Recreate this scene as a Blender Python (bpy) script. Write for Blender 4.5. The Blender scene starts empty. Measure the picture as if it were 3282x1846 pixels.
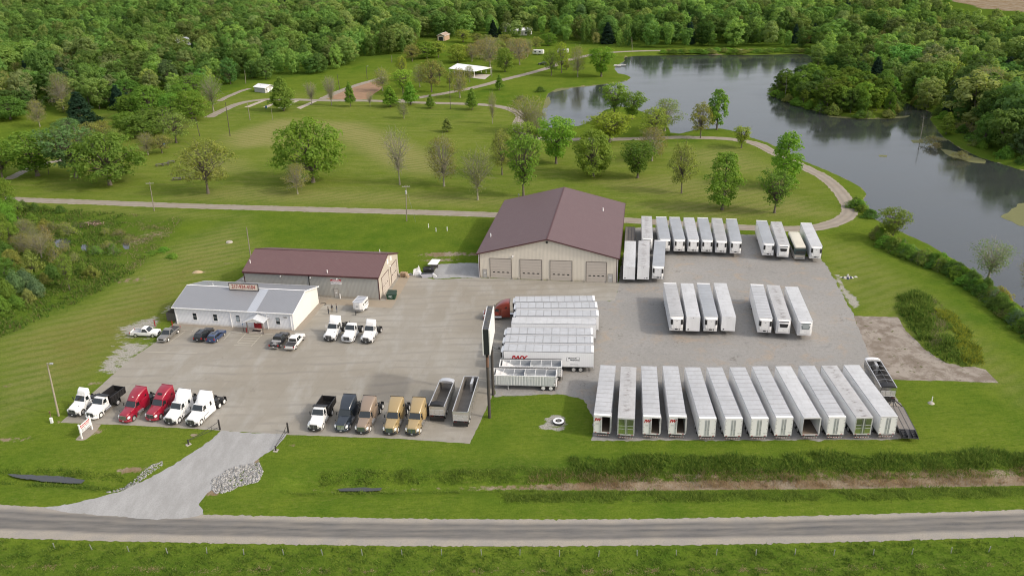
import bpy, math, random
import numpy as np
from mathutils import Vector, Matrix, Euler

# ------------------------------------------------------------------ camera
SC = bpy.context.scene
COL = SC.collection
PI = math.pi
R = math.radians
CW, CH = 3282.0, 1846.0                       # pixel frame the site was surveyed in
CF, CP, CR, CZ = 2673.98, 0.413912, -0.02618, 74.28
cam_d = bpy.data.cameras.new('camera')
cam = bpy.data.objects.new('camera', cam_d)
COL.objects.link(cam)
cam_d.sensor_fit = 'HORIZONTAL'
cam_d.sensor_width = 36.0
cam_d.lens = 36.0 * CF / CW
cam_d.clip_start = 1.0
cam_d.clip_end = 9000.0
cam.matrix_world = Matrix.Translation((0, 0, CZ)) @ Matrix.Rotation(PI / 2 - CP, 4, 'X') @ Matrix.Rotation(CR, 4, 'Z')
SC.camera = cam

# ------------------------------------------------------------------ light
SUN_EL, SUN_AZ = R(36.0), R(111.0)            # azimuth clockwise from +Y
world = bpy.data.worlds.new('World')
SC.world = world
world.use_nodes = True
wn = world.node_tree
wn.nodes.clear()
sky = wn.nodes.new('ShaderNodeTexSky')
sky.sky_type = 'NISHITA'
sky.sun_disc = False
sky.sun_elevation = SUN_EL
sky.sun_rotation = SUN_AZ
sky.air_density = 1.0
sky.dust_density = 7.0
sky.ozone_density = 1.0
bg = wn.nodes.new('ShaderNodeBackground')
bg.inputs['Strength'].default_value = 0.15
veil = wn.nodes.new('ShaderNodeMix')          # thin cloud over the blue
veil.data_type = 'RGBA'
veil.inputs[0].default_value = .5
veil.inputs[7].default_value = (4.3, 4.3, 4.4, 1)
wo = wn.nodes.new('ShaderNodeOutputWorld')
wn.links.new(sky.outputs[0], veil.inputs[6])
wn.links.new(veil.outputs[2], bg.inputs[0])
wn.links.new(bg.outputs[0], wo.inputs[0])
sd = bpy.data.lights.new('sun', 'SUN')
sd.energy = 1.25
sd.angle = R(2.5)
sd.color = (1.0, 0.945, 0.86)
sun = bpy.data.objects.new('sun', sd)
COL.objects.link(sun)
sdir = Vector((math.sin(SUN_AZ) * math.cos(SUN_EL), math.cos(SUN_AZ) * math.cos(SUN_EL), math.sin(SUN_EL)))
sun.rotation_euler = sdir.to_track_quat('Z', 'Y').to_euler()
SC.view_settings.view_transform = 'Standard'
SC.view_settings.look = 'None'
SC.view_settings.exposure = 0.66
SC.view_settings.gamma = 1.0
SC.cycles.pixel_filter_type = 'BLACKMAN_HARRIS'
SC.cycles.filter_width = 1.1
SC.cycles.sample_clamp_indirect = 4.0
SC.cycles.max_bounces = 6
SC.cycles.diffuse_bounces = 2
SC.cycles.glossy_bounces = 3
SC.cycles.transmission_bounces = 3
SC.cycles.caustics_reflective = False
SC.cycles.caustics_refractive = False

# ------------------------------------------------------------------ survey helpers
_cp, _sp, _cr, _sr = math.cos(CP), math.sin(CP), math.cos(CR), math.sin(CR)

def _ray(s):
 u, v = s[0] - CW / 2, s[1] - CH / 2
 u, v = _cr * u + _sr * v, -_sr * u + _cr * v
 return np.array([u, _cp * CF - v * _sp, -_sp * CF - v * _cp])

def U(s, z=0.0):                               # survey pixel -> point at height z
 d = _ray(s)
 t = (z - CZ) / d[2]
 return np.array([d[0] * t, d[1] * t, z])

def P(x, y, z=0.0):                            # the same for the half-size frame
 return U((x * 1.27407, y * 1.27407), z)

def hgt(base, top):                            # height of a vertical thing from its foot and tip
 B = U(base)
 d = _ray(top)
 t = (B[0] * d[0] + B[1] * d[1]) / (d[0] ** 2 + d[1] ** 2)
 return CZ + d[2] * t

def zm(ox, oy, sc):
 return lambda x, y: (ox + x / sc, oy + y / sc)

q5, q6, q7, q8 = zm(0, 1150, 2.082), zm(0, 0, 2.337), zm(1000, 0, 2.1467), zm(2100, 0, 2.1794)
q1, q2, q3, q4 = zm(0, 750, 2.337), zm(800, 750, 2.337), zm(1500, 550, 2.1467), zm(1800, 1050, 2.1467)
qk, qw, qh = zm(2600, 850, 3.22), zm(0, 600, 2.899), zm(1980, 680, 6.3)
qt, ql, qd, qe = zm(580, 1320, 6.44), zm(1270, 780, 7.245), zm(1000, 930, 7.627), zm(400, 1000, 4.293)
qp, qs, qb = zm(1290, 40, 3.0306), zm(640, 180, 3.68), zm(2680, 640, 3.1495)
qr, qn = zm(220, 1320, 12.88), zm(0, 0, 1 / 1.27407)

# ------------------------------------------------------------------ materials
MATS = {}

class NT:
 def __init__(self, name):
  self.m = bpy.data.materials.new(name)
  self.m.use_nodes = True
  self.t = self.m.node_tree
  self.t.nodes.clear()
  self.out = self.t.nodes.new('ShaderNodeOutputMaterial')

 def n(self, typ, **kw):
  nd = self.t.nodes.new(typ)
  for k, v in kw.items():
   if k.startswith('_'):
    setattr(nd, k[1:], v)
  return nd

 def l(self, a, b):
  self.t.links.new(a, b)

 def noise(self, vec, scale, detail=4, rough=.55, dist=0.0):
  nd = self.n('ShaderNodeTexNoise')
  nd.inputs['Scale'].default_value = scale
  nd.inputs['Detail'].default_value = detail
  nd.inputs['Roughness'].default_value = rough
  nd.inputs['Distortion'].default_value = dist
  self.l(vec, nd.inputs['Vector'])
  return nd.outputs['Fac']

 def ramp(self, fac, stops, interp='LINEAR'):
  nd = self.n('ShaderNodeValToRGB')
  cr = nd.color_ramp
  cr.interpolation = interp
  while len(cr.elements) < len(stops):
   cr.elements.new(0.5)
  for e, (p, c) in zip(cr.elements, stops):
   e.position = p
   e.color = (c, c, c, 1) if isinstance(c, (int, float)) else (*c, 1)
  self.l(fac, nd.inputs[0])
  return nd.outputs['Color']

 def mix(self, fac, a, b, mode='MIX'):
  nd = self.n('ShaderNodeMix')
  nd.data_type = 'RGBA'
  nd.blend_type = mode
  for s, i in ((fac, 0), (a, 6), (b, 7)):
   if isinstance(s, (int, float)):
    nd.inputs[i].default_value = s if i == 0 else (s, s, s, 1)
   elif isinstance(s, tuple):
    nd.inputs[i].default_value = (*s, 1)
   else:
    self.l(s, nd.inputs[i])
  return nd.outputs[2]

 def math(self, op, a, b=0.0, clamp=False):
  nd = self.n('ShaderNodeMath')
  nd.operation = op
  nd.use_clamp = clamp
  for s, i in ((a, 0), (b, 1)):
   if isinstance(s, (int, float)):
    nd.inputs[i].default_value = s
   else:
    self.l(s, nd.inputs[i])
  return nd.outputs[0]

 def map(self, vec, scale=(1, 1, 1), rot=(0, 0, 0), loc=(0, 0, 0)):
  nd = self.n('ShaderNodeMapping')
  nd.inputs['Scale'].default_value = scale
  nd.inputs['Rotation'].default_value = rot
  nd.inputs['Location'].default_value = loc
  self.l(vec, nd.inputs['Vector'])
  return nd.outputs[0]

 def pos(self):
  return self.n('ShaderNodeNewGeometry').outputs['Position']

 def obj(self):
  return self.n('ShaderNodeTexCoord').outputs['Object']

 def bump(self, h, strength=.3, dist=.1):
  nd = self.n('ShaderNodeBump')
  nd.inputs['Strength'].default_value = strength
  nd.inputs['Distance'].default_value = dist
  self.l(h, nd.inputs['Height'])
  return nd.outputs[0]

 def bsdf(self, col, rough=.6, metal=0.0, normal=None, spec=.5, coat=0.0):
  b = self.n('ShaderNodeBsdfPrincipled')
  for v, k in ((col, 'Base Color'), (rough, 'Roughness'), (metal, 'Metallic')):
   if isinstance(v, (int, float)):
    b.inputs[k].default_value = v
   elif isinstance(v, tuple):
    b.inputs[k].default_value = (*v, 1)
   else:
    self.l(v, b.inputs[k])
  b.inputs['Specular IOR Level'].default_value = spec
  if coat:
   b.inputs['Coat Weight'].default_value = coat
   b.inputs['Coat Roughness'].default_value = .08
  if normal is not None:
   self.l(normal, b.inputs['Normal'])
  self.l(b.outputs[0], self.out.inputs[0])
  return b

def M(name, col, rough=.55, metal=0.0, var=.12, scale=1.3, coat=0.0, spec=.5, dirt=None):
 """plain surface with a little uneven wear in its colour"""
 if name in MATS:
  return MATS[name]
 t = NT(name)
 o = t.obj()
 n = t.noise(o, scale, 5, .6)
 c = t.mix(n, tuple(x * (1 - var) for x in col), tuple(min(1, x * (1 + var)) for x in col))
 if dirt:
  n2 = t.noise(t.map(o, (1, 1, .35)), scale * .8, 6, .65)
  c = t.mix(t.ramp(n2, [(.48, 0.0), (.75, dirt[1])]), c, dirt[0])
 t.bsdf(c, rough, metal, spec=spec, coat=coat)
 MATS[name] = t.m
 return t.m

# ------------------------------------------------------------------ mesh helpers
class MB:
 """collects simple shapes into one mesh"""

 def __init__(self):
  self.v, self.f, self.mi = [], [], []

 def add(self, vs, fs, mi=0):
  b = len(self.v)
  self.v += [tuple(map(float, p)) for p in vs]
  for f in fs:
   self.f.append(tuple(b + i for i in f))
   self.mi.append(mi)
  return self

 def box(self, x0, x1, y0, y1, z0, z1, mi=0):
  vs = [(x0, y0, z0), (x1, y0, z0), (x1, y1, z0), (x0, y1, z0), (x0, y0, z1), (x1, y0, z1), (x1, y1, z1), (x0, y1, z1)]
  return self.add(vs, [(3, 2, 1, 0), (4, 5, 6, 7), (0, 1, 5, 4), (1, 2, 6, 5), (2, 3, 7, 6), (3, 0, 4, 7)], mi)

 def hexa(self, a, b, mi=0):
  """two matching quads (bottom a, top b)"""
  return self.add(list(a) + list(b), [(3, 2, 1, 0), (4, 5, 6, 7), (0, 1, 5, 4), (1, 2, 6, 5), (2, 3, 7, 6), (3, 0, 4, 7)], mi)

 def prof(self, pts, mi=0):
  """side profile: (y, z, halfwidth) going round; the two sides and the skin between"""
  n = len(pts)
  vs = [(-w, y, z) for y, z, w in pts] + [(w, y, z) for y, z, w in pts]
  fs = [tuple(range(n)), tuple(range(2 * n - 1, n - 1, -1))]
  fs += [(i, n + i, n + (i + 1) % n, (i + 1) % n) for i in range(n)]
  return self.add(vs, fs, mi)

 def prism(self, poly, z0, z1, mi=0):
  n = len(poly)
  vs = [(x, y, z0) for x, y in poly] + [(x, y, z1) for x, y in poly]
  return self.add(vs, [tuple(range(n - 1, -1, -1)), tuple(range(n, 2 * n))] + [(i, (i + 1) % n, n + (i + 1) % n, n + i) for i in range(n)], mi)

 def tube(self, pts, rad, n=8, mi=0, cap=True):
  pts = [Vector(p) for p in pts]
  rad = rad if isinstance(rad, (list, tuple)) else [rad] * len(pts)
  vs, fs = [], []
  for i, p in enumerate(pts):
   d = (pts[min(i + 1, len(pts) - 1)] - pts[max(i - 1, 0)]).normalized()
   a = d.orthogonal().normalized() if abs(d.z) < .99 else Vector((1, 0, 0))
   if abs(d.z) < .99:
    a = d.cross(Vector((0, 0, 1))).normalized()
   b = d.cross(a)
   for k in range(n):
    t = 2 * PI * k / n
    vs.append(p + (a * math.cos(t) + b * math.sin(t)) * rad[i])
  for i in range(len(pts) - 1):
   for k in range(n):
    fs.append((i * n + k, i * n + (k + 1) % n, (i + 1) * n + (k + 1) % n, (i + 1) * n + k))
  if cap:
   fs += [tuple(range(n - 1, -1, -1)), tuple(range((len(pts) - 1) * n, len(pts) * n))]
  return self.add(vs, fs, mi)

 def loft(self, rings, mi=0, cap=True):
  n = len(rings[0])
  vs = [p for r in rings for p in r]
  fs = []
  for i in range(len(rings) - 1):
   for k in range(n):
    fs.append((i * n + k, i * n + (k + 1) % n, (i + 1) * n + (k + 1) % n, (i + 1) * n + k))
  if cap:
   fs += [tuple(range(n - 1, -1, -1)), tuple(range((len(rings) - 1) * n, len(rings) * n))]
  return self.add(vs, fs, mi)

 def build(self, name, mats, parent=None, smooth=None, bevel=0.0):
  me = bpy.data.meshes.new(name)
  me.from_pydata(self.v, [], self.f)
  mats = mats if isinstance(mats, (list, tuple)) else [mats]
  for m in mats:
   me.materials.append(m)
  if len(mats) > 1:
   me.polygons.foreach_set('material_index', self.mi)
  me.update()
  import bmesh
  bm = bmesh.new()
  bm.from_mesh(me)
  if bevel:
   bmesh.ops.bevel(bm, geom=[e for e in bm.edges if len(e.link_faces) == 2 and e.calc_face_angle(0) > .6],
        offset=bevel, segments=2, affect='EDGES', profile=.6, clamp_overlap=True)
  bmesh.ops.recalc_face_normals(bm, faces=bm.faces)
  bm.to_mesh(me)
  bm.free()
  if smooth:
   me.polygons.foreach_set('use_smooth', [True] * len(me.polygons))
   me.set_sharp_from_angle(angle=R(smooth))
  o = bpy.data.objects.new(name, me)
  COL.objects.link(o)
  if parent:
   o.parent = parent
  return o

def rrect(y, x, z0, z1, r, n=3, xt=None, cx=0.0):
 """rounded cross-section ring at y; xt = half-width at the top"""
 xt = x if xt is None else xt
 pts = []
 for (sx, zc, a0, w) in ((1, z0 + r, -90, x), (1, z1 - r, 0, xt), (-1, z1 - r, 90, xt), (-1, z0 + r, 180, x)):
  for k in range(n + 1):
   a = R(a0 + 90 * k / n)
   pts.append((cx + sx * (w - r) + r * math.cos(a), y, zc + r * math.sin(a)))
 return pts

def tag(o, label=None, cat=None, group=None, kind=None):
 for k, v in (('label', label), ('category', cat), ('group', group), ('kind', kind)):
  if v:
   o[k] = v
 return o

def empty(name, loc=(0, 0, 0), rz=0.0):
 o = bpy.data.objects.new(name, None)
 COL.objects.link(o)
 o.empty_display_size = .5
 o.location = loc
 o.rotation_euler = (0, 0, rz)
 return o

KIDS = {}

def copy_tree(o, parent=None):
 c = o.copy()
 COL.objects.link(c)
 if parent:
  c.parent = parent
 for ch in o.children:
  copy_tree(ch, c)
 return c

def npmesh(name, verts, faces, mats, midx=None, smooth=False):
 """fast mesh from numpy arrays; faces (n,k)"""
 me = bpy.data.meshes.new(name)
 nv, (nf, k) = len(verts), faces.shape
 me.vertices.add(nv)
 me.vertices.foreach_set('co', np.ascontiguousarray(verts, dtype=np.float32).ravel())
 me.loops.add(nf * k)
 me.loops.foreach_set('vertex_index', np.ascontiguousarray(faces, dtype=np.int32).ravel())
 me.polygons.add(nf)
 me.polygons.foreach_set('loop_start', np.arange(0, nf * k, k, dtype=np.int32))
 me.polygons.foreach_set('loop_total', np.full(nf, k, dtype=np.int32))
 for m in (mats if isinstance(mats, (list, tuple)) else [mats]):
  me.materials.append(m)
 if midx is not None:
  me.polygons.foreach_set('material_index', np.ascontiguousarray(midx, dtype=np.int32))
 if smooth:
  me.polygons.foreach_set('use_smooth', np.ones(nf, dtype=bool))
 me.update(calc_edges=True)
 me.validate()
 return me

def add_text(name, body, size, mat, parent, loc, rot, bold=0.0, thick=.01, sx=1.0, shear=0.0):
 cu = bpy.data.curves.new('lettering_curve', 'FONT')
 cu.body = body
 cu.size = size
 cu.offset = bold
 cu.extrude = thick
 cu.shear = shear
 cu.align_x, cu.align_y = 'CENTER', 'CENTER'
 cu.resolution_u = 3
 tmp = bpy.data.objects.new('lettering_tmp', cu)
 COL.objects.link(tmp)
 dg = bpy.context.evaluated_depsgraph_get()
 me = bpy.data.meshes.new_from_object(tmp.evaluated_get(dg))
 bpy.data.objects.remove(tmp)
 bpy.data.curves.remove(cu)
 me.materials.clear()
 me.materials.append(mat)
 o = bpy.data.objects.new(name, me)
 COL.objects.link(o)
 o.parent = parent
 o.location = loc
 o.rotation_euler = rot
 o.scale = (sx, 1, 1)
 return o

def in_poly(px, py, poly):
 poly = np.asarray(poly)[:, :2]
 ins = np.zeros(px.shape, bool)
 n = len(poly)
 j = n - 1
 for i in range(n):
  xi, yi = poly[i]
  xj, yj = poly[j]
  c = ((yi > py) != (yj > py)) & (px < (xj - xi) * (py - yi) / (yj - yi + 1e-12) + xi)
  ins ^= c
  j = i
 return ins

def line_dist(px, py, pts, closed=False):
 pts = np.asarray(pts)[:, :2]
 d = np.full(px.shape, 1e9)
 n = len(pts)
 for i in range(n if closed else n - 1):
  a, b = pts[i], pts[(i + 1) % n]
  e = b - a
  t = np.clip(((px - a[0]) * e[0] + (py - a[1]) * e[1]) / (e @ e + 1e-12), 0, 1)
  d = np.minimum(d, np.hypot(px - a[0] - t * e[0], py - a[1] - t * e[1]))
 return d

def sdist(px, py, poly):                       # positive inside
 return np.where(in_poly(px, py, poly), 1, -1) * line_dist(px, py, poly, True)

def sstep(a, b, x):
 t = np.clip((x - a) / (b - a), 0, 1)
 return t * t * (3 - 2 * t)

def pxs(f, pts, z=0.0):
 return np.array([U(f(*p), z) for p in pts])

def smooth_line(pts, n=8):
 """Catmull-Rom through points"""
 p = np.asarray(pts, float)
 q = np.vstack([2 * p[0] - p[1], p, 2 * p[-1] - p[-2]])
 out = []
 for i in range(1, len(q) - 2):
  for k in range(n):
   t = k / n
   a, b, c, d = q[i - 1], q[i], q[i + 1], q[i + 2]
   out.append(.5 * (2 * b + (c - a) * t + (2 * a - 5 * b + 4 * c - d) * t ** 2 + (3 * b - a - 3 * c + d) * t ** 3))
 out.append(p[-1])
 return np.array(out)

RNG = np.random.default_rng(11)
random.seed(7)
# ------------------------------------------------------------------ the ground
LZ = -0.7
lake_a = np.vstack([pxs(qn, [(1365, 278), (1372, 252), (1380, 236), (1402, 224), (1450, 219), (1505, 214), (1548, 209), (1578, 204), (1588, 196), (1578, 190), (1556, 186), (1546, 174), (1552, 165), (1572, 154), (1560, 147), (1600, 143), (1700, 141), (1850, 139), (1960, 138), (2048, 137), (2052, 150), (2022, 172), (2045, 190)], LZ),
     pxs(q8, [(1260, 560), (1500, 600), (1690, 690), (1850, 762), (1945, 790), (1915, 830), (2000, 950), (2130, 1040), (2280, 1105), (2430, 1150), (2576, 1195)], LZ),
     np.array([[215, 262, LZ], [240, 215, LZ], [215, 150, LZ]]),
     pxs(qn, [(2600, 795), (2540, 748), (2440, 676), (2330, 612), (2240, 572), (2195, 548), (2176, 520)], LZ),
     pxs(q8, [(1460, 1449), (1452, 1400), (1478, 1360), (1442, 1312), (1332, 1252), (1200, 1192), (1050, 1132), (880, 1050), (800, 1003), (680, 966), (545, 916), (450, 900), (290, 906), (170, 936), (100, 930)], LZ),
     pxs(q7, [(2470, 915), (2440, 850), (2330, 790), (2200, 745), (2100, 735), (2010, 760), (1965, 800), (1900, 845), (1822, 872), (1640, 880), (1560, 925), (1545, 900), (1590, 860), (1580, 800)], LZ)])
island = np.vstack([pxs(q8, [(785, 656), (850, 646), (960, 600), (1120, 560), (1300, 570), (1500, 610), (1640, 665), (1690, 720), (1700, 775), (1650, 826), (1450, 832), (1200, 802), (1000, 742), (880, 692)], LZ)])
ditch_r = np.array([P(*p, -.6) for p in [(548, 1232), (640, 1228), (800, 1226), (1000, 1223), (1300, 1219), (1600, 1217), (2100, 1213), (2576, 1204), (2900, 1195)]])
ditch_l = np.array([P(*p, -.5) for p in [(-300, 1192), (0, 1197), (120, 1203), (215, 1207), (300, 1216)]])
pond_l = np.array([P(*p, -.4) for p in [(200, 565), (215, 598), (250, 612), (275, 605), (262, 585), (240, 574)]])

def pn(x, y, s=1.0):                            # cheap smooth noise, about -1..1
 x, y = x / s, y / s
 return (np.sin(x * 1.1 + 1.7 * np.sin(y * .7 + .4)) * np.sin(y * 1.3 + 1.2 * np.sin(x * .9)) + .6 * np.sin(x * 2.7 + y * 1.1 + 1.3 * np.sin(y * 2.1)) * np.sin(y * 2.3 - x * .6)) / 1.3

def ground_z(x, y):
 s = np.minimum(sdist(x, y, lake_a), -sdist(x, y, island))
 z = -.95 * sstep(-2.6, 1.2, s) - 1.6 * sstep(1.0, 8, s)
 d = line_dist(x, y, ditch_r)
 side = .5 * (1 - sstep(-44, -36, x))
 z = z - 1.15 * np.exp(-(d / 2.3) ** 2) * sstep(-36, -31, x)
 d = line_dist(x, y, ditch_l)
 z = z - .95 * np.exp(-(d / 2.2) ** 2) * (1 - sstep(-50, -46, x))
 m = sdist(x, y, mound)
 z = z + 1.1 * sstep(-.5, 4.5, m)
 return z

mound = pxs(qk, [(905, 290), (1010, 250), (1150, 270), (1330, 400), (1500, 560), (1640, 700), (1740, 900), (1760, 1030), (1600, 1040), (1370, 985), (1190, 860), (1090, 720), (960, 560), (880, 450)])

xs = np.unique(np.concatenate([np.linspace(-3000, -700, 12), np.linspace(-700, -150, 56), np.linspace(-150, -82, 40), np.linspace(-82, 84, 240), np.linspace(84, 290, 150), np.linspace(290, 700, 42), np.linspace(700, 3000, 12)]))
ys = np.unique(np.concatenate([np.linspace(-300, 55, 8), np.linspace(55, 76, 12), np.linspace(76, 118, 110), np.linspace(118, 260, 130), np.linspace(260, 490, 110), np.linspace(490, 1200, 60), np.linspace(1200, 4500, 20)]))
GX, GY = np.meshgrid(xs, ys)
gx, gy = GX.ravel(), GY.ravel()
gz = ground_z(gx, gy)
gz = gz + .05 * np.sin(gx * .21 + 1.3) * np.sin(gy * .17) * sstep(-2, -6, np.minimum(sdist(gx, gy, lake_a), 5)) * 0
nx, ny = len(xs), len(ys)
ii = (np.arange(ny - 1)[:, None] * nx + np.arange(nx - 1)[None, :]).ravel()
gf = np.stack([ii, ii + 1, ii + 1 + nx, ii + nx], 1)

# zones: R dry straw, G bare earth, B lush dark growth, A mown stripes
zr, zg, zb, za, zv, zs_ = (np.zeros_like(gx) for _ in range(6))

def zone(arr, poly, feather, amt=1.0):
 s = sdist(gx, gy, poly)
 np.maximum(arr, amt * sstep(-feather, feather, s), out=arr)

def spot(arr, c, rx, ry, amt=1.0, rot=0.0):
 dx, dy = gx - c[0], gy - c[1]
 u, v = dx * math.cos(rot) + dy * math.sin(rot), -dx * math.sin(rot) + dy * math.cos(rot)
 np.maximum(arr, amt * np.exp(-((u / rx) ** 2 + (v / ry) ** 2)), out=arr)

# mown park with stripes
zone(za, np.array([P(*p) for p in [(0, 495), (0, 420), (250, 270), (700, 230), (1150, 240), (1350, 300), (1400, 350), (1900, 365), (2100, 480), (2130, 555), (1600, 560), (700, 520)]]), 8)
# straw coloured swathes
for poly, a in [([(570, 340), (700, 300), (900, 310), (1050, 370), (1080, 430), (980, 420), (850, 345), (720, 345), (600, 365)], .95),
    ([(560, 355), (700, 330), (720, 365), (600, 372)], 1.0),
    ([(900, 330), (1000, 350), (1120, 400), (1100, 440), (1000, 430)], .8),
    ([(420, 500), (600, 470), (1000, 485), (1280, 500), (1260, 515), (700, 508)], .55),
    ([(1600, 520), (1750, 505), (2000, 500), (2080, 540), (1800, 548)], .6),
    ([(1500, 460), (1700, 440), (1950, 480), (2000, 510), (1700, 500)], .5),
    ([(1700, 380), (1850, 370), (1950, 430), (1800, 440)], .45),
    ([(480, 420), (600, 400), (640, 430), (500, 445)], .5),
    ([(100, 515), (430, 530), (620, 545), (400, 548), (120, 528)], .5)]:
 zone(zr, np.array([P(*p) for p in poly]), 6, a)
# lawns round the yard: yellower to the left
zone(zr, np.array([P(*p) for p in [(0, 850), (250, 760), (440, 620), (600, 560), (640, 640), (430, 760), (330, 840), (200, 960), (0, 1060)]]), 8, .55)
zone(zv, np.array([P(*p) for p in [(60, 860), (300, 770), (420, 700), (500, 650), (420, 770), (330, 830), (260, 900), (160, 960)]]), 6, .8)
zone(zr, np.array([P(*p) for p in [(2100, 720), (2200, 800), (2480, 950), (2576, 1020), (2576, 960), (2400, 780), (2150, 620), (2060, 600)]]), 4, .3)
# bare and gravelly spots at the edges
for poly in ([(850, 740), (900, 690), (1050, 640), (1180, 605), (1290, 495), (1300, 560), (1210, 640), (1210, 780), (1000, 792), (920, 770)],
    [(690, 1035), (800, 900), (860, 840), (960, 800), (1190, 800), (1090, 880), (970, 1000), (850, 1065), (740, 1050)], [(880, 690), (850, 740), (830, 850), (900, 830), (950, 780)]):
 zone(zs_, pxs(q1, poly), 2.6, .66)
for poly in ([(1350, 1080), (1372, 1050), (1400, 1039), (1426, 1046), (1426, 1072), (1410, 1087), (1380, 1084)], [(2098, 690), (2112, 690), (2128, 725), (2152, 745), (2168, 765), (2150, 777), (2133, 764), (2112, 730)]):
 zone(zs_, np.array([P(*p) for p in poly]), .9, .72)
for c, rx, ry, a in [((240, 965), 4, 1.2, .5), ((20, 968), 1.5, .8, .8), ((500, 685), 2.0, .8, .9), ((1120, 640), 8, 2, .75), ((1105, 655), 6, 1.5, .7), ((1180, 640), 6, 1.8, .6),
      ((160, 1060), 3, .7, .6),
      ((30, 1105), 5, .9, .6), ((490, 1093), .9, .6, .8), ((735, 1120), .7, .5, .7), ((120, 528), 2, .6, .5), ((230, 1085), 2.4, 1.6, .75), ((240, 1066), 2, 1, .7),
      ((330, 1180), 3.5, 1.0, .7), ((640, 1160), 1.6, .8, .6), ((530, 1235), 2.2, 1.4, .8), ((2420, 945), 3, .6, .5), ((2400, 870), 2, .5, .4), ((575, 663), 2.6, .7, .5), ((690, 640), 2, .6, .4), ((1145, 565), 1.5, .5, .6)]:
 spot(zg, P(*c), rx, ry, a)
spot(zg, P(225, 565), 6, 2.2, .9)
spot(zg, P(330, 605), 9, 5, .55)
spot(zg, P(390, 590), 7, 4, .5)
spot(zg, P(330, 705), 8, 3, .5)
# ditch floor is brown and reedy, more to the right
dd = line_dist(gx, gy, ditch_r)
zg = np.maximum(zg, .95 * np.exp(-(dd / (.75 + .5 * sstep(-5, 18, gx))) ** 4) * (.35 * sstep(-34, -30, gx) + .25 * sstep(-12, 0, gx) + .4 * sstep(0, 18, gx)))
dist_up = dd * np.sign(gy - np.interp(gx, ditch_r[:, 0], ditch_r[:, 1]))
zg = np.maximum(zg, .52 * np.exp(-((dist_up - 1.5) / 1.1) ** 2) * sstep(2, 14, gx))
zb = np.maximum(zb, .9 * np.exp(-((dist_up - 3.8) / 2.0) ** 2) * sstep(-30, 5, gx))
zb = np.maximum(zb, .6 * np.exp(-((dist_up + 3.2) / 1.8) ** 2) * sstep(-4, 12, gx))
# rough verge across the road, wet ground left, mound and banks
zone(zb, np.array([P(*p) for p in [(-100, 1380), (600, 1395), (1300, 1400), (2000, 1395), (2700, 1375), (2700, 1600), (-100, 1600)]]), 1.5, .55)
wet = np.array([P(*p) for p in [(0, 530), (200, 530), (470, 548), (430, 590), (330, 690), (180, 770), (0, 850), (-300, 900), (-300, 530)]])
zone(zb, wet, 4, .75)
zone(zb, mound, 1.5, .5)
sl = np.minimum(sdist(gx, gy, lake_a), -sdist(gx, gy, island))
zb = np.maximum(zb, .7 * np.exp(-((sl + 1.2) / 1.5) ** 2))
zg = np.maximum(zg, .7 * np.exp(-((sl - .3) / .7) ** 2))
wood_l = np.vstack([np.array([P(*p) for p in [(-60, 330), (70, 275), (180, 292), (330, 285)]]), pxs(q6, [(960, 760), (1560, 735), (1650, 690), (1850, 632), (2050, 598), (2400, 550), (2571, 505)]), pxs(q7, [(250, 452), (420, 402), (600, 392), (740, 300), (800, 272), (950, 276), (1100, 250), (1300, 262), (1600, 262), (1800, 300), (2000, 330)]), np.array([P(1700, 121), P(1900, 122), P(2052, 121), [560, 700, 0], [900, 1400, 0], [-900, 1600, 0], [-900, 420, 0]])])
wood_r = np.vstack([pxs(qn, [(2056, 124), (2060, 152), (2032, 175)]), pxs(q8, [(1150, 515), (1300, 530), (1520, 585), (1700, 670), (1860, 745), (1960, 780), (2060, 850), (2170, 940), (2330, 1060), (2480, 1110), (2640, 1160)]), np.array([[330, 250, 0], [600, 420, 0], [700, 720, 0]])])
zone(zb, wood_l, 3, 1.0)
zone(zb, wood_r, 3, 1.0)
field = np.array([P(*p) for p in [(2392, 1), (2470, 22), (2600, 33), (2900, 40), (2900, -20), (2380, -20)]])
zone(zg, field, 3, 1.0)

t = NT('grass_ground')
p = t.pos()
at = t.n('ShaderNodeAttribute')
at.attribute_name = 'zone'
sep = t.n('ShaderNodeSeparateColor')
t.l(at.outputs['Color'], sep.inputs[0])
ZR, ZG, ZB, ZA = sep.outputs[0], sep.outputs[1], sep.outputs[2], at.outputs['Alpha']
at2 = t.n('ShaderNodeAttribute')
at2.attribute_name = 'brownish'
nL = t.noise(p, .022, 3, .5)
nM = t.noise(p, .16, 5, .6)
nS = t.noise(p, .9, 5, .65)
nF = t.noise(p, 3.6, 3, .6)
nX = t.noise(t.map(p, (.25, 1.3, 1), (0, 0, R(-9))), 1.1, 5, .65)
c = t.mix(t.ramp(nM, [(.34, 0.0), (.68, 1.0)]), (.068, .130, .013), (.124, .180, .020))
c = t.mix(t.ramp(nL, [(.35, 0.0), (.65, .6)]), c, (.158, .196, .027))
c = t.mix(t.ramp(nX, [(.45, 0.0), (.78, .55)]), c, (.052, .100, .010))
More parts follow.
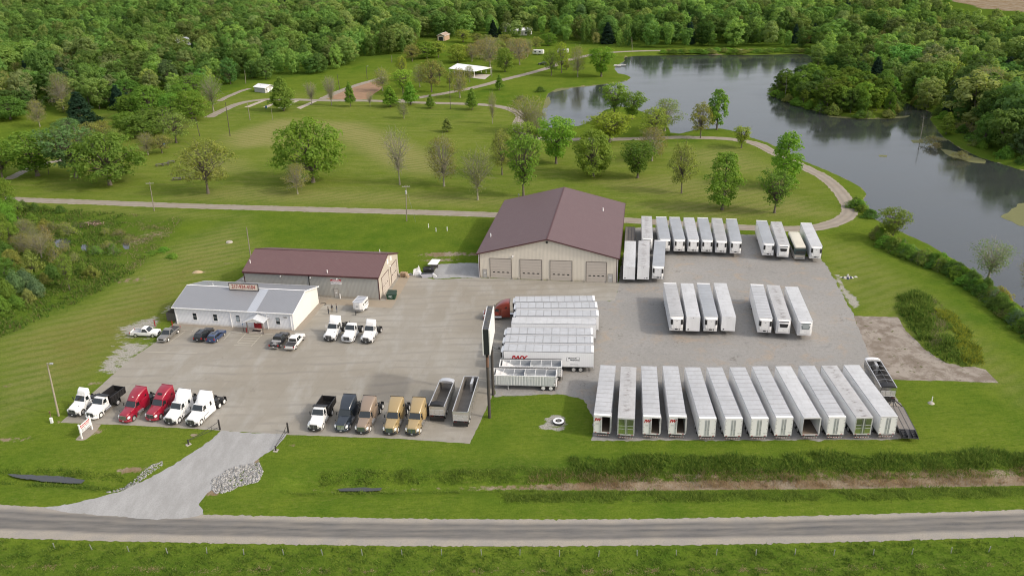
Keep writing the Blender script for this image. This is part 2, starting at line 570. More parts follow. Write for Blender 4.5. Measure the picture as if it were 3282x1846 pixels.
# stripes left by the mower, and straw lying in rows
st = t.n('ShaderNodeTexWave')
st.inputs['Scale'].default_value = .11
st.inputs['Distortion'].default_value = 3.5
st.inputs['Detail'].default_value = 3
t.l(t.map(p, rot=(0, 0, R(62))), st.inputs['Vector'])
st2 = t.n('ShaderNodeTexWave')
st2.inputs['Scale'].default_value = .05
st2.inputs['Distortion'].default_value = 9.0
st2.inputs['Detail'].default_value = 2
t.l(t.map(p, rot=(0, 0, R(97))), st2.inputs['Vector'])
mw = t.math('MULTIPLY', st2.outputs['Fac'], t.ramp(t.noise(p, .06, 3, .5), [(.38, 0.0), (.62, .55)]))
c = t.mix(t.math('MULTIPLY', t.math('ADD', .25, mw), ZA), c, (.172, .205, .042))
c = t.mix(t.math('MULTIPLY', t.math('MULTIPLY', ZA, t.ramp(t.noise(t.map(p, (.35, 1.6, 1), (0, 0, R(-12))), .55, 6, .75), [(.48, 0.0), (.68, .6)])), .7), c, (.26, .245, .095))
dry = t.math('MULTIPLY', ZR, t.ramp(t.math('ADD', t.math('MULTIPLY', nM, .5), t.math('MULTIPLY', st.outputs['Fac'], .45)), [(.20, .35), (.55, 1.0)]))
c = t.mix(t.math('MULTIPLY', dry, .9), c, (.275, .250, .105))
c = t.mix(t.math('MULTIPLY', ZB, t.ramp(nS, [(.3, .95), (.7, .55)])), c, (.060, .108, .014))
c = t.mix(t.math('MULTIPLY', at2.outputs['Fac'], t.ramp(nM, [(.35, .1), (.65, .8)])), c, (.150, .140, .036))
c = t.mix(t.ramp(nF, [(.35, .3), (.65, 0.0)]), c, (.035, .066, .007))
fl = t.noise(t.map(p, (.6, 1.5, 1), (0, 0, R(-20))), 1.7, 6, .72)
c = t.mix(t.math('MULTIPLY', t.ramp(fl, [(.50, 0.0), (.70, 1.0)]), t.ramp(t.noise(p, .09, 4, .6), [(.35, .06), (.62, .42)])), c, (.215, .200, .065))
c = t.mix(t.math('MULTIPLY', t.ramp(fl, [(.30, 1.0), (.47, 0.0)]), .5), c, (.030, .066, .008))
bare = t.ramp(t.math('ADD', ZG, t.math('MULTIPLY', t.math('SUBTRACT', nS, .5), 1.25)), [(.40, 0.0), (.58, 1.0)])
earth = t.mix(t.ramp(nM, [(.4, 0.0), (.6, 1.0)]), (.205, .148, .088), (.290, .245, .185))
earth = t.mix(t.ramp(nF, [(.4, .4), (.6, 0.0)]), earth, (.16, .115, .065))
c = t.mix(bare, c, earth)
at3 = t.n('ShaderNodeAttribute')
at3.attribute_name = 'stony'
nR = t.noise(t.map(p, (.55, 1.3, 1), (0, 0, R(25))), .75, 6, .7)
sto = t.ramp(t.math('ADD', at3.outputs['Fac'], t.math('MULTIPLY', t.math('SUBTRACT', nR, .5), 1.5)), [(.46, 0.0), (.60, .9)])
c = t.mix(sto, c, t.mix(t.ramp(nF, [(.35, 0.0), (.6, 1.0)]), (.24, .22, .19), (.37, .355, .33)))
bh = t.math('ADD', t.math('MULTIPLY', nF, .5), nS)
t.bsdf(c, 1.0, 0, t.bump(bh, .6, .25), spec=.0)
MATS['grass'] = t.m

me = npmesh('ground', np.stack([gx, gy, gz], 1), gf, MATS['grass'], smooth=True)
ca = me.color_attributes.new('zone', 'FLOAT_COLOR', 'POINT')
ca.data.foreach_set('color', np.stack([zr, zg, zb, za], 1).astype(np.float32).ravel())
fa = me.attributes.new('brownish', 'FLOAT', 'POINT')
fa.data.foreach_set('value', zv.astype(np.float32))
fa = me.attributes.new('stony', 'FLOAT', 'POINT')
fa.data.foreach_set('value', zs_.astype(np.float32))
go = bpy.data.objects.new('ground', me)
COL.objects.link(go)
tag(go, 'green mown grass ground spreading over the whole site', 'ground', kind='structure')

# ------------------------------------------------------------------ water
t = NT('lake_water')
p = t.pos()
w = t.noise(t.map(p, (.5, 1.0, 1)), 1.6, 3, .55)
w2 = t.noise(t.map(p, (.3, 1.0, 1)), .12, 2, .5)
c = t.mix(w2, (.030, .036, .036), (.044, .048, .044))
t.bsdf(c, t.ramp(w2, [(.35, .05), (.65, .14)]), 0, t.bump(w, .10, .12), spec=.66)
MATS['water'] = t.m
mb = MB()
mb.add([(-10, 150, LZ), (420, 150, LZ), (420, 800, LZ), (-10, 800, LZ)], [(0, 1, 2, 3)])
tag(mb.build('lake', MATS['water']), 'calm grey lake winding along the right side of the park', 'lake', kind='structure')
t = NT('puddle_water')
t.bsdf((.045, .046, .046), .12, 0, spec=.7)
MATS['puddle'] = t.m

def sheet(name, poly, z, mat, label, cat='pavement', rag=.25, step=.5, soft=None, seed=0, uvw=None):
 """flat sheet with a slightly ragged rim"""
 rg = np.random.default_rng(seed + 5)
 poly = np.asarray(poly)[:, :2]
 out = []
 n = len(poly)
 for i in range(n):
  a, b = poly[i], poly[(i + 1) % n]
  L = np.hypot(*(b - a))
  k = max(1, int(L / step))
  nm = np.array([b[1] - a[1], a[0] - b[0]]) / max(L, 1e-6)
  r = rag if soft is None else soft[i]
  w = 0.0
  for j in range(k):
   q = a + (b - a) * j / k
   w = .55 * w + .75 * rg.normal()
   if j:
    q = q + nm * w * r * .75 * min(1, j / 2, (k - j) / 2)
   out.append((q[0], q[1], z))
 m = MB().add(out, [tuple(range(len(out)))])
 import bmesh
 o = m.build(name, mat)
 bm = bmesh.new()
 bm.from_mesh(o.data)
 bmesh.ops.triangulate(bm, faces=bm.faces)
 for f in bm.faces:
  if f.normal.z < 0:
   f.normal_flip()
 bm.to_mesh(o.data)
 bm.free()
 tag(o, label, cat, kind='structure')
 return o

def strip(name, ca_, cb_, z, mat, label, cat='road', rag=.15, step=.6, nv=2, zf=None, seed=0):
 """road between two edge lines, UV: u metres along, v 0..1 across"""
 rg = np.random.default_rng(seed + 3)
 A, B = smooth_line(ca_), smooth_line(cb_)

 def resample(L, n):
  s = np.concatenate([[0], np.cumsum(np.hypot(*(np.diff(L[:, :2], axis=0).T)))])
  u = np.linspace(0, s[-1], n)
  return np.stack([np.interp(u, s, L[:, k]) for k in (0, 1)], 1), u
 tot = np.sum(np.hypot(*(np.diff(A[:, :2], axis=0).T)))
 n = max(3, int(tot / step))
 A, u = resample(A, n)
 B, _ = resample(B, n)
 nv_ = max(2, nv)
 vs, uv = [], []
 for i in range(n):
  for k in range(nv_):
   v = k / (nv_ - 1)
   q = A[i] * (1 - v) + B[i] * v
   if k in (0, nv_ - 1):
    d = (B[i] - A[i]) / max(np.hypot(*(B[i] - A[i])), 1e-6)
    q = q + d * rg.normal() * rag
   zz = z if zf is None else z + zf(q[0], q[1])
   vs.append((q[0], q[1], zz))
   uv.append((u[i], v))
 ii = (np.arange(n - 1)[:, None] * nv_ + np.arange(nv_ - 1)[None, :]).ravel()
 fs = np.stack([ii, ii + nv_, ii + nv_ + 1, ii + 1], 1)
 me = npmesh(name, np.array(vs), fs, mat)
 ul = me.uv_layers.new(name='uv')
 uv = np.array(uv, dtype=np.float32)
 ul.data.foreach_set('uv', uv[fs.ravel()].ravel())
 if me.polygons[0].normal.z < 0:
  me.flip_normals()
 o = bpy.data.objects.new(name, me)
 COL.objects.link(o)
 tag(o, label, cat, kind='structure')
 return o

# ------------------------------------------------------------------ paving materials
t = NT('worn_concrete')
p = t.pos()
nL, nM, nS, nF = t.noise(p, .035, 3, .5), t.noise(p, .13, 5, .6, .6), t.noise(p, 1.1, 6, .7), t.noise(p, 7, 3, .6)
c = t.mix(t.ramp(nL, [(.38, 0.0), (.62, 1.0)]), (0.287, 0.263, 0.218), (0.334, 0.320, 0.284))
c = t.mix(t.ramp(nM, [(.40, .55), (.60, 0.0)]), c, (0.240, 0.218, 0.178))
c = t.mix(t.ramp(t.noise(t.map(p, (.5, .16, 1), (0, 0, R(-28))), .5, 5, .65), [(.50, 0.0), (.72, .55)]), c, (0.374, 0.369, 0.343))
c = t.mix(t.ramp(nS, [(.28, .35), (.45, 0.0)]), c, (0.191, 0.175, 0.148))
c = t.mix(t.ramp(nF, [(.3, .25), (.6, 0.0)]), c, (0.218, 0.202, 0.170))
br = t.n('ShaderNodeTexBrick')
br.inputs['Scale'].default_value = .16
br.inputs['Mortar Size'].default_value = .006
br.inputs['Mortar Smooth'].default_value = .4
br.inputs['Brick Width'].default_value = .9
br.inputs['Row Height'].default_value = .8
br.offset = 0
br.inputs['Color1'].default_value = (1, 1, 1, 1)
br.inputs['Color2'].default_value = (.94, .94, .94, 1)
br.inputs['Mortar'].default_value = (.87, .86, .84, 1)
t.l(t.map(p, rot=(0, 0, R(10))), br.inputs['Vector'])
c = t.mix(.9, c, br.outputs['Color'], 'MULTIPLY')
drk = t.ramp(t.noise(p, .42, 4, .6), [(.66, 0.0), (.74, .5)])
c = t.mix(drk, c, (.17, .155, .135))
rw = t.n('ShaderNodeTexWave')
rw.wave_type = 'RINGS'
rw.inputs['Scale'].default_value = .11
rw.inputs['Distortion'].default_value = 5.0
rw.inputs['Detail'].default_value = 3
rw.inputs['Detail Scale'].default_value = .6
t.l(t.map(p, loc=(22, -138, 0)), rw.inputs['Vector'])
c = t.mix(t.math('MULTIPLY', t.ramp(rw.outputs['Fac'], [(.72, 0.0), (.95, 1.0)]), t.ramp(nM, [(.38, 0.0), (.62, .5)])), c, (.20, .185, .165))
t.bsdf(c, .9, 0, t.bump(nF, .12, .02), spec=.25)
MATS['concrete'] = t.m

t = NT('grey_gravel')
p = t.pos()
nL, nM, nS, nF = t.noise(p, .05, 3, .55), t.noise(p, .22, 5, .65, .8), t.noise(p, 1.6, 6, .75), t.noise(p, 9, 3, .7)
c = t.mix(t.ramp(nL, [(.36, 0.0), (.64, 1.0)]), (0.266, 0.258, 0.242), (0.301, 0.295, 0.283))
c = t.mix(t.ramp(nM, [(.54, 0.0), (.68, .75)]), c, (0.347, 0.283, 0.219))
c = t.mix(t.ramp(nM, [(.26, .6), (.42, 0.0)]), c, (0.196, 0.195, 0.192))
c = t.mix(t.ramp(nS, [(.30, .6), (.50, 0.0)]), c, (0.166, 0.159, 0.148))
c = t.mix(t.ramp(nS, [(.55, 0.0), (.75, .5)]), c, (0.366, 0.360, 0.342))
c = t.mix(t.ramp(nF, [(.35, .5), (.55, 0.0)]), c, (0.148, 0.144, 0.136))
blot = t.ramp(t.math('ADD', t.math('MULTIPLY', t.noise(p, .28, 3, .5), .6), t.math('MULTIPLY', t.noise(p, 1.9, 4, .7), .4)), [(.60, 0.0), (.66, .55)])
c = t.mix(blot, c, (0.105, 0.091, 0.077))
rw = t.n('ShaderNodeTexWave')
rw.wave_type = 'RINGS'
rw.inputs['Scale'].default_value = .11
rw.inputs['Distortion'].default_value = 5.0
rw.inputs['Detail'].default_value = 3
rw.inputs['Detail Scale'].default_value = .6
t.l(t.map(p, loc=(-45, -155, 0)), rw.inputs['Vector'])
c = t.mix(t.math('MULTIPLY', t.ramp(rw.outputs['Fac'], [(.72, 0.0), (.95, 1.0)]), t.ramp(nM, [(.38, 0.0), (.62, .3)])), c, (0.243, 0.231, 0.210))
t.bsdf(c, .95, 0, t.bump(t.math('ADD', nF, nS), .4, .05), spec=.2)
MATS['gravel'] = t.m

t = NT('drive_gravel')
p = t.pos()
nM, nF = t.noise(t.map(p, (1, .35, 1), (0, 0, R(24))), .5, 5, .65), t.noise(p, 5, 4, .7)
c = t.mix(t.ramp(nM, [(.35, 0.0), (.65, 1.0)]), (0.284, 0.283, 0.277), (0.355, 0.356, 0.352))
c = t.mix(t.ramp(nF, [(.3, .45), (.55, 0.0)]), c, (0.213, 0.208, 0.198))
t.bsdf(c, .95, 0, t.bump(nF, .3, .04), spec=.2)
MATS['drive'] = t.m

t = NT('bare_pad')
p = t.pos()
nM, nS, nF = t.noise(p, .3, 5, .65, .5), t.noise(p, 1.2, 6, .7), t.noise(p, 6, 3, .7)
c = t.mix(t.ramp(nM, [(.42, 0.0), (.58, 1.0)]), (0.178, 0.148, 0.119), (0.284, 0.251, 0.214))
c = t.mix(t.ramp(nS, [(.30, .6), (.46, 0.0)]), c, (0.112, 0.090, 0.069))
c = t.mix(t.ramp(nS, [(.58, 0.0), (.70, .6)]), c, (0.363, 0.344, 0.315))
c = t.mix(t.ramp(t.noise(p, .7, 5, .65), [(.60, 0.0), (.66, .9)]), c, (0.082, 0.086, 0.028))
t.bsdf(c, .95, 0, t.bump(nF, .3, .05), spec=.2)
MATS['pad'] = t.m

def road_mat(name, edge, mid, dark, ruts, seed=0):
 t = NT(name)
 uv = t.n('ShaderNodeUVMap')
 uv.uv_map = 'uv'
 p = t.pos()
 sx = t.n('ShaderNodeSeparateXYZ')
 t.l(uv.outputs[0], sx.inputs[0])
 wob = t.math('MULTIPLY', t.math('SUBTRACT', t.noise(t.map(p, (.12, .5, 1)), .8, 4, .6), .5), .16)
 v = t.math('ADD', sx.outputs[1], wob)
 k = t.ramp(v, ruts)
 nS, nF = t.noise(t.map(p, (.18, 1.4, 1), (0, 0, R(-2))), 1.0, 6, .7), t.noise(p, 7, 3, .7)
 c = t.mix(t.ramp(t.noise(p, .3, 4, .6), [(.35, 0.0), (.65, 1.0)]), edge, mid)
 c = t.mix(t.math('MULTIPLY', k, t.ramp(nS, [(.30, 1.0), (.68, .6)])), c, dark)
 c = t.mix(t.ramp(nF, [(.3, .45), (.55, 0.0)]), c, tuple(x * .6 for x in mid))
 t.bsdf(c, .92, 0, t.bump(nF, .2, .03), spec=.22)
 MATS[name] = t.m
 return t.m

road_mat('old_asphalt', (.330, .298, .248), (.275, .258, .232), (.068, .070, .074), [(.20, 0.0), (.31, .9), (.44, .75), (.55, 1.0), (.64, .6), (.76, .9), (.90, 0.0)])
road_mat('lane_gravel', (0.283, 0.241, 0.189), (0.328, 0.292, 0.244), (0.193, 0.170, 0.143), [(.1, 0.0), (.28, .75), (.42, .1), (.58, .1), (.74, .75), (.92, 0.0)])

# ------------------------------------------------------------------ roads and paving
top = [P(*p) for p in [(-400, 1250), (-100, 1262), (0, 1269), (250, 1284), (480, 1293), (1000, 1304), (1500, 1306), (2000, 1298), (2576, 1282), (2900, 1271)]]
bot = [P(*p) for p in [(-400, 1335), (-100, 1349), (0, 1353), (250, 1360), (480, 1365), (1000, 1373), (1500, 1373), (2000, 1366), (2576, 1350), (2900, 1338)]]
strip('main_road', bot, top, .035, MATS['old_asphalt'], 'worn grey country road with pale gravel shoulders', 'road', rag=.08, step=.35, nv=9)
drive = [P(*p) for p in [(556, 1083), (640, 1090), (722, 1092), (695, 1124), (655, 1150), (612, 1184), (560, 1215), (522, 1240), (500, 1268), (512, 1293), (470, 1303), (380, 1306), (280, 1298), (190, 1291), (100, 1278), (185, 1266), (245, 1252), (310, 1234), (400, 1190), (480, 1141), (535, 1104)]]
sheet('driveway', drive, .041, MATS['drive'], 'pale gravel driveway joining the road and the yard', 'driveway', rag=.14, step=.4)
conc = [P(*p) for p in [(152, 1063), (270, 955), (330, 903), (396, 858), (420, 830), (452, 800), (620, 690), (1000, 688), (1030, 688), (1092, 703), (1208, 699), (1560, 712), (1545, 757), (1300, 759), (1288, 860), (1242, 965), (1237, 1000), (1182, 1116), (1000, 1103), (722, 1093), (556, 1083), (450, 1076), (300, 1068)]]
sheet('concrete_yard', conc, .016, MATS['concrete'], 'wide worn tan concrete yard in front of the buildings', 'yard', rag=.07, step=.5)
grav = [P(*p) for p in [(1545, 757), (1556, 714), (1575, 606), (1592, 574), (1640, 573), (1863, 590), (1905, 591), (2000, 640), (2066, 652), (2078, 668), (2102, 704), (2124, 752), (2148, 792), (2165, 834), (2180, 864), (2190, 897), (2225, 960), (2290, 1060), (2306, 1103), (1900, 1108), (1487, 1108), (1493, 1050), (1468, 1005), (1402, 991), (1242, 998), (1246, 880), (1290, 855), (1300, 757)]]
sheet('gravel_yard', grav, .008, MATS['gravel'], 'grey gravel lot where the trailers are parked', 'yard', rag=.22, step=.5)
pad = [P(*p) for p in [(2148, 795), (2200, 796), (2258, 798), (2278, 832), (2330, 882), (2400, 905), (2480, 930), (2512, 963), (2400, 958), (2246, 955), (2226, 958), (2186, 896)]]
sheet('bare_pad', pad, .012, MATS['pad'], 'cracked bare tan slab beside the gravel lot', 'pad', rag=.14, step=.5)
apron = pxs(ql, [(980, 490), (1150, 480), (1500, 455), (1990, 470), (1960, 800), (1400, 800), (900, 830), (820, 780)])
sheet('gravel_apron', apron, .012, MATS['drive'], 'small grey gravel patch left of the big workshop', 'gravel patch', rag=.18, step=.4)

def lane(name, pts, w, label, cat='path', z=.02, zp=0):
 c = smooth_line(np.array(pts)[:, :2])
 d = np.gradient(c, axis=0)
 d /= np.hypot(d[:, 0], d[:, 1])[:, None] + 1e-9
 nrm = np.stack([-d[:, 1], d[:, 0]], 1)
 A, B = c - nrm * w / 2, c + nrm * w / 2
 return strip(name, A[::6], B[::6], z, MATS['lane_gravel'], label, cat, rag=.14, step=.8, nv=5)

loop = [P(*p) for p in [(-120, 490), (30, 502), (200, 508), (400, 516), (700, 525), (1000, 533), (1250, 541), (1420, 547), (1600, 556), (1720, 564), (1880, 573), (2000, 576), (2062, 571), (2112, 556), (2136, 537), (2134, 515), (2112, 482), (2078, 450), (2035, 427), (1990, 405), (1945, 384), (1912, 366), (1875, 356), (1820, 349), (1760, 347), (1690, 346), (1560, 351), (1450, 351), (1340, 347), (1302, 322), (1310, 293), (1290, 278), (1245, 267), (1175, 262), (1095, 260), (1000, 257), (930, 254), (785, 253), (690, 250), (610, 259), (550, 283), (500, 310)]]
lane('park_lane', loop, 4.3, 'tan gravel lane looping round the park and past the lake')
lane('upper_lane', [P(*p) for p in [(985, 257), (1040, 248), (1110, 237), (1200, 219), (1290, 195), (1370, 175), (1420, 155), (1480, 141), (1560, 131), (1750, 127), (2050, 124)]], 4.6, 'tan gravel lane climbing past the white pavilion to the far bank', z=.024)
lane('shed_lane', [U(qs(*p)) for p in [(230, 535), (310, 490), (400, 452), (500, 410), (620, 378)]], 3.0, 'narrow pale track leading to the small white shed', z=.024)
lane('field_lane', [U(qs(*p)) for p in [(1440, 510), (1620, 430), (1820, 355), (2080, 280), (2200, 240)]], 4.0, 'dirt track beside the brown play court', z=.024)
lane('grove_lane', [U(q6(*p)) for p in [(60, 1345), (200, 1275), (330, 1225), (450, 1205), (560, 1160)]], 3.4, 'pale track passing under the trees at the left', z=.022)
court = pxs(qs, [(1490, 505), (1640, 440), (1830, 365), (2090, 285), (2170, 330), (2130, 400), (2020, 470), (1990, 510), (1750, 520)])
sheet('play_court', court, .013, M('court_dirt', (.27, .165, .095), .95, var=.3, scale=.3), 'bare reddish brown dirt court in the park', 'court', rag=.25, step=.8)
for i, pts in enumerate([[(520, 605), (590, 605), (800, 520), (760, 515)], [(740, 605), (800, 610), (900, 560), (870, 555)], [(920, 615), (1000, 620), (1190, 520), (1140, 520)], [(1140, 610), (1190, 628), (1420, 520), (1370, 520)]]):
 sheet('camping_pad', pxs(qs, pts), .014 + .0 * i, M('pad_gravel', (.38, .33, .27), .95, var=.2, scale=.5), ['pale gravel camping strip furthest left below the white shed', 'short pale gravel strip with a blue barrel on it', 'pale gravel strip beside the tall pyramid tree', 'pale gravel strip right of the pyramid tree'][i], 'gravel pad', rag=.15)
slab = pxs(q7, [(1075, 535), (1110, 510), (1230, 515), (1190, 548)])
sheet('pavilion_slab', slab, .014, M('slab', (.42, .38, .33), .9, var=.1), 'pale concrete slab beside the white pavilion', 'slab', rag=.05)
bed = [P(*p) for p in [(742, 832), (740, 826), (805, 748), (826, 750), (815, 765), (760, 832)]]
sheet('pea_gravel_bed', bed, .021, M('pea_gravel', (.27, .235, .19), .95, var=.25, scale=4), 'brown pea gravel bed along the side of the white office', 'gravel bed', rag=.04)
bed = [P(*p) for p in [(452, 806), (735, 831), (742, 838), (640, 838), (445, 818)]]
sheet('front_gravel_bed', bed, .021, MATS['pea_gravel'], 'brown pea gravel strip in front of the white office', 'gravel bed', rag=.04)
walk = pxs(qe, [(1690, 180), (1900, 210), (1905, 300), (1665, 285)])
sheet('entry_slab', walk, .026, MATS['slab'], 'pale concrete entry slab under the porch', 'slab', rag=.0)
tanw = [P(*p) for p in [(826, 752), (970, 757), (975, 745), (1008, 694), (1036, 690), (985, 775), (815, 765)]]
sheet('tan_apron', tanw, .0185, M('tan_concrete', (.29, .245, .185), .9, var=.12, scale=.6), 'yellowish concrete apron along the grey workshop', 'apron', rag=.05)
sheet('ditch_puddle', [P(*p, -.5) for p in [(848, 1225), (900, 1221), (962, 1222), (955, 1229), (900, 1230), (855, 1230)]], -.82, MATS['puddle'], 'shallow dark puddle lying in the ditch', 'puddle', rag=.12)
sheet('ditch_pool', [P(*p, -.5) for p in [(18, 1191), (60, 1192), (110, 1194), (160, 1197), (214, 1206), (205, 1214), (150, 1212), (90, 1206), (40, 1199)]], -.58, MATS['puddle'], 'long dark pool in the ditch left of the driveway', 'puddle', rag=.12)
for i, pts in enumerate([[(510, 490), (600, 470), (660, 500), (640, 550), (560, 570), (520, 545)], [(750, 545), (800, 525), (838, 555), (805, 598), (760, 580)], [(1140, 515), (1200, 520), (1210, 570), (1160, 580)]]):
 sheet('marsh_pool', pxs(qw, pts), .018, MATS['puddle'], ['largest grey pool among the marsh shrubs', 'smaller grey pool right beside the largest marsh pool', 'dark pool in the brown reeds near the mown grass'][i], 'puddle', rag=.3)
# parking bay lines
ln = MB()
LM = M('faded_paint', (.43, .405, .33), .8, var=.2, scale=3)
for a, b in [((830, 265), (640, 400)), ((1450, 285), (1360, 385)), ((1670, 290), (1550, 420)), ((1890, 310), (1740, 470)), ((1640, 325), (1890, 335)), ((1600, 355), (1850, 365)), ((1580, 390), (1820, 400)), ((1560, 425), (1790, 435)), ((1500, 455), (1740, 462)), ((270, 545), (1000, 570))]:
 A, B = U(qe(*a))[:2], U(qe(*b))[:2]
 d = (B - A) / np.hypot(*(B - A))
 n = np.array([-d[1], d[0]]) * .055
 ln.add([(*(A - n), .024), (*(B - n), .024), (*(B + n), .024), (*(A + n), .024)], [(0, 1, 2, 3)])
zA_ = zm(1530, 930, 4.262)
for a, b in [((230, 485), (310, 490)), ((225, 585), (330, 598)), ((215, 700), (300, 705)), ((225, 845), (290, 850)), ((0, 950), (100, 965)), ((0, 1225), (120, 1240))]:
 A, B = U(zA_(*a))[:2], U(zA_(*b))[:2]
 d = (B - A) / np.hypot(*(B - A))
 n = np.array([-d[1], d[0]]) * .06
 ln.add([(*(A - n), .024), (*(B - n), .024), (*(B + n), .024), (*(A + n), .024)], [(0, 1, 2, 3)])
tag(ln.build('parking_lines', LM), 'faded cream parking bay lines painted on the concrete', 'road marking', kind='structure')
# ------------------------------------------------------------------ shared vehicle materials
WHITE = M('trailer_white', (.80, .81, .82), .38, var=.03, scale=.5, dirt=((.42, .41, .39), .35), coat=.2)
WHITE2 = M('trailer_white_worn', (.62, .62, .62), .5, var=.05, scale=.6, dirt=((.36, .34, .31), .5))
PAINTW = M('white_paint', (.80, .80, .79), .25, var=.02, coat=.6, dirt=((.5, .48, .45), .2))
TRIM = M('trailer_trim', (.36, .37, .38), .4, metal=.6, var=.1)
DARKSTEEL = M('dark_steel', (.035, .036, .038), .6, var=.3, scale=2)
BLACK = M('black_plastic', (.016, .016, .017), .5, var=.2)
RUBBER = M('tyre_rubber', (.022, .022, .022), .85, var=.3, scale=3)
ALU = M('wheel_aluminium', (.72, .72, .71), .32, metal=.75, var=.06)
WRIM = M('white_rim', (.70, .70, .68), .45, var=.08)
CHROME = M('chrome', (.78, .79, .80), .14, metal=1.0, var=.03)
POLISH = M('polished_alu', (.80, .80, .79), .17, metal=.95, var=.08, scale=.8)
GLASS = NT('tinted_glass')
GLASS.bsdf((.012, .017, .018), .06, 0, spec=.8, coat=.4)
GLASS = GLASS.m
LENS = M('lamp_lens', (.72, .73, .72), .12, var=.05, coat=.6)
REDLENS = M('red_lens', (.38, .012, .010), .2, var=.1)
PLATE = M('licence_plate', (.62, .63, .66), .4, var=.1)
INSIDE = M('trailer_inside', (.30, .29, .27), .7, var=.12)
WOODFL = M('trailer_floor', (.15, .115, .085), .8, var=.25, scale=2)
RED = M('sign_red', (.42, .012, .016), .5, var=.06)
t = NT('striped_tape')
sx = t.n('ShaderNodeSeparateXYZ')
t.l(t.obj(), sx.inputs[0])
t.bsdf(t.mix(t.math('GREATER_THAN', t.math('FRACT', t.math('MULTIPLY', sx.outputs[0], 2.6)), .5), (.3, .02, .02), (.7, .7, .68)), .4)
TAPE = t.m
MUD = M('mud_flap', (.02, .02, .02), .7, var=.2)

def roof_mat(name, base, line, strength, bow, streak=None):
 t = NT(name)
 o = t.obj()
 sx = t.n('ShaderNodeSeparateXYZ')
 t.l(o, sx.inputs[0])
 fr = t.math('FRACT', t.math('ADD', t.math('DIVIDE', sx.outputs[1], bow), .5))
 d = t.math('ABSOLUTE', t.math('SUBTRACT', fr, .5))
 ln = t.ramp(d, [(.0, 1.0), (.035, 1.0), (.075, 0.0)])
 oi = t.n('ShaderNodeObjectInfo').outputs['Random']
 shift = t.n('ShaderNodeVectorMath')
 shift.operation = 'ADD'
 t.l(o, shift.inputs[0])
 cmb = t.n('ShaderNodeCombineXYZ')
 t.l(t.math('MULTIPLY', oi, 37.0), cmb.inputs[0])
 t.l(t.math('MULTIPLY', oi, 91.0), cmb.inputs[1])
 t.l(cmb.outputs[0], shift.inputs[1])
 o2 = shift.outputs[0]
 n = t.noise(t.map(o2, (.45, 1.6, 1)), .8, 5, .65)
 lk = t.math('MULTIPLY', ln, t.ramp(n, [(.34, .25), (.56, 1.0)]))
 c = t.mix(t.ramp(t.noise(o2, .35, 4, .6), [(.3, 0.0), (.7, 1.0)]), tuple(x * .88 for x in base), tuple(x * 1.06 for x in base))
 c = t.mix(t.math('MULTIPLY', lk, strength), c, line)
 c = t.mix(t.ramp(t.noise(t.map(o2, (1.5, .6, 1)), 1.2, 6, .7), [(.50, 0.0), (.72, .45)]), c, (.27, .26, .24))
 if streak:
  m = t.ramp(t.noise(t.map(o2, (.6, 1.5, 1)), 1.1, 6, .75, .7), [(.50, 0.0), (.60, streak)])
  e = t.ramp(t.math('ABSOLUTE', sx.outputs[0]), [(.2, 1.0), (.75, .12)])
  c = t.mix(t.math('MULTIPLY', m, e), c, (.19, .17, .16))
 t.bsdf(c, .42, 0, t.bump(ln, .35, .02), spec=.5)
 MATS[name] = t.m
 return t.m

ROOF_A = roof_mat('roof_light', (.43, .44, .455), (.20, .195, .19), .8, 1.33)
ROOF_B = roof_mat('roof_plain', (.50, .51, .52), (.36, .36, .36), .4, 1.33)
ROOF_C = roof_mat('roof_grey', (.33, .35, .375), (.17, .175, .18), .8, .78)
ROOF_D = roof_mat('roof_streaked', (.43, .43, .43), (.32, .32, .32), .3, 1.2, .95)
ROOF_E = roof_mat('roof_banded', (.40, .405, .41), (.15, .145, .14), .95, .72, .35)
ROOF_F = roof_mat('roof_panel', (.43, .445, .465), (.25, .255, .26), .9, 1.52)
t = NT('ribbed_side')
o = t.obj()
wv = t.n('ShaderNodeTexWave')
wv.bands_direction = 'Y'
wv.inputs['Scale'].default_value = .9
t.l(o, wv.inputs['Vector'])
c = t.mix(t.noise(t.map(o, (1, .3, 1)), .6, 4, .6), (.77, .785, .80), (.83, .835, .84))
c = t.mix(t.ramp(t.noise(t.map(o, (1, 1, .3)), .9, 6, .7), [(.6, 0.0), (.85, .2)]), c, (.5, .49, .47))
c = t.mix(t.math('MULTIPLY', t.ramp(wv.outputs['Fac'], [(.0, 1.0), (.08, 0.0)]), .14), c, (.45, .46, .47))
t.bsdf(c, .36, 0, t.bump(wv.outputs['Fac'], .12, .02), coat=.2)
SIDE = MATS['ribbed_side'] = t.m

def wheel(parent, x, y, r=.51, w=.28, rim=None, side=1):
 """tyre and rim; side = which way the rim faces; the wheel part owns both"""
 m = MB()
 seg = 18
 prof = [(-w / 2, r * .62), (-w / 2, r * .93), (-w / 2 + .05, r), (w / 2 - .05, r), (w / 2, r * .93), (w / 2, r * .62)]
 rings = []
 for px, pr in prof:
  rings.append([(px, pr * math.cos(2 * PI * k / seg), pr * math.sin(2 * PI * k / seg)) for k in range(seg)])
 m.loft(rings)
 wo_ = m.build('wheel', RUBBER, parent, smooth=40)
 wo_.location = (x, y, r)
 q = MB()
 s = side
 pf = [(s * (w / 2 + .005), r * .64), (s * (w / 2 + .012), r * .58), (s * (w / 2 - .05), r * .50), (s * (w / 2 - .03), r * .26), (s * (w / 2 + .03), r * .22), (s * (w / 2 + .04), r * .05)]
 q.loft([[(px, pr * math.cos(2 * PI * k / seg), pr * math.sin(2 * PI * k / seg)) for k in range(seg)] for px, pr in pf])
 q.build('rim', rim or ALU, wo_, smooth=40)
 return wo_

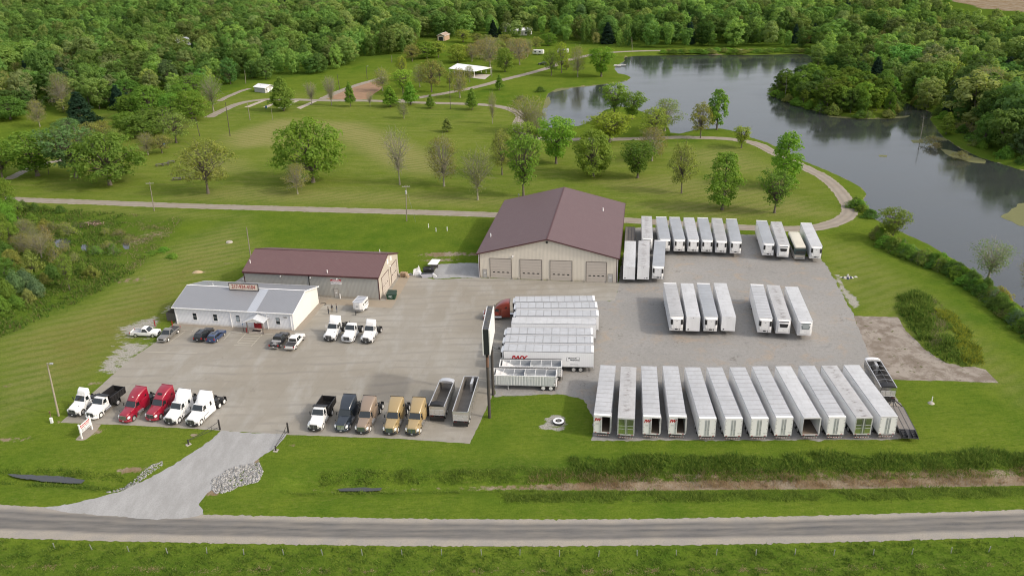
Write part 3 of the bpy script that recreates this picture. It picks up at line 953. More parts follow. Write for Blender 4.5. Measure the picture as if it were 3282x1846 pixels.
def axle(parent, y, hw=1.22, r=.51, dual=True, rim=None):
 for s in (-1, 1):
  wheel(parent, s * (hw - .15), y, r, .30, rim, s)
  if dual:
   wheel(parent, s * (hw - .49), y, r, .30, DARKSTEEL, -s)

# ------------------------------------------------------------------ box trailers
TL, TW, TH, TF = 16.1, 1.295, 4.11, 1.14

def box_trailer(doors='shut', nose='reefer', roof=ROOF_A, side=None, rearcap=True, text=None, L=TL):
 """rear at y=0, nose at y=L"""
 side = side or SIDE
 root = empty('box_trailer')
 b = MB()
 wall = .05
 for s in (-1, 1):
  b.box(s * TW - (wall if s > 0 else 0), s * TW + (0 if s > 0 else wall), .03, L - .06, TF, TH - .02)
 b.box(-TW + wall, TW - wall, L - .12, L - .06, TF, TH - .02)
 b.build('body', side, root)
 f = MB().box(-TW + wall, TW - wall, .02, L - .12, TF - .02, TF + .04)
 f.build('floor', WOODFL, root)
 r = MB()
 n = 6
 rings = []
 for y in (0.02, L - .05):
  rings.append([(x * TW / n * 1.0, y, TH - .02 + .035 * (1 - (x / n) ** 2)) for x in range(-n, n + 1)] + [(TW, y, TH - .06), (-TW, y, TH - .06)])
 r.loft(rings)
 r.build('roof', roof, root)
 rail = MB()
 for s in (-1, 1):
  rail.box(s * TW - .012 * (1 - s), s * TW + .012 * (1 + s), .02, L - .05, TH - .11, TH - .015)
  rail.box(s * TW - .012 * (1 - s), s * TW + .012 * (1 + s), .02, L - .05, TF - .08, TF + .03)
 rail.build('rail', TRIM, root)
 # rear frame
 fr = MB()
 fr.box(-TW, TW, -.06, .02, TH - .18, TH + .02)
 fr.box(-TW, TW, -.06, .02, TF - .16, TF - .02)
 fr.box(-TW, -TW + .07, -.06, .02, TF - .02, TH - .18)
 fr.box(TW - .07, TW, -.06, .02, TF - .02, TH - .18)
 fr.build('rear_frame', PAINTW if rearcap else WHITE2, root)
 if rearcap:
  MB().box(-TW - .01, TW + .01, -.05, .42, TH + .022, TH + .05).build('roof_cap', PAINTW, root)
 dm = POLISH if doors == 'steel' else PAINTW

 def door(s, opened):
  d = MB().box(-.6, .6, -.05, 0, 0, TH - TF - .18)
  o = d.build('door', dm, root)
  if not opened:
   o.location = (s * .605, -.012, TF - .01)
  else:                                      # folded right back along the side
   o.location = (s * (TW + .075), .62, TF - .01)
   o.rotation_euler = (0, 0, R(90))
  q = MB()
  for k in (.12, .27):
   q.tube([(-s * (.6 - k), -.075, .02), (-s * (.6 - k), -.075, TH - TF - .2)], .022, 6)
  for z in (.35, 1.1, 1.9, 2.5):
   q.box(s * .6 - .03 - .09 * (1 + s) / 2, s * .6 + .03 + .09 * (1 - s) / 2, -.07, -.045, z, z + .07)
  q.box(-s * .38 - .1, -s * .38 + .1, -.09, -.06, .95, 1.02)
  q.build('lock_rods', TRIM, o)
  if doors == 'steel':
   e = MB()
   for z in (.02, .95, 1.5, TH - TF - .26):
    e.box(-.6, .6, -.066, -.045, z, z + .06)
   for x in (-.6, .52):
    e.box(x, x + .08, -.067, -.045, .08, TH - TF - .26)
   e.build('door_trim', M('bright_trim', (.62, .64, .60), .4, metal=.4), o)
  if text and s < 0 and doors != 'steel':
   add_text('lettering', text, .66, RED, o, (-.08, -.056, 2.22), (R(90), 0, 0), .045, .004, 1.1, .25)
   k = MB().box(-.38, .12, -.056, -.05, 1.35, 1.38).box(-.38, .05, -.056, -.05, 1.45, 1.48).box(-.38, .12, -.056, -.05, 1.55, 1.58)
   k.build('door_print', TRIM, o)
  elif doors == 'shut' and s > 0:
   k = MB().box(.1, .42, -.056, -.05, .42, .46).box(.1, .36, -.056, -.05, .30, .34).box(.30, .46, -.056, -.05, .12, .17)
   k.build('door_print', TRIM, o)
  return o
 if doors in ('shut', 'steel'):
  door(-1, False), door(1, False)
 elif doors == 'half':
  door(-1, False), door(1, True)
 elif doors == 'open':
  door(-1, True), door(1, True)
 # bumper and running gear
 bp = MB().box(-1.15, 1.15, .0, .1, .46, .58)
 for x in (-.75, .75):
  bp.box(x - .05, x + .05, .0, .1, .58, TF - .16)
 bp.build('rear_bumper', TRIM, root)
 MB().box(-1.1, 1.1, -.006, .0, .48, .56).build('reflective_tape', TAPE, root)
 for x in (-.98, .98):
  MB().box(x - .14, x + .14, -.075, -.058, TF - .13, TF - .05).build('tail_lamp', REDLENS, root)
 ch = MB().box(-.45, -.35, .5, L - 2.5, .95, TF - .02).box(.35, .45, .5, L - 2.5, .95, TF - .02).box(-.5, .5, L - 3.2, L - .2, 1.05, TF - .02)
 for y in (1.7, 2.6, 3.4, 4.5):
  ch.box(-.5, .5, y, y + .12, .55, 1.0)
 ch.build('chassis_frame', DARKSTEEL, root)
 for y in (2.25, 3.5):
  axle(root, y)
 for s in (-1, 1):
  MB().box(s * .85 - .3, s * .85 + .3, 1.42, 1.44, .18, .98).build('mud_flap', MUD, root)
  g = MB().box(s * .95 - .05, s * .95 + .05, L - 3.0, L - 2.9, .1, 1.1).box(s * .95 - .14, s * .95 + .14, L - 3.1, L - 2.8, .0, .1)
  g.build('landing_leg', TRIM, root)
 # nose
 nw = MB().box(-TW, TW, L - .06, L - .005, TF - .05, TH - .03)
 nw.build('nose_panel', PAINTW if nose != 'plain' else WHITE, root)
 if nose == 'reefer':
  u = MB()
  zb, zt = 1.72, 3.92
  u.loft([rrect(L - .005, 1.10, zb, zt, .12, xt=1.16), rrect(L + .30, 1.08, zb + .02, zt - .02, .14, xt=1.14), rrect(L + .46, .92, zb + .10, zt - .14, .2, xt=.98)])
  un = u.build('cooling_unit', PAINTW, root, smooth=35)
  for s in (-1, 1):
   v = MB().prism([(s * .76, L + .40), (s * .76, L + .478), (s * .95, L + .485), (s * 1.17, L + .32), (s * 1.17, L + .22), (s * .95, L + .38)], 2.62, 3.68)
   v.build('side_vent', BLACK, un)
  MB().box(-.12, .12, L + .46, L + .475, 3.3, 3.4).box(-.05, .05, L + .46, L + .475, 2.0, 2.1).box(-.62, .62, L + .462, L + .47, 3.55, 3.57).box(-.64, -.62, L + .462, L + .47, 1.95, 3.45).box(.62, .64, L + .462, L + .47, 1.95, 3.45).build('unit_badge', TRIM, un)
  MB().box(-.25, .25, L - .003, L + .05, 1.3, 1.52).build('hose_box', BLACK, root)
  MB().box(-.62, -.56, L - .003, L + .04, 1.16, 1.62).build('hose', BLACK, root)
  mt = MB().box(-TW - .012, -TW + .05, L - .07, L + .01, TF, TH - .1)
  mt.build('corner_post', DARKSTEEL, root)
 elif nose in ('grille', 'greygrille'):
  u = MB().loft([rrect(L - .005, 1.08, 1.5, 3.95, .1), rrect(L + .36, 1.02, 1.55, 3.88, .14), rrect(L + .46, .95, 1.62, 3.6, .16)])
  un = u.build('cooling_unit', PAINTW, root, smooth=35)
  g = MB().loft([[(-.92, L + .39, 3.82), (.92, L + .39, 3.82), (.66, L + .475, 2.62), (-.66, L + .475, 2.62)], [(-.92, L + .43, 3.82), (.92, L + .43, 3.82), (.66, L + .505, 2.62), (-.66, L + .505, 2.62)]])
  gr = g.build('grille', BLACK if nose == 'grille' else M('grey_grille', (.20, .23, .23), .4, metal=.3), un)
  if nose == 'greygrille':
   MB().loft([[(-.66, L + .445, 3.65), (.66, L + .445, 3.65), (.5, L + .505, 2.75), (-.5, L + .505, 2.75)], [(-.66, L + .465, 3.65), (.66, L + .465, 3.65), (.5, L + .52, 2.75), (-.5, L + .52, 2.75)]]).build('grille_mesh', M('mesh_grey', (.33, .36, .36), .4), un)
  MB().box(-.06, .1, L + .46, L + .475, 1.95, 2.05).box(-.3, -.29, L + .46, L + .47, 1.7, 2.5).build('unit_badge', TRIM, un)
 else:
  k = MB().box(.72, .98, L - .004, L + .02, 1.32, 1.55) if random.random() < .5 else MB().box(-.98, -.72, L - .004, L + .02, 1.32, 1.55).box(-.4, -.3, L - .004, L + .02, 1.3, 1.5)
  k.box(-.05, .05, L - .004, L + .05, TH - .22, TH - .12)
  k.build('glad_hand_box', DARKSTEEL, root)
 return root

KINDS_T = {}

def put_trailer(key, make, x, y, rz, label, group):
 if key not in KINDS_T:
  o = KINDS_T[key] = make()
 else:
  o = copy_tree(KINDS_T[key])
 o.location = (x, y, 0.012)
 o.rotation_euler = (0, 0, rz)
 tag(o, label, 'trailer', group)
 return o

front = [(13.41, 109.92, -9.9), (17.02, 109.08, -9.2), (20.97, 109.15, -7.5), (24.9, 108.99, -6.5), (29.37, 108.25, -3.4), (33.33, 108.05, -2.5), (37.23, 107.88, -2.42), (41.02, 107.96, -2.5), (45.14, 107.77, -1.8), (48.95, 107.74, -2.4), (53.03, 107.57, -1.2), (56.78, 107.55, -1.4)]
GF = 'white trailers in the front row with their doors to the road'
ft = ['half', 'steel', 'half', 'half', 'shut', 'shut', 'shut', 'shut', 'open', 'shut', 'steel', 'shut']
fl = ['white box trailer with one door open, left end of the front row beside the grass',
  'white box trailer with mirror steel doors, second from the left end of the front row',
  'white box trailer with one door open, right after the first mirror door trailer',
  'white box trailer with one door open, just left of the first shut white doors',
  'white box trailer with shut doors, right after the half open red lettered trailers',
  'white box trailer with shut white doors, sixth from the left in the front row',
  'white box trailer with shut white doors, seventh from the left in the front row',
  'white box trailer with shut doors just left of the wide open empty trailer',
  'white box trailer with both rear doors open and its empty inside showing',
  'white box trailer with shut doors just right of the wide open empty trailer',
  'white box trailer with mirror steel doors, second from the right end of the front row',
  'white box trailer with shut doors, right end of the front row beside the dump trailer']
for i, (x, y, a) in enumerate(front):
 rf = ROOF_D if i in (1, 10) else (ROOF_B if i in (8, 11) else ROOF_A)
 tx = 'IW' if ft[i] == 'half' else None
 put_trailer(('f', ft[i], rf.name, tx), lambda: box_trailer(ft[i], 'grille' if ft[i] != 'steel' else 'reefer', rf, rearcap=ft[i] in ('half', 'shut') and i != 11, text=tx), x, y, R(a), fl[i], GF)

def nose_first(x, y, a, L=TL):                   # (x,y) is the nose near the camera
 return x - math.sin(R(a)) * L, y + math.cos(R(a)) * L, R(a) + PI

GM = 'white trailers standing in the middle of the gravel lot'
mid = [(31.52, 144.05, -5.6, 'reefer', ROOF_E, 'white refrigerated trailer with a dirty banded roof, left end of the middle row'),
  (34.62, 143.68, -7.0, 'plain', ROOF_B, 'plain nosed white trailer with a bare grey roof, second in the middle row'),
  (37.98, 143.47, -7.0, 'reefer', ROOF_C, 'white refrigerated trailer between two plain nosed trailers of the middle row'),
  (41.34, 143.35, -7.5, 'plain', ROOF_B, 'plain nosed clean white trailer at the right of the middle group of four'),
  (48.06, 142.32, -9.75, 'reefer', ROOF_A, 'white refrigerated trailer with a white unit, left of the middle group of three'),
  (51.34, 141.65, -9.5, 'grille', ROOF_D, 'white refrigerated trailer with a black grille, centre of the middle group of three'),
  (55.11, 140.6, -8.4, 'greygrille', ROOF_B, 'white refrigerated trailer with a grey mesh grille, right of the middle group of three')]
for x, y, a, ns, rf, lb in mid:
 X, Y, A = nose_first(x, y, a)
 put_trailer(('m', ns, rf.name), lambda: box_trailer('shut', ns, rf, rearcap=ns == 'reefer'), X, Y, A, lb, GM)
GB = 'white trailers parked along the back lane'
back = [(32.7, 187.2, -8.3, 'grille', ROOF_D, 'white trailer with a dirty grey roof and dark nose, first in the back row'),
  (36.8, 186.35, -6.5, 'reefer', ROOF_C, 'white refrigerated trailer partly hidden behind the trailer nearest the workshop lane'),
  (40.2, 185.8, -6.2, 'reefer', ROOF_C, 'white refrigerated trailer, third in the back row counted from the workshop'),
  (43.4, 185.3, -7.4, 'reefer', ROOF_A, 'white refrigerated trailer without a roof cap, fourth in the back row'),
  (46.6, 184.95, -8.3, 'reefer', ROOF_C, 'white refrigerated trailer, fifth in the back row counted from the workshop'),
  (49.75, 184.2, -9.3, 'reefer', ROOF_E, 'white refrigerated trailer with a dark banded roof, sixth in the back row'),
  (53.05, 183.5, -10.0, 'reefer', ROOF_C, 'white refrigerated trailer at the right end of the long back row'),
  (60.2, 181.7, -9.9, 'reefer', ROOF_C, 'white refrigerated trailer two places left of the parked coach'),
  (63.3, 180.5, -10.6, 'grille', ROOF_D, 'white refrigerated trailer with a black grille directly left of the parked coach'),
  (70.4, 179.0, -10.1, 'reefer', ROOF_B, 'white refrigerated trailer with a clean roof directly right of the parked coach')]
for i, (x, y, a, ns, rf, lb) in enumerate(back):
 X, Y, A = nose_first(x, y, a)
 put_trailer(('b', ns, rf.name, i == 3), lambda: box_trailer('shut', ns, rf, rearcap=ns == 'reefer' and i != 3), X, Y, A, lb, GB)
GW = 'white trailers beside the big workshop'
by = [(25.9, 169.55, -8.9, 'plain', ROOF_B, 'plain nosed white trailer closest to the big workshop wall'),
  (29.0, 169.4, -9.4, 'plain', ROOF_D, 'plain nosed white trailer with a scuffed grey roof beside the one at the workshop'),
  (32.3, 169.55, -11.2, 'reefer', ROOF_C, 'white refrigerated trailer, third from the big workshop wall')]
for x, y, a, ns, rf, lb in by:
 X, Y, A = nose_first(x, y, a)
 put_trailer(('b', ns, rf.name, False), lambda: box_trailer('shut', ns, rf, rearcap=ns == 'reefer'), X, Y, A, lb, GW)
GS = 'white trailers parked sideways behind the billboard'
side_t = [(16.64, 153.46, 177.6, 'reefer', ROOF_F, 'white trailer hitched behind the rust red semi truck, rearmost of the sideways stack'),
   (16.81, 150.28, 177.0, 'reefer', ROOF_F, 'white refrigerated trailer, second from the back of the sideways stack'),
   (16.68, 146.45, 175.7, 'reefer', ROOF_F, 'white refrigerated trailer just behind the plain roofed one in the sideways stack'),
   (15.83, 142.95, 174.9, 'plain', ROOF_B, 'plain white trailer with a smooth seamless roof in the middle of the sideways stack'),
   (14.81, 138.72, 175.4, 'reefer', ROOF_F, 'white refrigerated trailer just in front of the smooth roofed one'),
   (14.53, 135.30, 174.9, 'reefer', ROOF_F, 'white refrigerated trailer directly behind the red lettered one'),
   (14.26, 131.75, 174.6, 'reefer', ROOF_F, 'white refrigerated trailer with big red lettering on its side, front of the sideways stack')]
for i, (x, y, th, ns, rf, lb) in enumerate(side_t):
 o = put_trailer(('s', ns, i == 6), lambda: box_trailer('shut', ns, rf, rearcap=ns == 'reefer'), x, y, R(th - 90), lb, GS)
 if i == 6:
  # local +x of this trailer faces away from the camera, -x toward it
  xs_ = -TW - .008
  add_text('lettering', 'IWX', 1.35, RED, o, (TW + .03, 11.6, 2.72), (R(90), 0, R(90)), .06, .004, 1.0, .2)
  for c_ in [c for c in o.children if c.name.startswith('lettering')]:
   c_.location = (xs_, 13.3, 2.62)
   c_.rotation_euler = (R(90), 0, R(-90))
  BLK = M('letter_black', (.03, .03, .032), .5)
  add_text('lettering', 'MOTOR', .36, BLK, o, (xs_, 3.75, 2.85), (R(90), 0, R(-90)), .012, .004, 1.15, .15)
  add_text('lettering', 'FREIGHT', .36, BLK, o, (xs_, 3.35, 2.47), (R(90), 0, R(-90)), .012, .004, 1.15, .15)
  add_text('lettering', 'www.iwx.com', .2, BLK, o, (xs_, 3.4, 1.62), (R(90), 0, R(-90)), .004, .004, 1.25)
  k = MB()
  for y0, y1, z0, z1 in ((4.75, 4.79, 2.3, 3.0), (4.55, 4.79, 3.0, 3.03), (4.4, 4.75, 2.3, 2.33), (2.45, 2.49, 2.35, 3.05), (2.45, 3.1, 3.03, 3.06), (2.45, 2.7, 2.33, 2.36)):
   k.box(xs_ - .004, xs_ + .004, y0, y1, z0, z1)
  k.build('lettering_frame', BLK, o)
# ------------------------------------------------------------------ trucks
def paint(name, col, flake=0.0, dirt=.2):
 return M(name, col, .28, metal=flake, var=.03, scale=.6, coat=.8, dirt=(tuple(.5 * c + .12 for c in col), dirt))

P_RED = paint('truck_red', (.27, .008, .026))
P_RUST = paint('truck_rust', (.20, .026, .012))
P_NAVY = paint('truck_navy', (.018, .026, .038))
P_TAN = paint('truck_tan', (.25, .19, .14))
P_GOLD = paint('truck_gold', (.35, .26, .125))
STEP = M('fuel_tank_alu', (.62, .63, .64), .28, metal=.85, var=.08)

def truck(style, pm, rim=WRIM, rear=((-5.2, -6.6)), frame_end=-7.5, roof='smooth', bumper=None, stack=False, grille_m=None, badge=False, ornament=False):
 """conventional truck, front axle over the origin, nose to +y"""
 root = empty('semi_truck' if style != 'dump' else 'dump_truck')
 bm_ = bumper or BLACK
 # hood with flared fenders
 h = MB()
 h.loft([rrect(1.10, .70, .62, 1.42, .10, xt=.66), rrect(1.0, .80, .58, 1.55, .14, xt=.74), rrect(.65, .86, .70, 1.66, .16, xt=.80), rrect(0.0, .92, .85, 1.78, .16, xt=.86), rrect(-.88, 1.0, .9, 1.92, .14, xt=.94)])
 ho = h.build('hood', pm, root, smooth=40)
 for s in (-1, 1):
  m = MB()
  rings = []
  for a in range(200, -21, -20):
   c, q = math.cos(R(a)), math.sin(R(a))
   r0, r1 = .57, .70 + .05 * max(q, 0)
   y0, y1, z0, z1 = r0 * c, r1 * c * (1.22 if c > 0 else 1.05), .52 + r0 * q, .52 + r1 * q
   rings.append([(s * .70, y0, z0), (s * 1.20, y0, z0), (s * 1.19, y1, z1), (s * .70, y1, z1 + .12 * max(q, 0))])
  m.loft(rings)
  m.build('fender', pm, root, smooth=50)
  l = MB().loft([rrect(1.13, .11, .92, 1.18, .05, cx=s * .86), rrect(.95, .16, .92, 1.26, .08, cx=s * .94), rrect(.72, .14, 1.0, 1.3, .06, cx=s * .98)])
  l.build('headlight', LENS, root, smooth=40)
 g = MB().loft([rrect(1.08, .58, .56, 1.36, .08, xt=.62), rrect(1.165, .55, .58, 1.33, .08, xt=.59)])
 go_ = g.build('grille', grille_m or BLACK, root)
 k = MB()
 for i in range(1, 7):
  k.box(-.54, .54, 1.165, 1.182, .60 + i * .10, .615 + i * .10)
 k.box(-.02, .02, 1.165, 1.186, .60, 1.32)
 k.build('grille_bars', CHROME if grille_m else TRIM, go_)
 if grille_m or style == 'sleeper':
  MB().box(-.62, .62, 1.08, 1.19, 1.335, 1.41).build('grille_surround', CHROME if grille_m else TRIM, go_)
 b = MB().loft([rrect(.78, 1.19, .36, .74, .12), rrect(1.05, 1.10, .34, .70, .14), rrect(1.26, .80, .36, .60, .10)])
 b.build('bumper', bm_, root, smooth=40)
 MB().box(-.16, .16, 1.26, 1.276, .42, .54).build('licence_plate', PLATE, root)
 # cab
 hw = 1.02
 ye = -2.45 if style != 'sleeper' else -2.6
 if style == 'sleeper' and roof == 'smooth':
  ztop = 2.78
 else:
  ztop = 2.72
 c = MB()
 c.prof([(-.80, .72, hw), (-.78, 1.88, hw), (-.90, 1.94, hw), (-1.46, ztop - .04, hw - .12), (-1.60, ztop + .02, hw - .16), (ye, ztop + .05, hw - .12), (ye, .72, hw)])
 c.build('cab', pm, root, bevel=.035, smooth=35)
 w = MB().hexa([(-.95, -.90, 1.93), (.95, -.90, 1.93), (.83, -1.47, 2.70), (-.83, -1.47, 2.70)], [(-.95, -.855, 1.955), (.95, -.855, 1.955), (.83, -1.425, 2.725), (-.83, -1.425, 2.725)])
 w.build('windshield', GLASS, root)
 MB().box(-.86, .86, -1.56, -1.40, ztop - .02, ztop + .05).build('sun_visor', pm, root)
 for s in (-1, 1):
  x0, x1 = s * (hw + .004), s * (hw - .085)
  sw = MB().add([(x0, -1.16, 1.98), (x0, -2.02, 1.86), (s * (hw - .065), -2.02, 2.50), (s * (hw - .075), -1.46, 2.56), (x0 - s * .05, -1.16, 1.98), (x0 - s * .05, -2.02, 1.86), (s * (hw - .12), -2.02, 2.50), (s * (hw - .12), -1.46, 2.56)],
      [(0, 1, 2, 3), (7, 6, 5, 4), (0, 4, 5, 1), (1, 5, 6, 2), (2, 6, 7, 3), (3, 7, 4, 0)])
  sw.build('side_window', GLASS, root)
  d = MB()
  for y_ in (-1.08, -2.12):
   d.box(s * (hw + .002) - .004, s * (hw + .002) + .004, y_, y_ + .012, .95, 1.95)
  d.box(s * (hw + .01) - .015, s * (hw + .01) + .015, -2.05, -1.92, 1.62, 1.67)
  d.build('door_seam', DARKSTEEL, root)
  mm = MB().box(s * 1.28 - .06, s * 1.28 + .06, -1.06, -.97, 1.95, 2.50).tube([(s * 1.02, -1.10, 2.42), (s * 1.28, -1.02, 2.42)], .018, 6).tube([(s * 1.02, -1.10, 2.02), (s * 1.28, -1.02, 2.02)], .018, 6)
  mm.build('mirror', BLACK if pm != PAINTW or random.random() < .5 else pm, root)
  if rim is ALU or badge:
   q = MB().loft([rrect(.42, .08, 1.80, 1.94, .04, cx=s * 1.02), rrect(.34, .05, 1.82, 1.92, .03, cx=s * 1.02)]).tube([(s * .92, .38, 1.5), (s * 1.02, .38, 1.82)], .014, 5)
   q.build('hood_mirror', BLACK, root)
  # steps and tank
  tk = MB().tube([(s * .90, -2.55, .68), (s * .90, -1.15, .68)], .30, 14)
  tk.build('fuel_tank', STEP, root, smooth=40)
  MB().box(s * 1.08 - .12, s * 1.08 + .12, -2.4, -1.2, .98, 1.01).build('step', TRIM, root)
 ml = MB()
 for x in (-.6, -.15, 0, .15, .6):
  ml.box(x - .04, x + .04, -1.62, -1.52, ztop - .02, ztop + .03)
 ml.build('marker_lamps', M('amber_lamp', (.42, .14, .015), .3), root)
 if style == 'sleeper':
  s_ = MB()
  sw_ = 1.20
  if roof == 'smooth':
   rings = [rrect(-1.44, .82, 2.55, 2.84, .10, xt=.80), rrect(-1.75, .98, 2.40, 3.10, .18, xt=.86), rrect(-2.25, 1.10, 2.30, 3.46, .24, xt=.96), rrect(-2.9, 1.18, 2.20, 3.76, .28, xt=1.04), rrect(-3.6, 1.20, 2.1, 3.92, .26, xt=1.10), rrect(-4.30, 1.21, 2.1, 3.96, .22, xt=1.12)]
   s_.loft(rings)
   s_.build('roof_fairing', pm, root, smooth=50)
   MB().loft([rrect(-2.42, 1.02, .74, 2.5, .05), rrect(-2.75, 1.20, .74, 2.5, .05), rrect(-4.30, 1.21, .74, 2.5, .05)]).build('sleeper', pm, root, smooth=40)
   MB().box(-1.11, 1.11, -4.36, -4.30, 3.86, 4.02).build('rear_spoiler', BLACK if pm in (P_GOLD, P_TAN, P_RUST, P_NAVY) else pm, root)
   for s in (-1, 1):
    MB().loft([[(s * 1.16, -3.35, 2.80), (s * 1.205, -3.35, 2.72), (s * 1.205, -3.68, 2.72), (s * 1.18, -3.68, 3.1)], [(s * 1.22, -3.35, 2.80), (s * 1.235, -3.35, 2.72), (s * 1.235, -3.68, 2.72), (s * 1.215, -3.68, 3.1)]]).build('sleeper_window', GLASS, root)
   if pm is P_RED and badge:
    MB().tube([(0, -1.98, 3.24), (0, -2.0, 3.31)], .16, 16).build('roof_vent', PAINTW, root)
   if ornament:
    MB().loft([[(-.42, -2.0, 3.28), (.42, -2.0, 3.28), (.46, -2.32, 3.50), (-.46, -2.32, 3.50)], [(-.42, -1.97, 3.31), (.42, -1.97, 3.31), (.46, -2.29, 3.54), (-.46, -2.29, 3.54)]]).build('roof_hatch', BLACK, root)
  else:
   rings = [rrect(-1.72, .70, 2.70, 2.86, .05, xt=.34), rrect(-2.1, .96, 2.62, 3.26, .16, xt=.52), rrect(-2.7, 1.14, 2.5, 3.66, .22, xt=.82), rrect(-3.4, 1.19, 2.3, 3.90, .2, xt=1.06), rrect(-4.05, 1.20, 2.2, 3.98, .12, xt=1.15)]
   s_.loft(rings)
   s_.build('roof_fairing', pm, root, smooth=40)
   for s in (-1, 1):
    MB().loft([[(s * .30, -1.75, 2.85), (s * .40, -1.75, 2.82), (s * .36, -1.75, 2.80)], [(s * .70, -2.6, 3.60), (s * .90, -2.6, 3.52), (s * .8, -2.6, 3.5)], [(s * 1.12, -4.05, 4.04), (s * 1.21, -4.05, 3.96), (s * 1.15, -4.05, 3.9)]]).build('fairing_ridge', pm, root, smooth=50)
   MB().loft([rrect(-2.42, 1.03, .74, 2.6, .05), rrect(-2.6, 1.19, .74, 2.6, .05), rrect(-4.05, 1.20, .74, 2.6, .05)]).build('sleeper', pm, root, smooth=40)
   for s in (-1, 1):
    MB().box(s * 1.2 - .02, s * 1.2 + .02, -3.25, -2.78, 1.95, 2.62).build('sleeper_window', GLASS, root)
    MB().loft([[(s * 1.18, -.95, .42), (s * 1.21, -.95, .95), (s * 1.12, -.95, .95)], [(s * 1.2, -4.1, .40), (s * 1.23, -4.1, 1.1), (s * 1.12, -4.1, 1.1)]]).build('side_skirt', pm, root)
   MB().box(-1.16, 1.16, -4.09, -4.05, 2.4, 4.02).build('fairing_edge', BLACK, root)
  bk = -4.1
 elif roof == 'wedge':
  rings = [rrect(-1.62, .86, 2.66, 2.78, .05, xt=.70), rrect(-1.72, .92, 2.66, 3.25, .16, xt=.78), rrect(-1.95, .98, 2.66, 3.55, .2, xt=.86), rrect(-2.48, 1.02, 2.66, 3.68, .14, xt=.98)]
  MB().loft(rings).build('roof_fairing', pm, root, smooth=45)
  bk = -2.5
 elif roof == 'tall':
  rings = [rrect(-1.7, .78, 2.66, 2.80, .05, xt=.66), rrect(-2.0, .98, 2.66, 3.3, .2, xt=.84), rrect(-2.6, 1.14, 2.5, 3.75, .22, xt=1.04), rrect(-3.0, 1.18, 1.2, 3.86, .12, xt=1.14)]
  MB().loft(rings).build('roof_fairing', pm, root, smooth=45)
  for s in (-1, 1):
   MB().box(s * 1.0 - .03, s * 1.0 + .03, -2.42, -2.2, 1.9, 2.55).build('rear_quarter_window', GLASS, root)
  bk = -3.0
 else:
  bk = -2.5
 # frame, axles and coupling
 f = MB()
 for s in (-1, 1):
  f.box(s * .43 - .05, s * .43 + .05, frame_end, .9, .62, .92)
 for y in (-3.2, -4.4, frame_end + .1):
  f.box(-.43, .43, y, y + .12, .68, .88)
 f.box(-.30, .30, -2.4, .9, .45, .9)
 f.build('chassis_frame', DARKSTEEL, root)
 if style != 'dump':
  yc = sum(rear) / len(rear)
  fw = MB().prism([(-.5, yc - .3), (.5, yc - .3), (.5, yc + .55), (-.5, yc + .55), (-.5, yc + .1), (-.12, yc + .1), (-.12, yc - .1), (-.5, yc - .1)][:4], 1.06, 1.13).box(-.5, .5, yc - .1, yc + .3, .9, 1.06)
  fw.build('fifth_wheel', DARKSTEEL, root)
  MB().box(-.40, .40, bk - .9, bk - .2, .92, .96).build('deck_plate', STEP, root)
 for s in (-1, 1):
  wheel(root, s * 1.02, 0, .50, .30, rim, s)
  MB().box(s * .9 - .28, s * .9 + .28, rear[-1] - .75, rear[-1] - .73, .2, 1.05).build('mud_flap', MUD, root)
 for y in rear:
  axle(root, y, 1.22, .51, True, rim)
 if stack:
  MB().tube([(.98, bk - .12, .9), (.98, bk - .12, 3.5), (.98, bk - .2, 3.7)], .07, 10).build('exhaust_stack', CHROME, root, smooth=40)
 else:
  MB().tube([(.62, bk - .08, .9), (.62, bk - .08, 3.0 if style != 'sleeper' else 3.4)], .06, 8).build('exhaust_stack', DARKSTEEL, root, smooth=40)
 if style == 'dump':
  dm = M('dump_black', (.014, .013, .014), .5, var=.3, coat=.2)
  y0, y1, z0, z1 = -2.75, -6.35, 1.12, 2.25
  d = MB()
  for s in (-1, 1):
   d.hexa([(s * 1.08, y0, z0), (s * 1.14, y0, z0), (s * 1.14, y1, z0), (s * 1.08, y1, z0)], [(s * 1.14, y0, z1), (s * 1.22, y0, z1), (s * 1.22, y1 - .1, z1), (s * 1.14, y1 - .1, z1)])
   for k in range(6):
    yy = y0 - .25 - k * .62
    d.hexa([(s * 1.14, yy, z0), (s * 1.20, yy, z0), (s * 1.20, yy - .08, z0), (s * 1.14, yy - .08, z0)], [(s * 1.22, yy, z1), (s * 1.27, yy, z1), (s * 1.27, yy - .08, z1), (s * 1.22, yy - .08, z1)])
   d.box(s * 1.2 - .06, s * 1.2 + .06, y1 - .08, y0, z1, z1 + .07)
  d.box(-1.14, 1.14, y0 - .04, y0 + .02, z0, 2.78)
  d.box(-1.14, 1.14, y1, y0, z0 - .06, z0)
  d.build('dump_bed', dm, root)
  MB().box(-1.16, 1.16, y1 - .08, y1 - .02, z0, z1).build('tailgate', dm, root)
  cg = MB().hexa([(-1.16, y0 - .02, 2.72), (1.16, y0 - .02, 2.72), (1.16, y0 + .72, 2.80), (-1.16, y0 + .72, 2.80)], [(-1.16, y0 - .02, 2.80), (1.16, y0 - .02, 2.80), (1.16, y0 + .72, 2.88), (-1.16, y0 + .72, 2.88)])
  cg.tube([(-1.15, y0 + .72, 2.86), (1.15, y0 + .72, 2.86)], .06, 8)
  cg.build('cab_guard', dm, root)
  MB().box(-.42, .42, -6.3, -2.7, .92, 1.06).build('hoist_frame', DARKSTEEL, root)
 return root

def put(o, x, y, rz, label, cat, group=None, z=0.02):
 o.location = (x, y, z)
 o.rotation_euler = (0, 0, rz)
 tag(o, label, cat, group)
 return o

def heading(fx, fy, bx, by):                     # yaw whose +y points from b to f
 return math.atan2(fy - by, fx - bx) - PI / 2

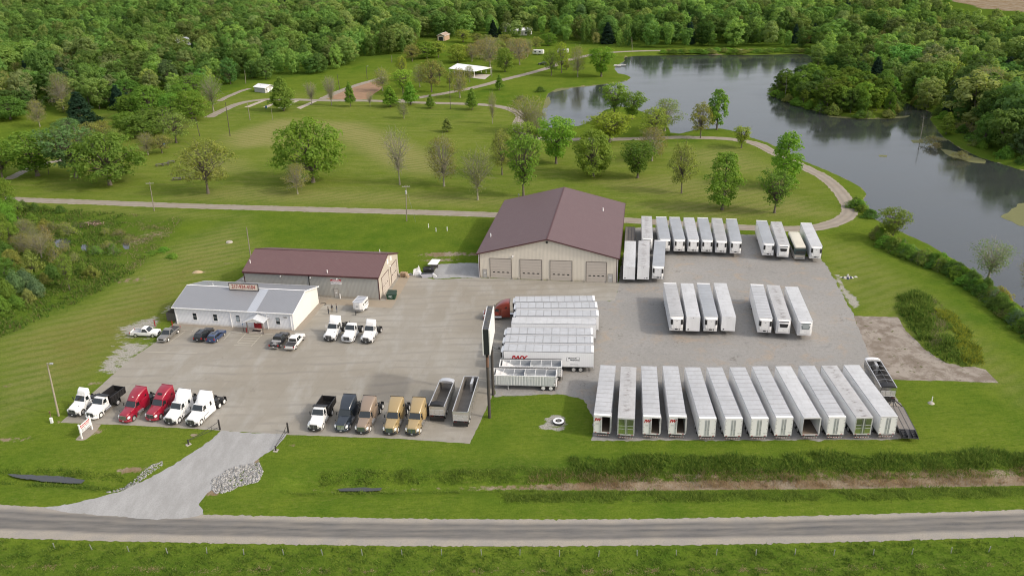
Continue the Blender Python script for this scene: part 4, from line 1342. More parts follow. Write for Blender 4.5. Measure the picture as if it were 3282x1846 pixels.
# centre of the front axle from the foot of the wheel on the driver's (image right) side
def by_wheel(fx, fy, yaw, off=1.02):
 return fx + off * math.cos(yaw), fy + off * math.sin(yaw)

YL = R(180 - 15.8)
GL = 'trucks lined up at the left front corner of the yard'
L_ = [(-72.76, 120.86, lambda: truck('day', PAINTW, ALU, (-4.0,), -5.0, 'wedge'), 'white short truck with a boxy roof fairing, left end of the left row', 'truck'),
  (-69.25, 119.76, lambda: truck('dump', PAINTW, WRIM, (-4.1,), -6.2, 'none', bumper=PAINTW), 'white cab dump truck with black bed beside the white boxy fairing truck', 'dump truck'),
  (-63.23, 118.52, lambda: truck('sleeper', P_RED, ALU, (-5.2, -6.5), -7.3, 'smooth', P_RED, True, CHROME and M('grille_mesh', (.30, .31, .33), .3, metal=.8), True), 'red sleeper truck with a chrome grille and a round white roof disc', 'semi truck'),
  (-58.9, 118.79, lambda: truck('sleeper', P_RED, ALU, (-5.2, -6.5), -7.3, 'smooth', P_RED, False, None, False, True), 'red sleeper truck with a dark roof hatch and black grille', 'semi truck'),
  (-55.37, 117.56, lambda: truck('sleeper', PAINTW, WRIM, (-5.2, -6.55), -7.3, 'step', BLACK), 'white sleeper truck with a stepped fairing directly beside the red trucks', 'semi truck'),
  (-51.52, 116.79, None, 'white sleeper truck with a stepped fairing at the right end of the left row', 'semi truck')]
last = None
for fx, fy, mk, lb, cat in L_:
 o = mk() if mk else copy_tree(last)
 last = o
 yaw = YL
 x, y = by_wheel(fx, fy, yaw, 1.02)
 put(o, x, y, yaw, lb, cat, GL)
YM = R(180 - 9.2)
GC = 'trucks lined up along the middle front edge of the yard'
M_ = [(-31.13, 114.58, lambda: truck('dump', PAINTW, WRIM, (-4.0,), -6.2, 'none'), 'white cab dump truck with black bed standing beside the dark blue truck', 'dump truck'),
  (-26.74, 114.16, lambda: truck('sleeper', P_NAVY, ALU, (-5.2, -6.5), -7.3, 'smooth', P_NAVY, False, M('grille_bright', (.55, .56, .58), .3, metal=.7), True), 'dark blue sleeper truck with a bright split grille', 'semi truck'),
  (-23.36, 113.48, lambda: truck('sleeper', P_TAN, WRIM, (-5.3, -6.7), -7.4, 'smooth', BLACK, False, M('grille_blue', (.16, .18, .25), .3, metal=.8), True), 'dull brownish tan sleeper truck beside the dark blue one', 'semi truck'),
  (-18.85, 113.0, lambda: truck('sleeper', P_GOLD, WRIM, (-5.3, -6.7), -7.4, 'smooth', BLACK, False, MATS['grille_blue'], True), 'gold sleeper truck standing beside the brownish tan truck', 'semi truck'),
  (-15.24, 112.62, None, 'gold sleeper truck standing beside the shiny metal dump trailer', 'semi truck')]
for fx, fy, mk, lb, cat in M_:
 o = mk() if mk else copy_tree(last)
 last = o
 x, y = by_wheel(fx, fy, YM, 1.02)
 put(o, x, y, YM, lb, cat, GC)
YC = R(180 - 12.5)
GT = 'three white trucks standing in the middle of the concrete yard'
C_ = [(-34.74, 146.05, lambda: truck('day', PAINTW, ALU, (-3.9, -5.2), -6.0, 'tall'), 'white truck with a tall swept roof fairing, left of the trio on the concrete', 'truck'),
  (-31.12, 145.27, lambda: truck('day', PAINTW, WRIM, (-4.15,), -5.2, 'none', bumper=STEP), 'white truck with a flat low roof, middle of the trio on the concrete', 'truck'),
  (-27.28, 144.7, lambda: truck('day', PAINTW, ALU, (-4.15,), -5.2, 'wedge', stack=True), 'white truck with a square roof fairing, right of the trio on the concrete', 'truck')]
for fx, fy, mk, lb, cat in C_:
 x, y = by_wheel(fx, fy, YC, 1.02)
 put(mk(), x, y, YC, lb, cat, GT)
o = truck('sleeper', P_RUST, ALU, (-5.3, -6.6), -7.4, 'smooth', P_RUST, True, MATS['grille_mesh'])
put(o, -4.8, 154.0, R(88.0), 'rust red sleeper truck coupled to the rearmost sideways trailer', 'semi truck')

# ------------------------------------------------------------------ dump and grain trailers, flatbeds
TARP = M('black_tarp', (.018, .019, .022), .75, var=.3, scale=3)
BEDIN = M('bed_inside', (.20, .185, .165), .55, var=.35, scale=.9, metal=.3)

def open_tub(root, L, hw, z0, z1, mat, inner, name='tub', t=.06, taper=.0):
 m = MB()
 for s in (-1, 1):
  m.hexa([(s * (hw - t - taper), 0, z0), (s * (hw - taper), 0, z0), (s * (hw - taper), L, z0), (s * (hw - t - taper), L, z0)][::1], [(s * (hw - t), 0, z1), (s * hw, 0, z1), (s * hw, L, z1), (s * (hw - t), L, z1)])
 m.box(-hw + t, hw - t, L - t, L, z0, z1)
 m.build(name, mat, root)
 MB().box(-hw + t + .01, hw - t - .01, .05, L - t - .01, z0 - .01, z0 + .03).build('bed_floor', inner, root)
 lin = MB()
 for s in (-1, 1):
  lin.hexa([(s * (hw - t - .02 - taper), .05, z0 + .03), (s * (hw - t - .004 - taper), .05, z0 + .03), (s * (hw - t - .004 - taper), L - .1, z0 + .03), (s * (hw - t - .02 - taper), L - .1, z0 + .03)], [(s * (hw - t - .02), .05, z1 - .06), (s * (hw - t - .004), .05, z1 - .06), (s * (hw - t - .004), L - .1, z1 - .06), (s * (hw - t - .02), L - .1, z1 - .06)])
 lin.build('lining', inner, root)
 rl = MB()
 for s in (-1, 1):
  rl.box(s * hw - .06, s * hw + .05, 0, L, z1, z1 + .09)
 rl.box(-hw, hw, L - .06, L + .05, z1, z1 + .09)
 rl.build('top_rail', PAINTW if mat is not POLISH else M('bright_alu', (.66, .66, .66), .3, metal=.6), root)

def dump_trailer(L, polished=True, tarp='rolled', chute=True):
 """rear at y=0 facing -y"""
 root = empty('dump_trailer')
 mt = POLISH
 hw, z0, z1 = 1.25, 1.0, 2.75
 open_tub(root, L, hw, z0, z1, mt, BEDIN)
 g = MB().box(-hw, hw, -.06, 0, z0 - .1, z1)
 go_ = g.build('tailgate', mt, root)
 q = MB()
 for x0, x1 in ((-1.15, -.45), (-.35, .35), (.45, 1.15)):
  q.box(x0, x1, -.10, -.06, 1.35, 2.1)
 q.box(-1.2, 1.2, -.12, -.06, 1.12, 1.2).box(-.4, .4, -.13, -.06, 1.55, 1.62)
 q.build('tailgate_panels', M('bright_alu', (.66, .66, .66), .3, metal=.6), go_)
 r = MB()
 for s in (-1, 1):
  for k in range(int(L / .6)):
   r.box(s * (hw + .035) - .035, s * (hw + .035) + .035, .3 + k * .6, .36 + k * .6, z0, z1)
 r.build('side_ribs', mt, root)
 f = MB().box(-.5, -.4, -.2, L - .3, .75, .98).box(.4, .5, -.2, L - .3, .75, .98).box(-1.15, 1.15, -.25, -.1, .5, .62).box(-.6, .6, L - 1.6, L - .2, .9, .98)
 f.build('chassis_frame', DARKSTEEL, root)
 MB().box(-1.2, 1.2, -.3, -.26, .2, .95).build('mud_flap', MUD, root)
 lp = MB()
 for x in (-1.0, -.7, .7, 1.0):
  lp.box(x - .08, x + .08, -.29, -.25, .86, .96)
 lp.build('tail_lamps', REDLENS, root)
 for y in (.9, 2.2):
  axle(root, y, 1.22, .5, True, ALU)
 for s in (-1, 1):
  MB().box(s * .9 - .05, s * .9 + .05, L - 2.6, L - 2.5, .02, .95).build('landing_leg', TRIM, root)
 if tarp == 'rolled':
  MB().loft([[(1.22 * math.cos(R(a)), y, z1 - .02 + .42 * max(0, math.sin(R(a)))) for a in range(0, 181, 15)] for y in (-.08, .05, .55, 1.0)]).build('tarp_roll', TARP, root, smooth=50)
  MB().loft([[(1.26 * math.cos(R(a)), y, z1 + .02 + .40 * max(0, math.sin(R(a)))) for a in range(0, 181, 15)] + [(-1.2, y, z1), (1.2, y, z1)] for y in (L - .95, L + .1)]).build('front_hood', M('bright_alu', (.66, .66, .66), .3, metal=.6), root, smooth=50)
 if tarp == 'bows':
  MB().loft([[(1.2 * math.cos(R(a)), y, z1 - .02 + .35 * max(0, math.sin(R(a)))) for a in range(0, 181, 15)] for y in (-.1, .1, .8, 1.25)]).build('tarp_roll', TARP, root, smooth=50)
  bw = MB()
  for k in range(5):
   y = 2.0 + k * (L - 3.2) / 4
   bw.tube([(1.22 * math.cos(R(a)), y, z1 + .03 + .34 * math.sin(R(a))) for a in range(0, 181, 20)], .03, 6)
  bw.tube([(0, .9, z1 + .36), (0, L - .5, z1 + .36)], .02, 5)
  bw.build('tarp_bows', TRIM, root)
  MB().loft([[(1.26 * math.cos(R(a)), y, z1 + .02 + .36 * max(0, math.sin(R(a)))) for a in range(0, 181, 15)] + [(-1.2, y, z1), (1.2, y, z1)] for y in (L - .6, L + .1)]).build('front_hood', PAINTW, root, smooth=50)
 if chute:
  MB().box(-.05 + .15, .35 + .15, L - 2.2, L - .1, z0 + .05, z1 - .1).build('hoist_cover', M('bright_alu', (.66, .66, .66), .3, metal=.6), root)
 return root

GD = 'bare metal dump trailers'
put(dump_trailer(8.4, True, 'rolled', False), -12.72, 116.05, R(-8.6), 'shiny metal dump trailer with a rolled black tarp beside the gold truck', 'dump trailer', GD)
put(dump_trailer(11.2, True, None, True), -8.8, 114.2, R(-7.3), 'long open metal dump trailer with a pale cover inside its front, nearest the billboard', 'dump trailer', GD)
put(dump_trailer(9.6, True, 'bows', True), 61.45, 118.2, R(-6.8), 'metal dump trailer with tarp bows beside the front row right end', 'dump trailer', GD)

def grain_trailer(L=11.0):
 """hopper bottom trailer, rear at y=0"""
 root = empty('grain_trailer')
 hw, zr, zb = 1.25, 2.8, 1.05
 pm = WHITE2
 t_ = NT('corrugated_white') if 'corrugated_white' not in MATS else None
 if t_:
  o = t_.obj()
  wv = t_.n('ShaderNodeTexWave')
  wv.bands_direction = 'Y'
  wv.inputs['Scale'].default_value = .62
  t_.l(o, wv.inputs['Vector'])
  c = t_.mix(wv.outputs['Fac'], (.60, .61, .61), (.72, .73, .73))
  t_.bsdf(c, .4, 0, t_.bump(wv.outputs['Fac'], .6, .06))
  MATS['corrugated_white'] = t_.m
 m = MB()
 for s in (-1, 1):
  m.box(s * hw - .03, s * hw + .03, .35, L - .35, zb, zr)
 for k in range(int((L - .8) / .28)):
  for s in (-1, 1):
   m.box(s * (hw + .05) - .03, s * (hw + .05) + .03, .45 + k * .28, .55 + k * .28, zb, zr - .08)
 m.hexa([(-hw, .35, zb), (hw, .35, zb), (hw, .40, zb), (-hw, .40, zb)], [(-hw, 0, zr), (hw, 0, zr), (hw, .06, zr), (-hw, .06, zr)])
 m.hexa([(-hw, L - .40, zb), (hw, L - .40, zb), (hw, L - .35, zb), (-hw, L - .35, zb)], [(-hw, L - .06, zr), (hw, L - .06, zr), (hw, L, zr), (-hw, L, zr)])
 m.build('hopper_body', MATS['corrugated_white'], root)
 ins = MB()
 for y0, y1 in ((.2, L / 2 - .05), (L / 2 + .05, L - .2)):
  c_ = (y0 + y1) / 2
  a, b, z = [(-hw + .05, y0, 1.9), (hw - .05, y0, 1.9), (hw - .05, y1, 1.9), (-hw + .05, y1, 1.9)], [(-.3, c_ - .4, .75), (.3, c_ - .4, .75), (.3, c_ + .4, .75), (-.3, c_ + .4, .75)], None
  ins.add(a + b, [(0, 1, 5, 4), (1, 2, 6, 5), (2, 3, 7, 6), (3, 0, 4, 7), (4, 5, 6, 7)])
  ins.box(-.35, .35, c_ - .45, c_ + .45, .62, .74)
 for s in (-1, 1):
  ins.box(s * (hw - .045) - .008, s * (hw - .045) + .008, .2, L - .2, 1.85, zr - .05)
 ins.box(-hw + .05, hw - .05, L / 2 - .04, L / 2 + .04, 1.3, zr - .1)
 ins.build('hopper_lining', M('hopper_grey', (.36, .38, .40), .55, var=.25, scale=1.2), root)
 sl = MB().hexa([(-hw + .06, L - .5, zr - .15), (hw - .06, L - .5, zr - .15), (hw - .06, L - 2.8, 1.55), (-hw + .06, L - 2.8, 1.55)], [(-hw + .06, L - .45, zr - .1), (hw - .06, L - .45, zr - .1), (hw - .06, L - 2.75, 1.6), (-hw + .06, L - 2.75, 1.6)])
 sl.build('slope_sheet', WHITE2, root)
 rl = MB()
 for s in (-1, 1):
  rl.box(s * hw - .08, s * hw + .05, -.02, L + .02, zr, zr + .11)
 rl.box(-hw, hw, -.02, .10, zr, zr + .11).box(-hw, hw, L - .10, L + .02, zr, zr + .11)
 for k in range(1, 6):
  rl.box(-hw, hw, k * L / 6 - .03, k * L / 6 + .03, zr - .02, zr + .06)
 rl.build('top_rail', PAINTW, root)
 MB().tube([(1.30, .1, zr + .14), (1.30, L - .1, zr + .14)], .09, 8).build('roll_tarp', TARP, root, smooth=50)
 f = MB().box(-hw, hw, .3, L - .3, zb - .12, zb).box(-.5, -.4, .1, 3.4, .75, .95).box(.4, .5, .1, 3.4, .75, .95).box(-hw, hw, -.05, .1, .85, 1.0)
 f.build('chassis_frame', WHITE2, root)
 for y in (.95, 2.25):
  axle(root, y, 1.24, .52, True, WRIM)
 for s in (-1, 1):
  MB().box(s * 1.0 - .05, s * 1.0 + .05, L - 2.7, L - 2.6, .02, 1.0).build('landing_leg', PAINTW, root)
  lad = MB()
  for k in range(5):
   lad.box(s * 1.32 - .02, s * 1.32 + .02, .12, .42, 1.1 + k * .32, 1.14 + k * .32)
  lad.build('ladder', PAINTW, root)
 MB().box(-1.2, 1.2, -.1, -.06, .25, .8).build('mud_flap', MUD, root)
 return root

gr = grain_trailer()
put(gr, 7.3, 125.62, R(174.3 - 90), 'white ribbed grain hopper trailer nearest the grass, in front of the other one', 'grain trailer', 'white grain hopper trailers')
g2 = copy_tree(gr)
put(g2, 8.45, 128.95, R(175.6 - 90), 'white ribbed grain hopper trailer between the red lettered trailer and the front one', 'grain trailer', 'white grain hopper trailers')

def flatbed(L, hw=1.27, beaver=True, zd=1.05):
 """tail at y=0, nose at y=L"""
 root = empty('flatbed_trailer')
 y0 = 2.0 if beaver else 0
 MB().box(-hw + .12, hw - .12, y0, L, zd - .06, zd).build('deck', M('weathered_deck', (.175, .16, .145), .85, var=.35, scale=2.5), root)
 e = MB()
 for s in (-1, 1):
  e.box(s * (hw - .06) - .06, s * (hw - .06) + .06, y0, L, zd - .16, zd + .012)
  e.box(s * .38 - .05, s * .38 + .05, y0, L, zd - .02, zd + .012)
 e.box(-hw, hw, L, L + .08, zd - .16, zd + .02)
 e.build('side_rail', DARKSTEEL, root)
 f = MB().box(-.5, -.36, .3, L, zd - .45, zd - .07).box(.36, .5, .3, L, zd - .45, zd - .07)
 f.build('chassis_frame', DARKSTEEL, root)
 if beaver:
  r = MB().hexa([(-hw, 0, .62), (hw, 0, .62), (hw, y0, zd - .14), (-hw, y0, zd - .14)], [(-hw, 0, .70), (hw, 0, .70), (hw, y0, zd), (-hw, y0, zd)])
  r.build('beavertail', DARKSTEEL, root)
  for s in (-1, 1):
   q = MB()
   for k in range(5):
    yy = .15 + k * .38
    zz = .71 + (zd - .70) * yy / y0
    q.box(s * .72 - .33, s * .72 + .33, yy, yy + .07, zz, zz + .08)
   q.box(s * .72 - .38, s * .72 - .33, .05, 1.9, .76, 1.1).box(s * .72 + .33, s * .72 + .38, .05, 1.9, .76, 1.1)
   q.build('loading_ramp', BLACK, root)
  g = MB().tube([(-1.1, L, zd), (-.25, L + 1.4, zd + .3), (.25, L + 1.4, zd + .3), (1.1, L, zd)], .09, 8).tube([(-.3, L, zd - .2), (0, L + 1.4, zd + .3), (.3, L, zd - .2)], .09, 8)
  g.build('gooseneck', BLACK, root)
 for y in ((2.6, 3.5) if beaver else (1.6, 2.9)):
  axle(root, y, hw - .02, .42 if beaver else .48, True, DARKSTEEL)
 for s in (-1, 1):
  MB().box(s * .9 - .05, s * .9 + .05, L - 1.2, L - 1.1, .02, zd - .1).build('landing_leg', DARKSTEEL, root)
 return root

put(flatbed(8.6), 60.1, 106.6, R(-9.0), 'low grey flatbed trailer with black loading ramps at the right end of the front row', 'flatbed trailer')
put(flatbed(13.0, 1.25, False, 1.35), 28.9, 190.2, R(-9.0), 'grey plank flatbed trailer standing along the right wall of the big workshop', 'flatbed trailer')

# ------------------------------------------------------------------ the coach
def coach(L=10.6):
 root = empty('coach')
 cream = M('coach_cream', (.60, .57, .47), .45, var=.06, scale=.6, dirt=((.36, .33, .26), .35))
 teal = M('coach_teal', (.025, .055, .058), .35, var=.1, coat=.4)
 b = MB()
 b.loft([rrect(L, 1.24, .42, 1.55, .12), rrect(.3, 1.27, .42, 1.55, .12), rrect(0.05, 1.22, .45, 1.5, .16)])
 b.build('body', M('coach_silver', (.42, .42, .40), .35, metal=.4, var=.1), root, smooth=40)
 u = MB().loft([rrect(L, 1.25, 1.5, 3.12, .1), rrect(.25, 1.25, 1.5, 3.12, .1), rrect(-.06, 1.2, 1.5, 3.0, .2)])
 u.build('window_band', teal, root, smooth=40)
 r = MB().loft([rrect(L + .02, 1.20, 3.0, 3.36, .18), rrect(L - .4, 1.26, 3.0, 3.46, .22), rrect(.45, 1.26, 3.0, 3.46, .22), rrect(-.02, 1.18, 3.0, 3.28, .2)])
 r.build('roof', cream, root, smooth=45)
 MB().hexa([(-1.06, -.12, 1.72), (1.06, -.12, 1.72), (1.06, -.04, 2.75), (-1.06, -.04, 2.75)], [(-1.06, -.06, 1.72), (1.06, -.06, 1.72), (1.06, .02, 2.75), (-1.06, .02, 2.75)]).build('windshield', GLASS, root)
 MB().box(-.015, .015, -.13, -.02, 1.72, 2.78).build('windshield_post', teal, root)
 MB().box(-1.1, 1.1, -.09, .0, 2.78, 2.98).build('destination_band', teal, root)
 MB().box(-1.18, 1.18, -.14, .2, .45, .72).build('bumper', M('coach_silver', (.42, .42, .40), .35), root)
 MB().box(-1.05, 1.05, -.08, .06, .9, 1.42).build('front_panel', M('coach_beige', (.50, .45, .38), .4), root)
 for s in (-1, 1):
  MB().box(s * .92 - .16, s * .92 + .16, -.1, .02, .74, .88).build('headlight', LENS, root)
  for k in range(6):
   MB().box(s * 1.252 - .006, s * 1.252 + .006, .75 + k * 1.55, 2.15 + k * 1.55, 1.85, 2.85).build('side_window', GLASS, root)
  MB().box(s * 1.42 - .05, s * 1.42 + .05, -.25, -.15, 1.9, 2.5).build('mirror', BLACK, root)
  for y in (2.2, L - 3.4, L - 2.2):
   wheel(root, s * 1.1, y, .5, .3, ALU, s)
 return root

put(coach(), 67.3, 180.5, R(-9.2), 'old motor coach with a cream roof and dark front standing between white trailers', 'coach')

# ------------------------------------------------------------------ pickups and cars (nose to +y, centre of wheelbase at origin)
def arch(yc, r, z0, n=7, rev=False):
 pts = [(yc + r * math.cos(R(a)), z0 + r * math.sin(R(a))) for a in np.linspace(0, 180, n)]
 return pts if not rev else pts[::-1]

def car(kind, pm, cab='single', cover=None, inside=None, rim=ALU, chrome=True):
 root = empty({'pickup': 'pickup_truck', 'suv': 'suv', 'wagon': 'estate_car'}[kind])
 wb = {'pickup': 3.55 if cab == 'single' else 3.7, 'suv': 2.95, 'wagon': 2.7}[kind]
 r = {'pickup': .39, 'suv': .38, 'wagon': .33}[kind]
 fo, ro = (.95, 1.15) if kind == 'pickup' else (.92, .95)
 hw = .98 if kind == 'pickup' else .94
 zb, zh, zs = (.42, 1.08, 1.06) if kind == 'pickup' else ((.36, 1.08, 1.08) if kind == 'suv' else (.28, .92, .94))
 yf, yr = wb / 2, -wb / 2
 nose, tail = yf + fo, yr - ro
 ycf, ycb = (yf - .62, (yf - 2.35 if cab == 'single' else yf - 3.0)) if kind == 'pickup' else (yf - .55, tail + .12)
 bot = [(nose - .03, zb), (yf + r * 1.2, zb)] + [(y, z) for y, z in arch(yf, r * 1.2, r * .85)][1:-1] + [(yf - r * 1.2, zb), (yr + r * 1.2, zb)] + arch(yr, r * 1.2, r * .85)[1:-1] + [(yr - r * 1.2, zb), (tail + .02, zb + .05)]
 front = [(nose, .62), (nose - .02, zh - .12), (nose - .16, zh - .02)]
 if kind == 'pickup':
  body = bot + [(ycb, zb + .05)][:0]
  up = [(tail, .85), (tail, .72)]
  # solid lower body up to bed floor behind the cab
  pts = [(y, z, hw) for y, z in bot] + [(tail, .80, hw), (ycb, .80, hw), (ycb, zs, hw), (ycf, zs + .03, hw)] + [(y, z, hw - (.03 if z < .9 else .09)) for y, z in front[::-1]]
 else:
  pts = [(y, z, hw) for y, z in bot] + [(tail, .75, hw), (tail + .04, zs + .02, hw - .03), (ycf, zs, hw - .02)] + [(y, z, hw - (.04 if z < .9 else .10)) for y, z in front[::-1]]
 b = MB().prof(pts)
 b.build('body', pm, root, bevel=.03, smooth=35)
 # cabin
 zt = {'pickup': 1.86, 'suv': 1.78, 'wagon': 1.48}[kind]
 wt = hw - .24
 if kind == 'pickup':
  cp = [(ycf + .05, zs, hw - .02), (ycf - .72, zt - .04, wt), (ycf - .95, zt, wt - .02), (ycb + .12, zt, wt), (ycb + .02, zs, hw - .02)]
  glass_rear = [(ycb + .005, zs + .14), (ycb + .08, zt - .12)]
 else:
  cp = [(ycf + .1, zs - .02, hw - .03), (ycf - .75, zt - .03, wt), (ycf - 1.1, zt, wt), (tail + .55, zt - .02, wt), (tail + .10, zs, hw - .04)]
 MB().prof(cp).build('cabin', pm, root, bevel=.03, smooth=35)
 yA, yB = ycf + (.05 if kind == 'pickup' else .1), ycf - (.72 if kind == 'pickup' else .75)
 dz = zt - .04 - zs

 def lp(t_, o_=.012):                           # along the windscreen slope, lifted off it
  return yA + (yB - yA) * t_ + o_ * 1.0, zs + dz * t_ + o_ * 1.0
 (ya, za), (yb, zb2) = lp(.10), lp(.93)
 wa, wb_ = hw - .12, wt - .06
 MB().hexa([(-wa, ya - .03, za - .03), (wa, ya - .03, za - .03), (wb_, yb - .03, zb2 - .03), (-wb_, yb - .03, zb2 - .03)], [(-wa, ya, za), (wa, ya, za), (wb_, yb, zb2), (-wb_, yb, zb2)]).build('windshield', GLASS, root)
 # side glass
 ends = [(yA - .28, yB - .12)]
 back_b, back_t = (ycb + .10, ycb + .20) if kind == 'pickup' else (tail + .38, tail + .68)
 spans = []
 f0b, f0t = ycf - .18, ycf - .82
 n = 1 if (kind == 'pickup' and cab == 'single') else (2 if kind == 'pickup' else 3)
 for k in range(n):
  a0, a1 = k / n, (k + 1) / n
  spans.append((f0b + (back_b - f0b) * a0 - (.04 if k else 0), f0b + (back_b - f0b) * a1 + .04, f0t + (back_t - f0t) * a0 - (.04 if k else 0), f0t + (back_t - f0t) * a1 + .04))
 for s in (-1, 1):
  for yb0, yb1, yt0, yt1 in spans:
   zl, zu = zs + .07, zt - .10
   xl = s * (hw - .02 - (hw - .02 - wt) * (zl - zs) / (zt - zs) + .008)
   xu = s * (hw - .02 - (hw - .02 - wt) * (zu - zs) / (zt - zs) + .008)
   q = s * .03
   MB().hexa([(xl - q, yb0, zl), (xl - q, yb1, zl), (xu - q, yt1, zu), (xu - q, yt0, zu)], [(xl, yb0, zl), (xl, yb1, zl), (xu, yt1, zu), (xu, yt0, zu)]).build('side_window', GLASS, root)
  MB().box(s * (hw + .1) - .07, s * (hw + .1) + .07, ycf - .28, ycf - .18, zs + .05, zs + .25).build('mirror', BLACK if pm is not PAINTW else pm, root)
  MB().loft([rrect(nose + .012, .17, .72, zh - .16, .05, cx=s * (hw - .28)), rrect(nose - .2, .16, .72, zh - .12, .05, cx=s * (hw - .2))]).build('headlight', LENS, root)
  MB().box(s * (hw - .10) - .10, s * (hw - .10) + .105, tail - .012, tail + .12, .78, 1.08).build('tail_lamp', REDLENS, root)
  for y in (yf, yr):
   wheel(root, s * (hw - .12), y, r, .24, rim, s)
 MB().box(-hw + .42, hw - .42, nose - .02, nose + .02, .62, zh - .16).build('grille', BLACK, root)
 MB().box(-hw + .04, hw - .04, nose - .12, nose + .07, .42, .62).build('front_bumper', CHROME if chrome else BLACK, root, bevel=.03)
 MB().box(-hw + .05, hw - .05, tail - .10, tail + .05, .45, .66).build('rear_bumper', CHROME if chrome and kind == 'pickup' else pm, root, bevel=.02)
 MB().box(-.16, .16, tail - .115, tail - .1, .68, .80).build('licence_plate', PLATE, root)
 if kind == 'pickup':
  bd = MB()
  for s in (-1, 1):
   bd.box(s * (hw - .06) - .06, s * (hw - .06) + .06, tail + .06, ycb - .03, .80, zs + .02)
  bd.box(-hw + .12, hw - .12, ycb - .09, ycb - .03, .80, zs + .02)
  bd.build('bed_side', pm, root, bevel=.02)
  MB().box(-hw, hw, tail, tail + .06, .62, zs + .02).build('tailgate', pm, root, bevel=.015)
  lm = MB()
  for s in (-1, 1):
   lm.box(s * (hw - .12) - .012, s * (hw - .12) + .012, tail + .07, ycb - .1, .81, zs - .02)
  lm.box(-hw + .13, hw - .13, tail + .07, ycb - .1, .80, .825)
  lm.build('bed_liner', inside or M('bed_liner', (.06, .06, .062), .8, var=.2), root)
  MB().hexa([(-wt + .02, ycb - .005, zs + .16), (wt - .02, ycb - .005, zs + .16), (wt - .08, ycb + .085, zt - .12), (-wt + .08, ycb + .085, zt - .12)], [(-wt + .02, ycb + .03, zs + .16), (wt - .02, ycb + .03, zs + .16), (wt - .08, ycb + .12, zt - .12), (-wt + .08, ycb + .12, zt - .12)]).build('rear_window', GLASS, root)
  if cover == 'tonneau':
   MB().box(-hw + .06, hw - .06, tail + .05, ycb - .04, zs + .021, zs + .05).build('tonneau_cover', M('tonneau', (.035, .035, .036), .7), root)
  if cover == 'toolbox':
   MB().box(-hw + .1, hw - .1, ycb - .62, ycb - .12, zs - .1, zs + .18).build('tool_box', M('tool_box_grey', (.50, .50, .50), .4, metal=.3), root)
   q = MB()
   for a, b2 in (((-.5, tail + .3, .95), (.5, tail + .9, 1.0)), ((.4, tail + .25, .95), (-.4, tail + .7, 1.02)), ((-.6, tail + .6, .95), (.6, tail + .5, 1.0))):
    q.tube([a, b2], .05, 6)
   q.box(-.5, .1, tail + .9, tail + 1.2, .83, 1.05)
   q.build('bed_load', M('bed_load_grey', (.33, .33, .33), .5), root)
 else:
  MB().hexa([(-wt - .05, tail + .155, zs + .10), (wt + .05, tail + .155, zs + .10), (wt - .04, tail + .50, zt - .10), (-wt + .04, tail + .50, zt - .10)], [(-wt - .05, tail + .115, zs + .12), (wt + .05, tail + .115, zs + .12), (wt - .04, tail + .46, zt - .08), (-wt + .04, tail + .46, zt - .08)]).build('rear_window', GLASS, root)
  rr = MB()
  for s in (-1, 1):
   rr.box(s * (wt - .1) - .025, s * (wt - .1) + .025, tail + .8, ycf - 1.15, zt + .01, zt + .06)
  rr.build('roof_rail', BLACK if kind == 'suv' else CHROME, root)
  MB().box(-.42, .42, ycf - 1.9, ycf - 1.05, zt - .005, zt + .008).build('sunroof', GLASS, root)
 return root

def by_rear_wheel(x, y, yaw, off, wb):           # image-right rear wheel foot -> centre
 c, s = math.cos(yaw), math.sin(yaw)
 lx, ly = -off, wb / 2
 return x + c * lx - s * ly, y + s * lx + c * ly

GREY = paint('pickup_grey', (.17, .165, .155))
CBLK = paint('car_black', (.012, .013, .016), dirt=.1)
CBLU = paint('car_blue', (.022, .045, .12), dirt=.1)
yaw = math.atan2(149.21 - 149.41, -71.77 + 75.19) - PI / 2 + R(-2)
put(car('pickup', PAINTW, 'single', inside=M('bed_liner_pale', (.36, .37, .38), .6)), -73.5, 150.2, yaw, 'white single cab pickup with a pale bed parked on the gravel by the fence', 'pickup')
yaw = R(180 - 10.4)
c, s = math.cos(yaw), math.sin(yaw)
put(car('pickup', GREY, 'single', rim=WRIM), -68.09 + .86 * c + 1.775 * s, 147.27 + .86 * s - 1.775 * c, yaw, 'old grey pickup with an open bed facing the yard', 'pickup')
x, y = by_rear_wheel(-60.92, 147.08, R(-12), .82, 2.95)
put(car('suv', CBLK, chrome=False), x, y, R(-12), 'black sport utility car parked facing the white office', 'suv')
x, y = by_rear_wheel(-58.23, 146.5, R(-12), .82, 2.7)
put(car('wagon', CBLU, chrome=False), x, y, R(-12), 'dark blue estate car with a sunroof parked beside the black one', 'car')
x, y = by_rear_wheel(-44.98, 143.43, R(-9), .86, 3.7)
put(car('pickup', CBLK, 'crew', cover='toolbox'), x, y, R(-9), 'black crew cab pickup with a grey tool box in its bed', 'pickup')
x, y = by_rear_wheel(-41.78, 142.65, R(-9), .86, 3.7)
put(car('pickup', PAINTW, 'crew', cover='tonneau', rim=ALU), x, y, R(-9), 'white crew cab pickup with a black bed cover beside the black pickup', 'pickup')
ps = U(q7(1585, 448))
put(car('wagon', CBLK, chrome=False), ps[0], ps[1], R(75), 'small dark car parked far off beside the upper park lane', 'car')

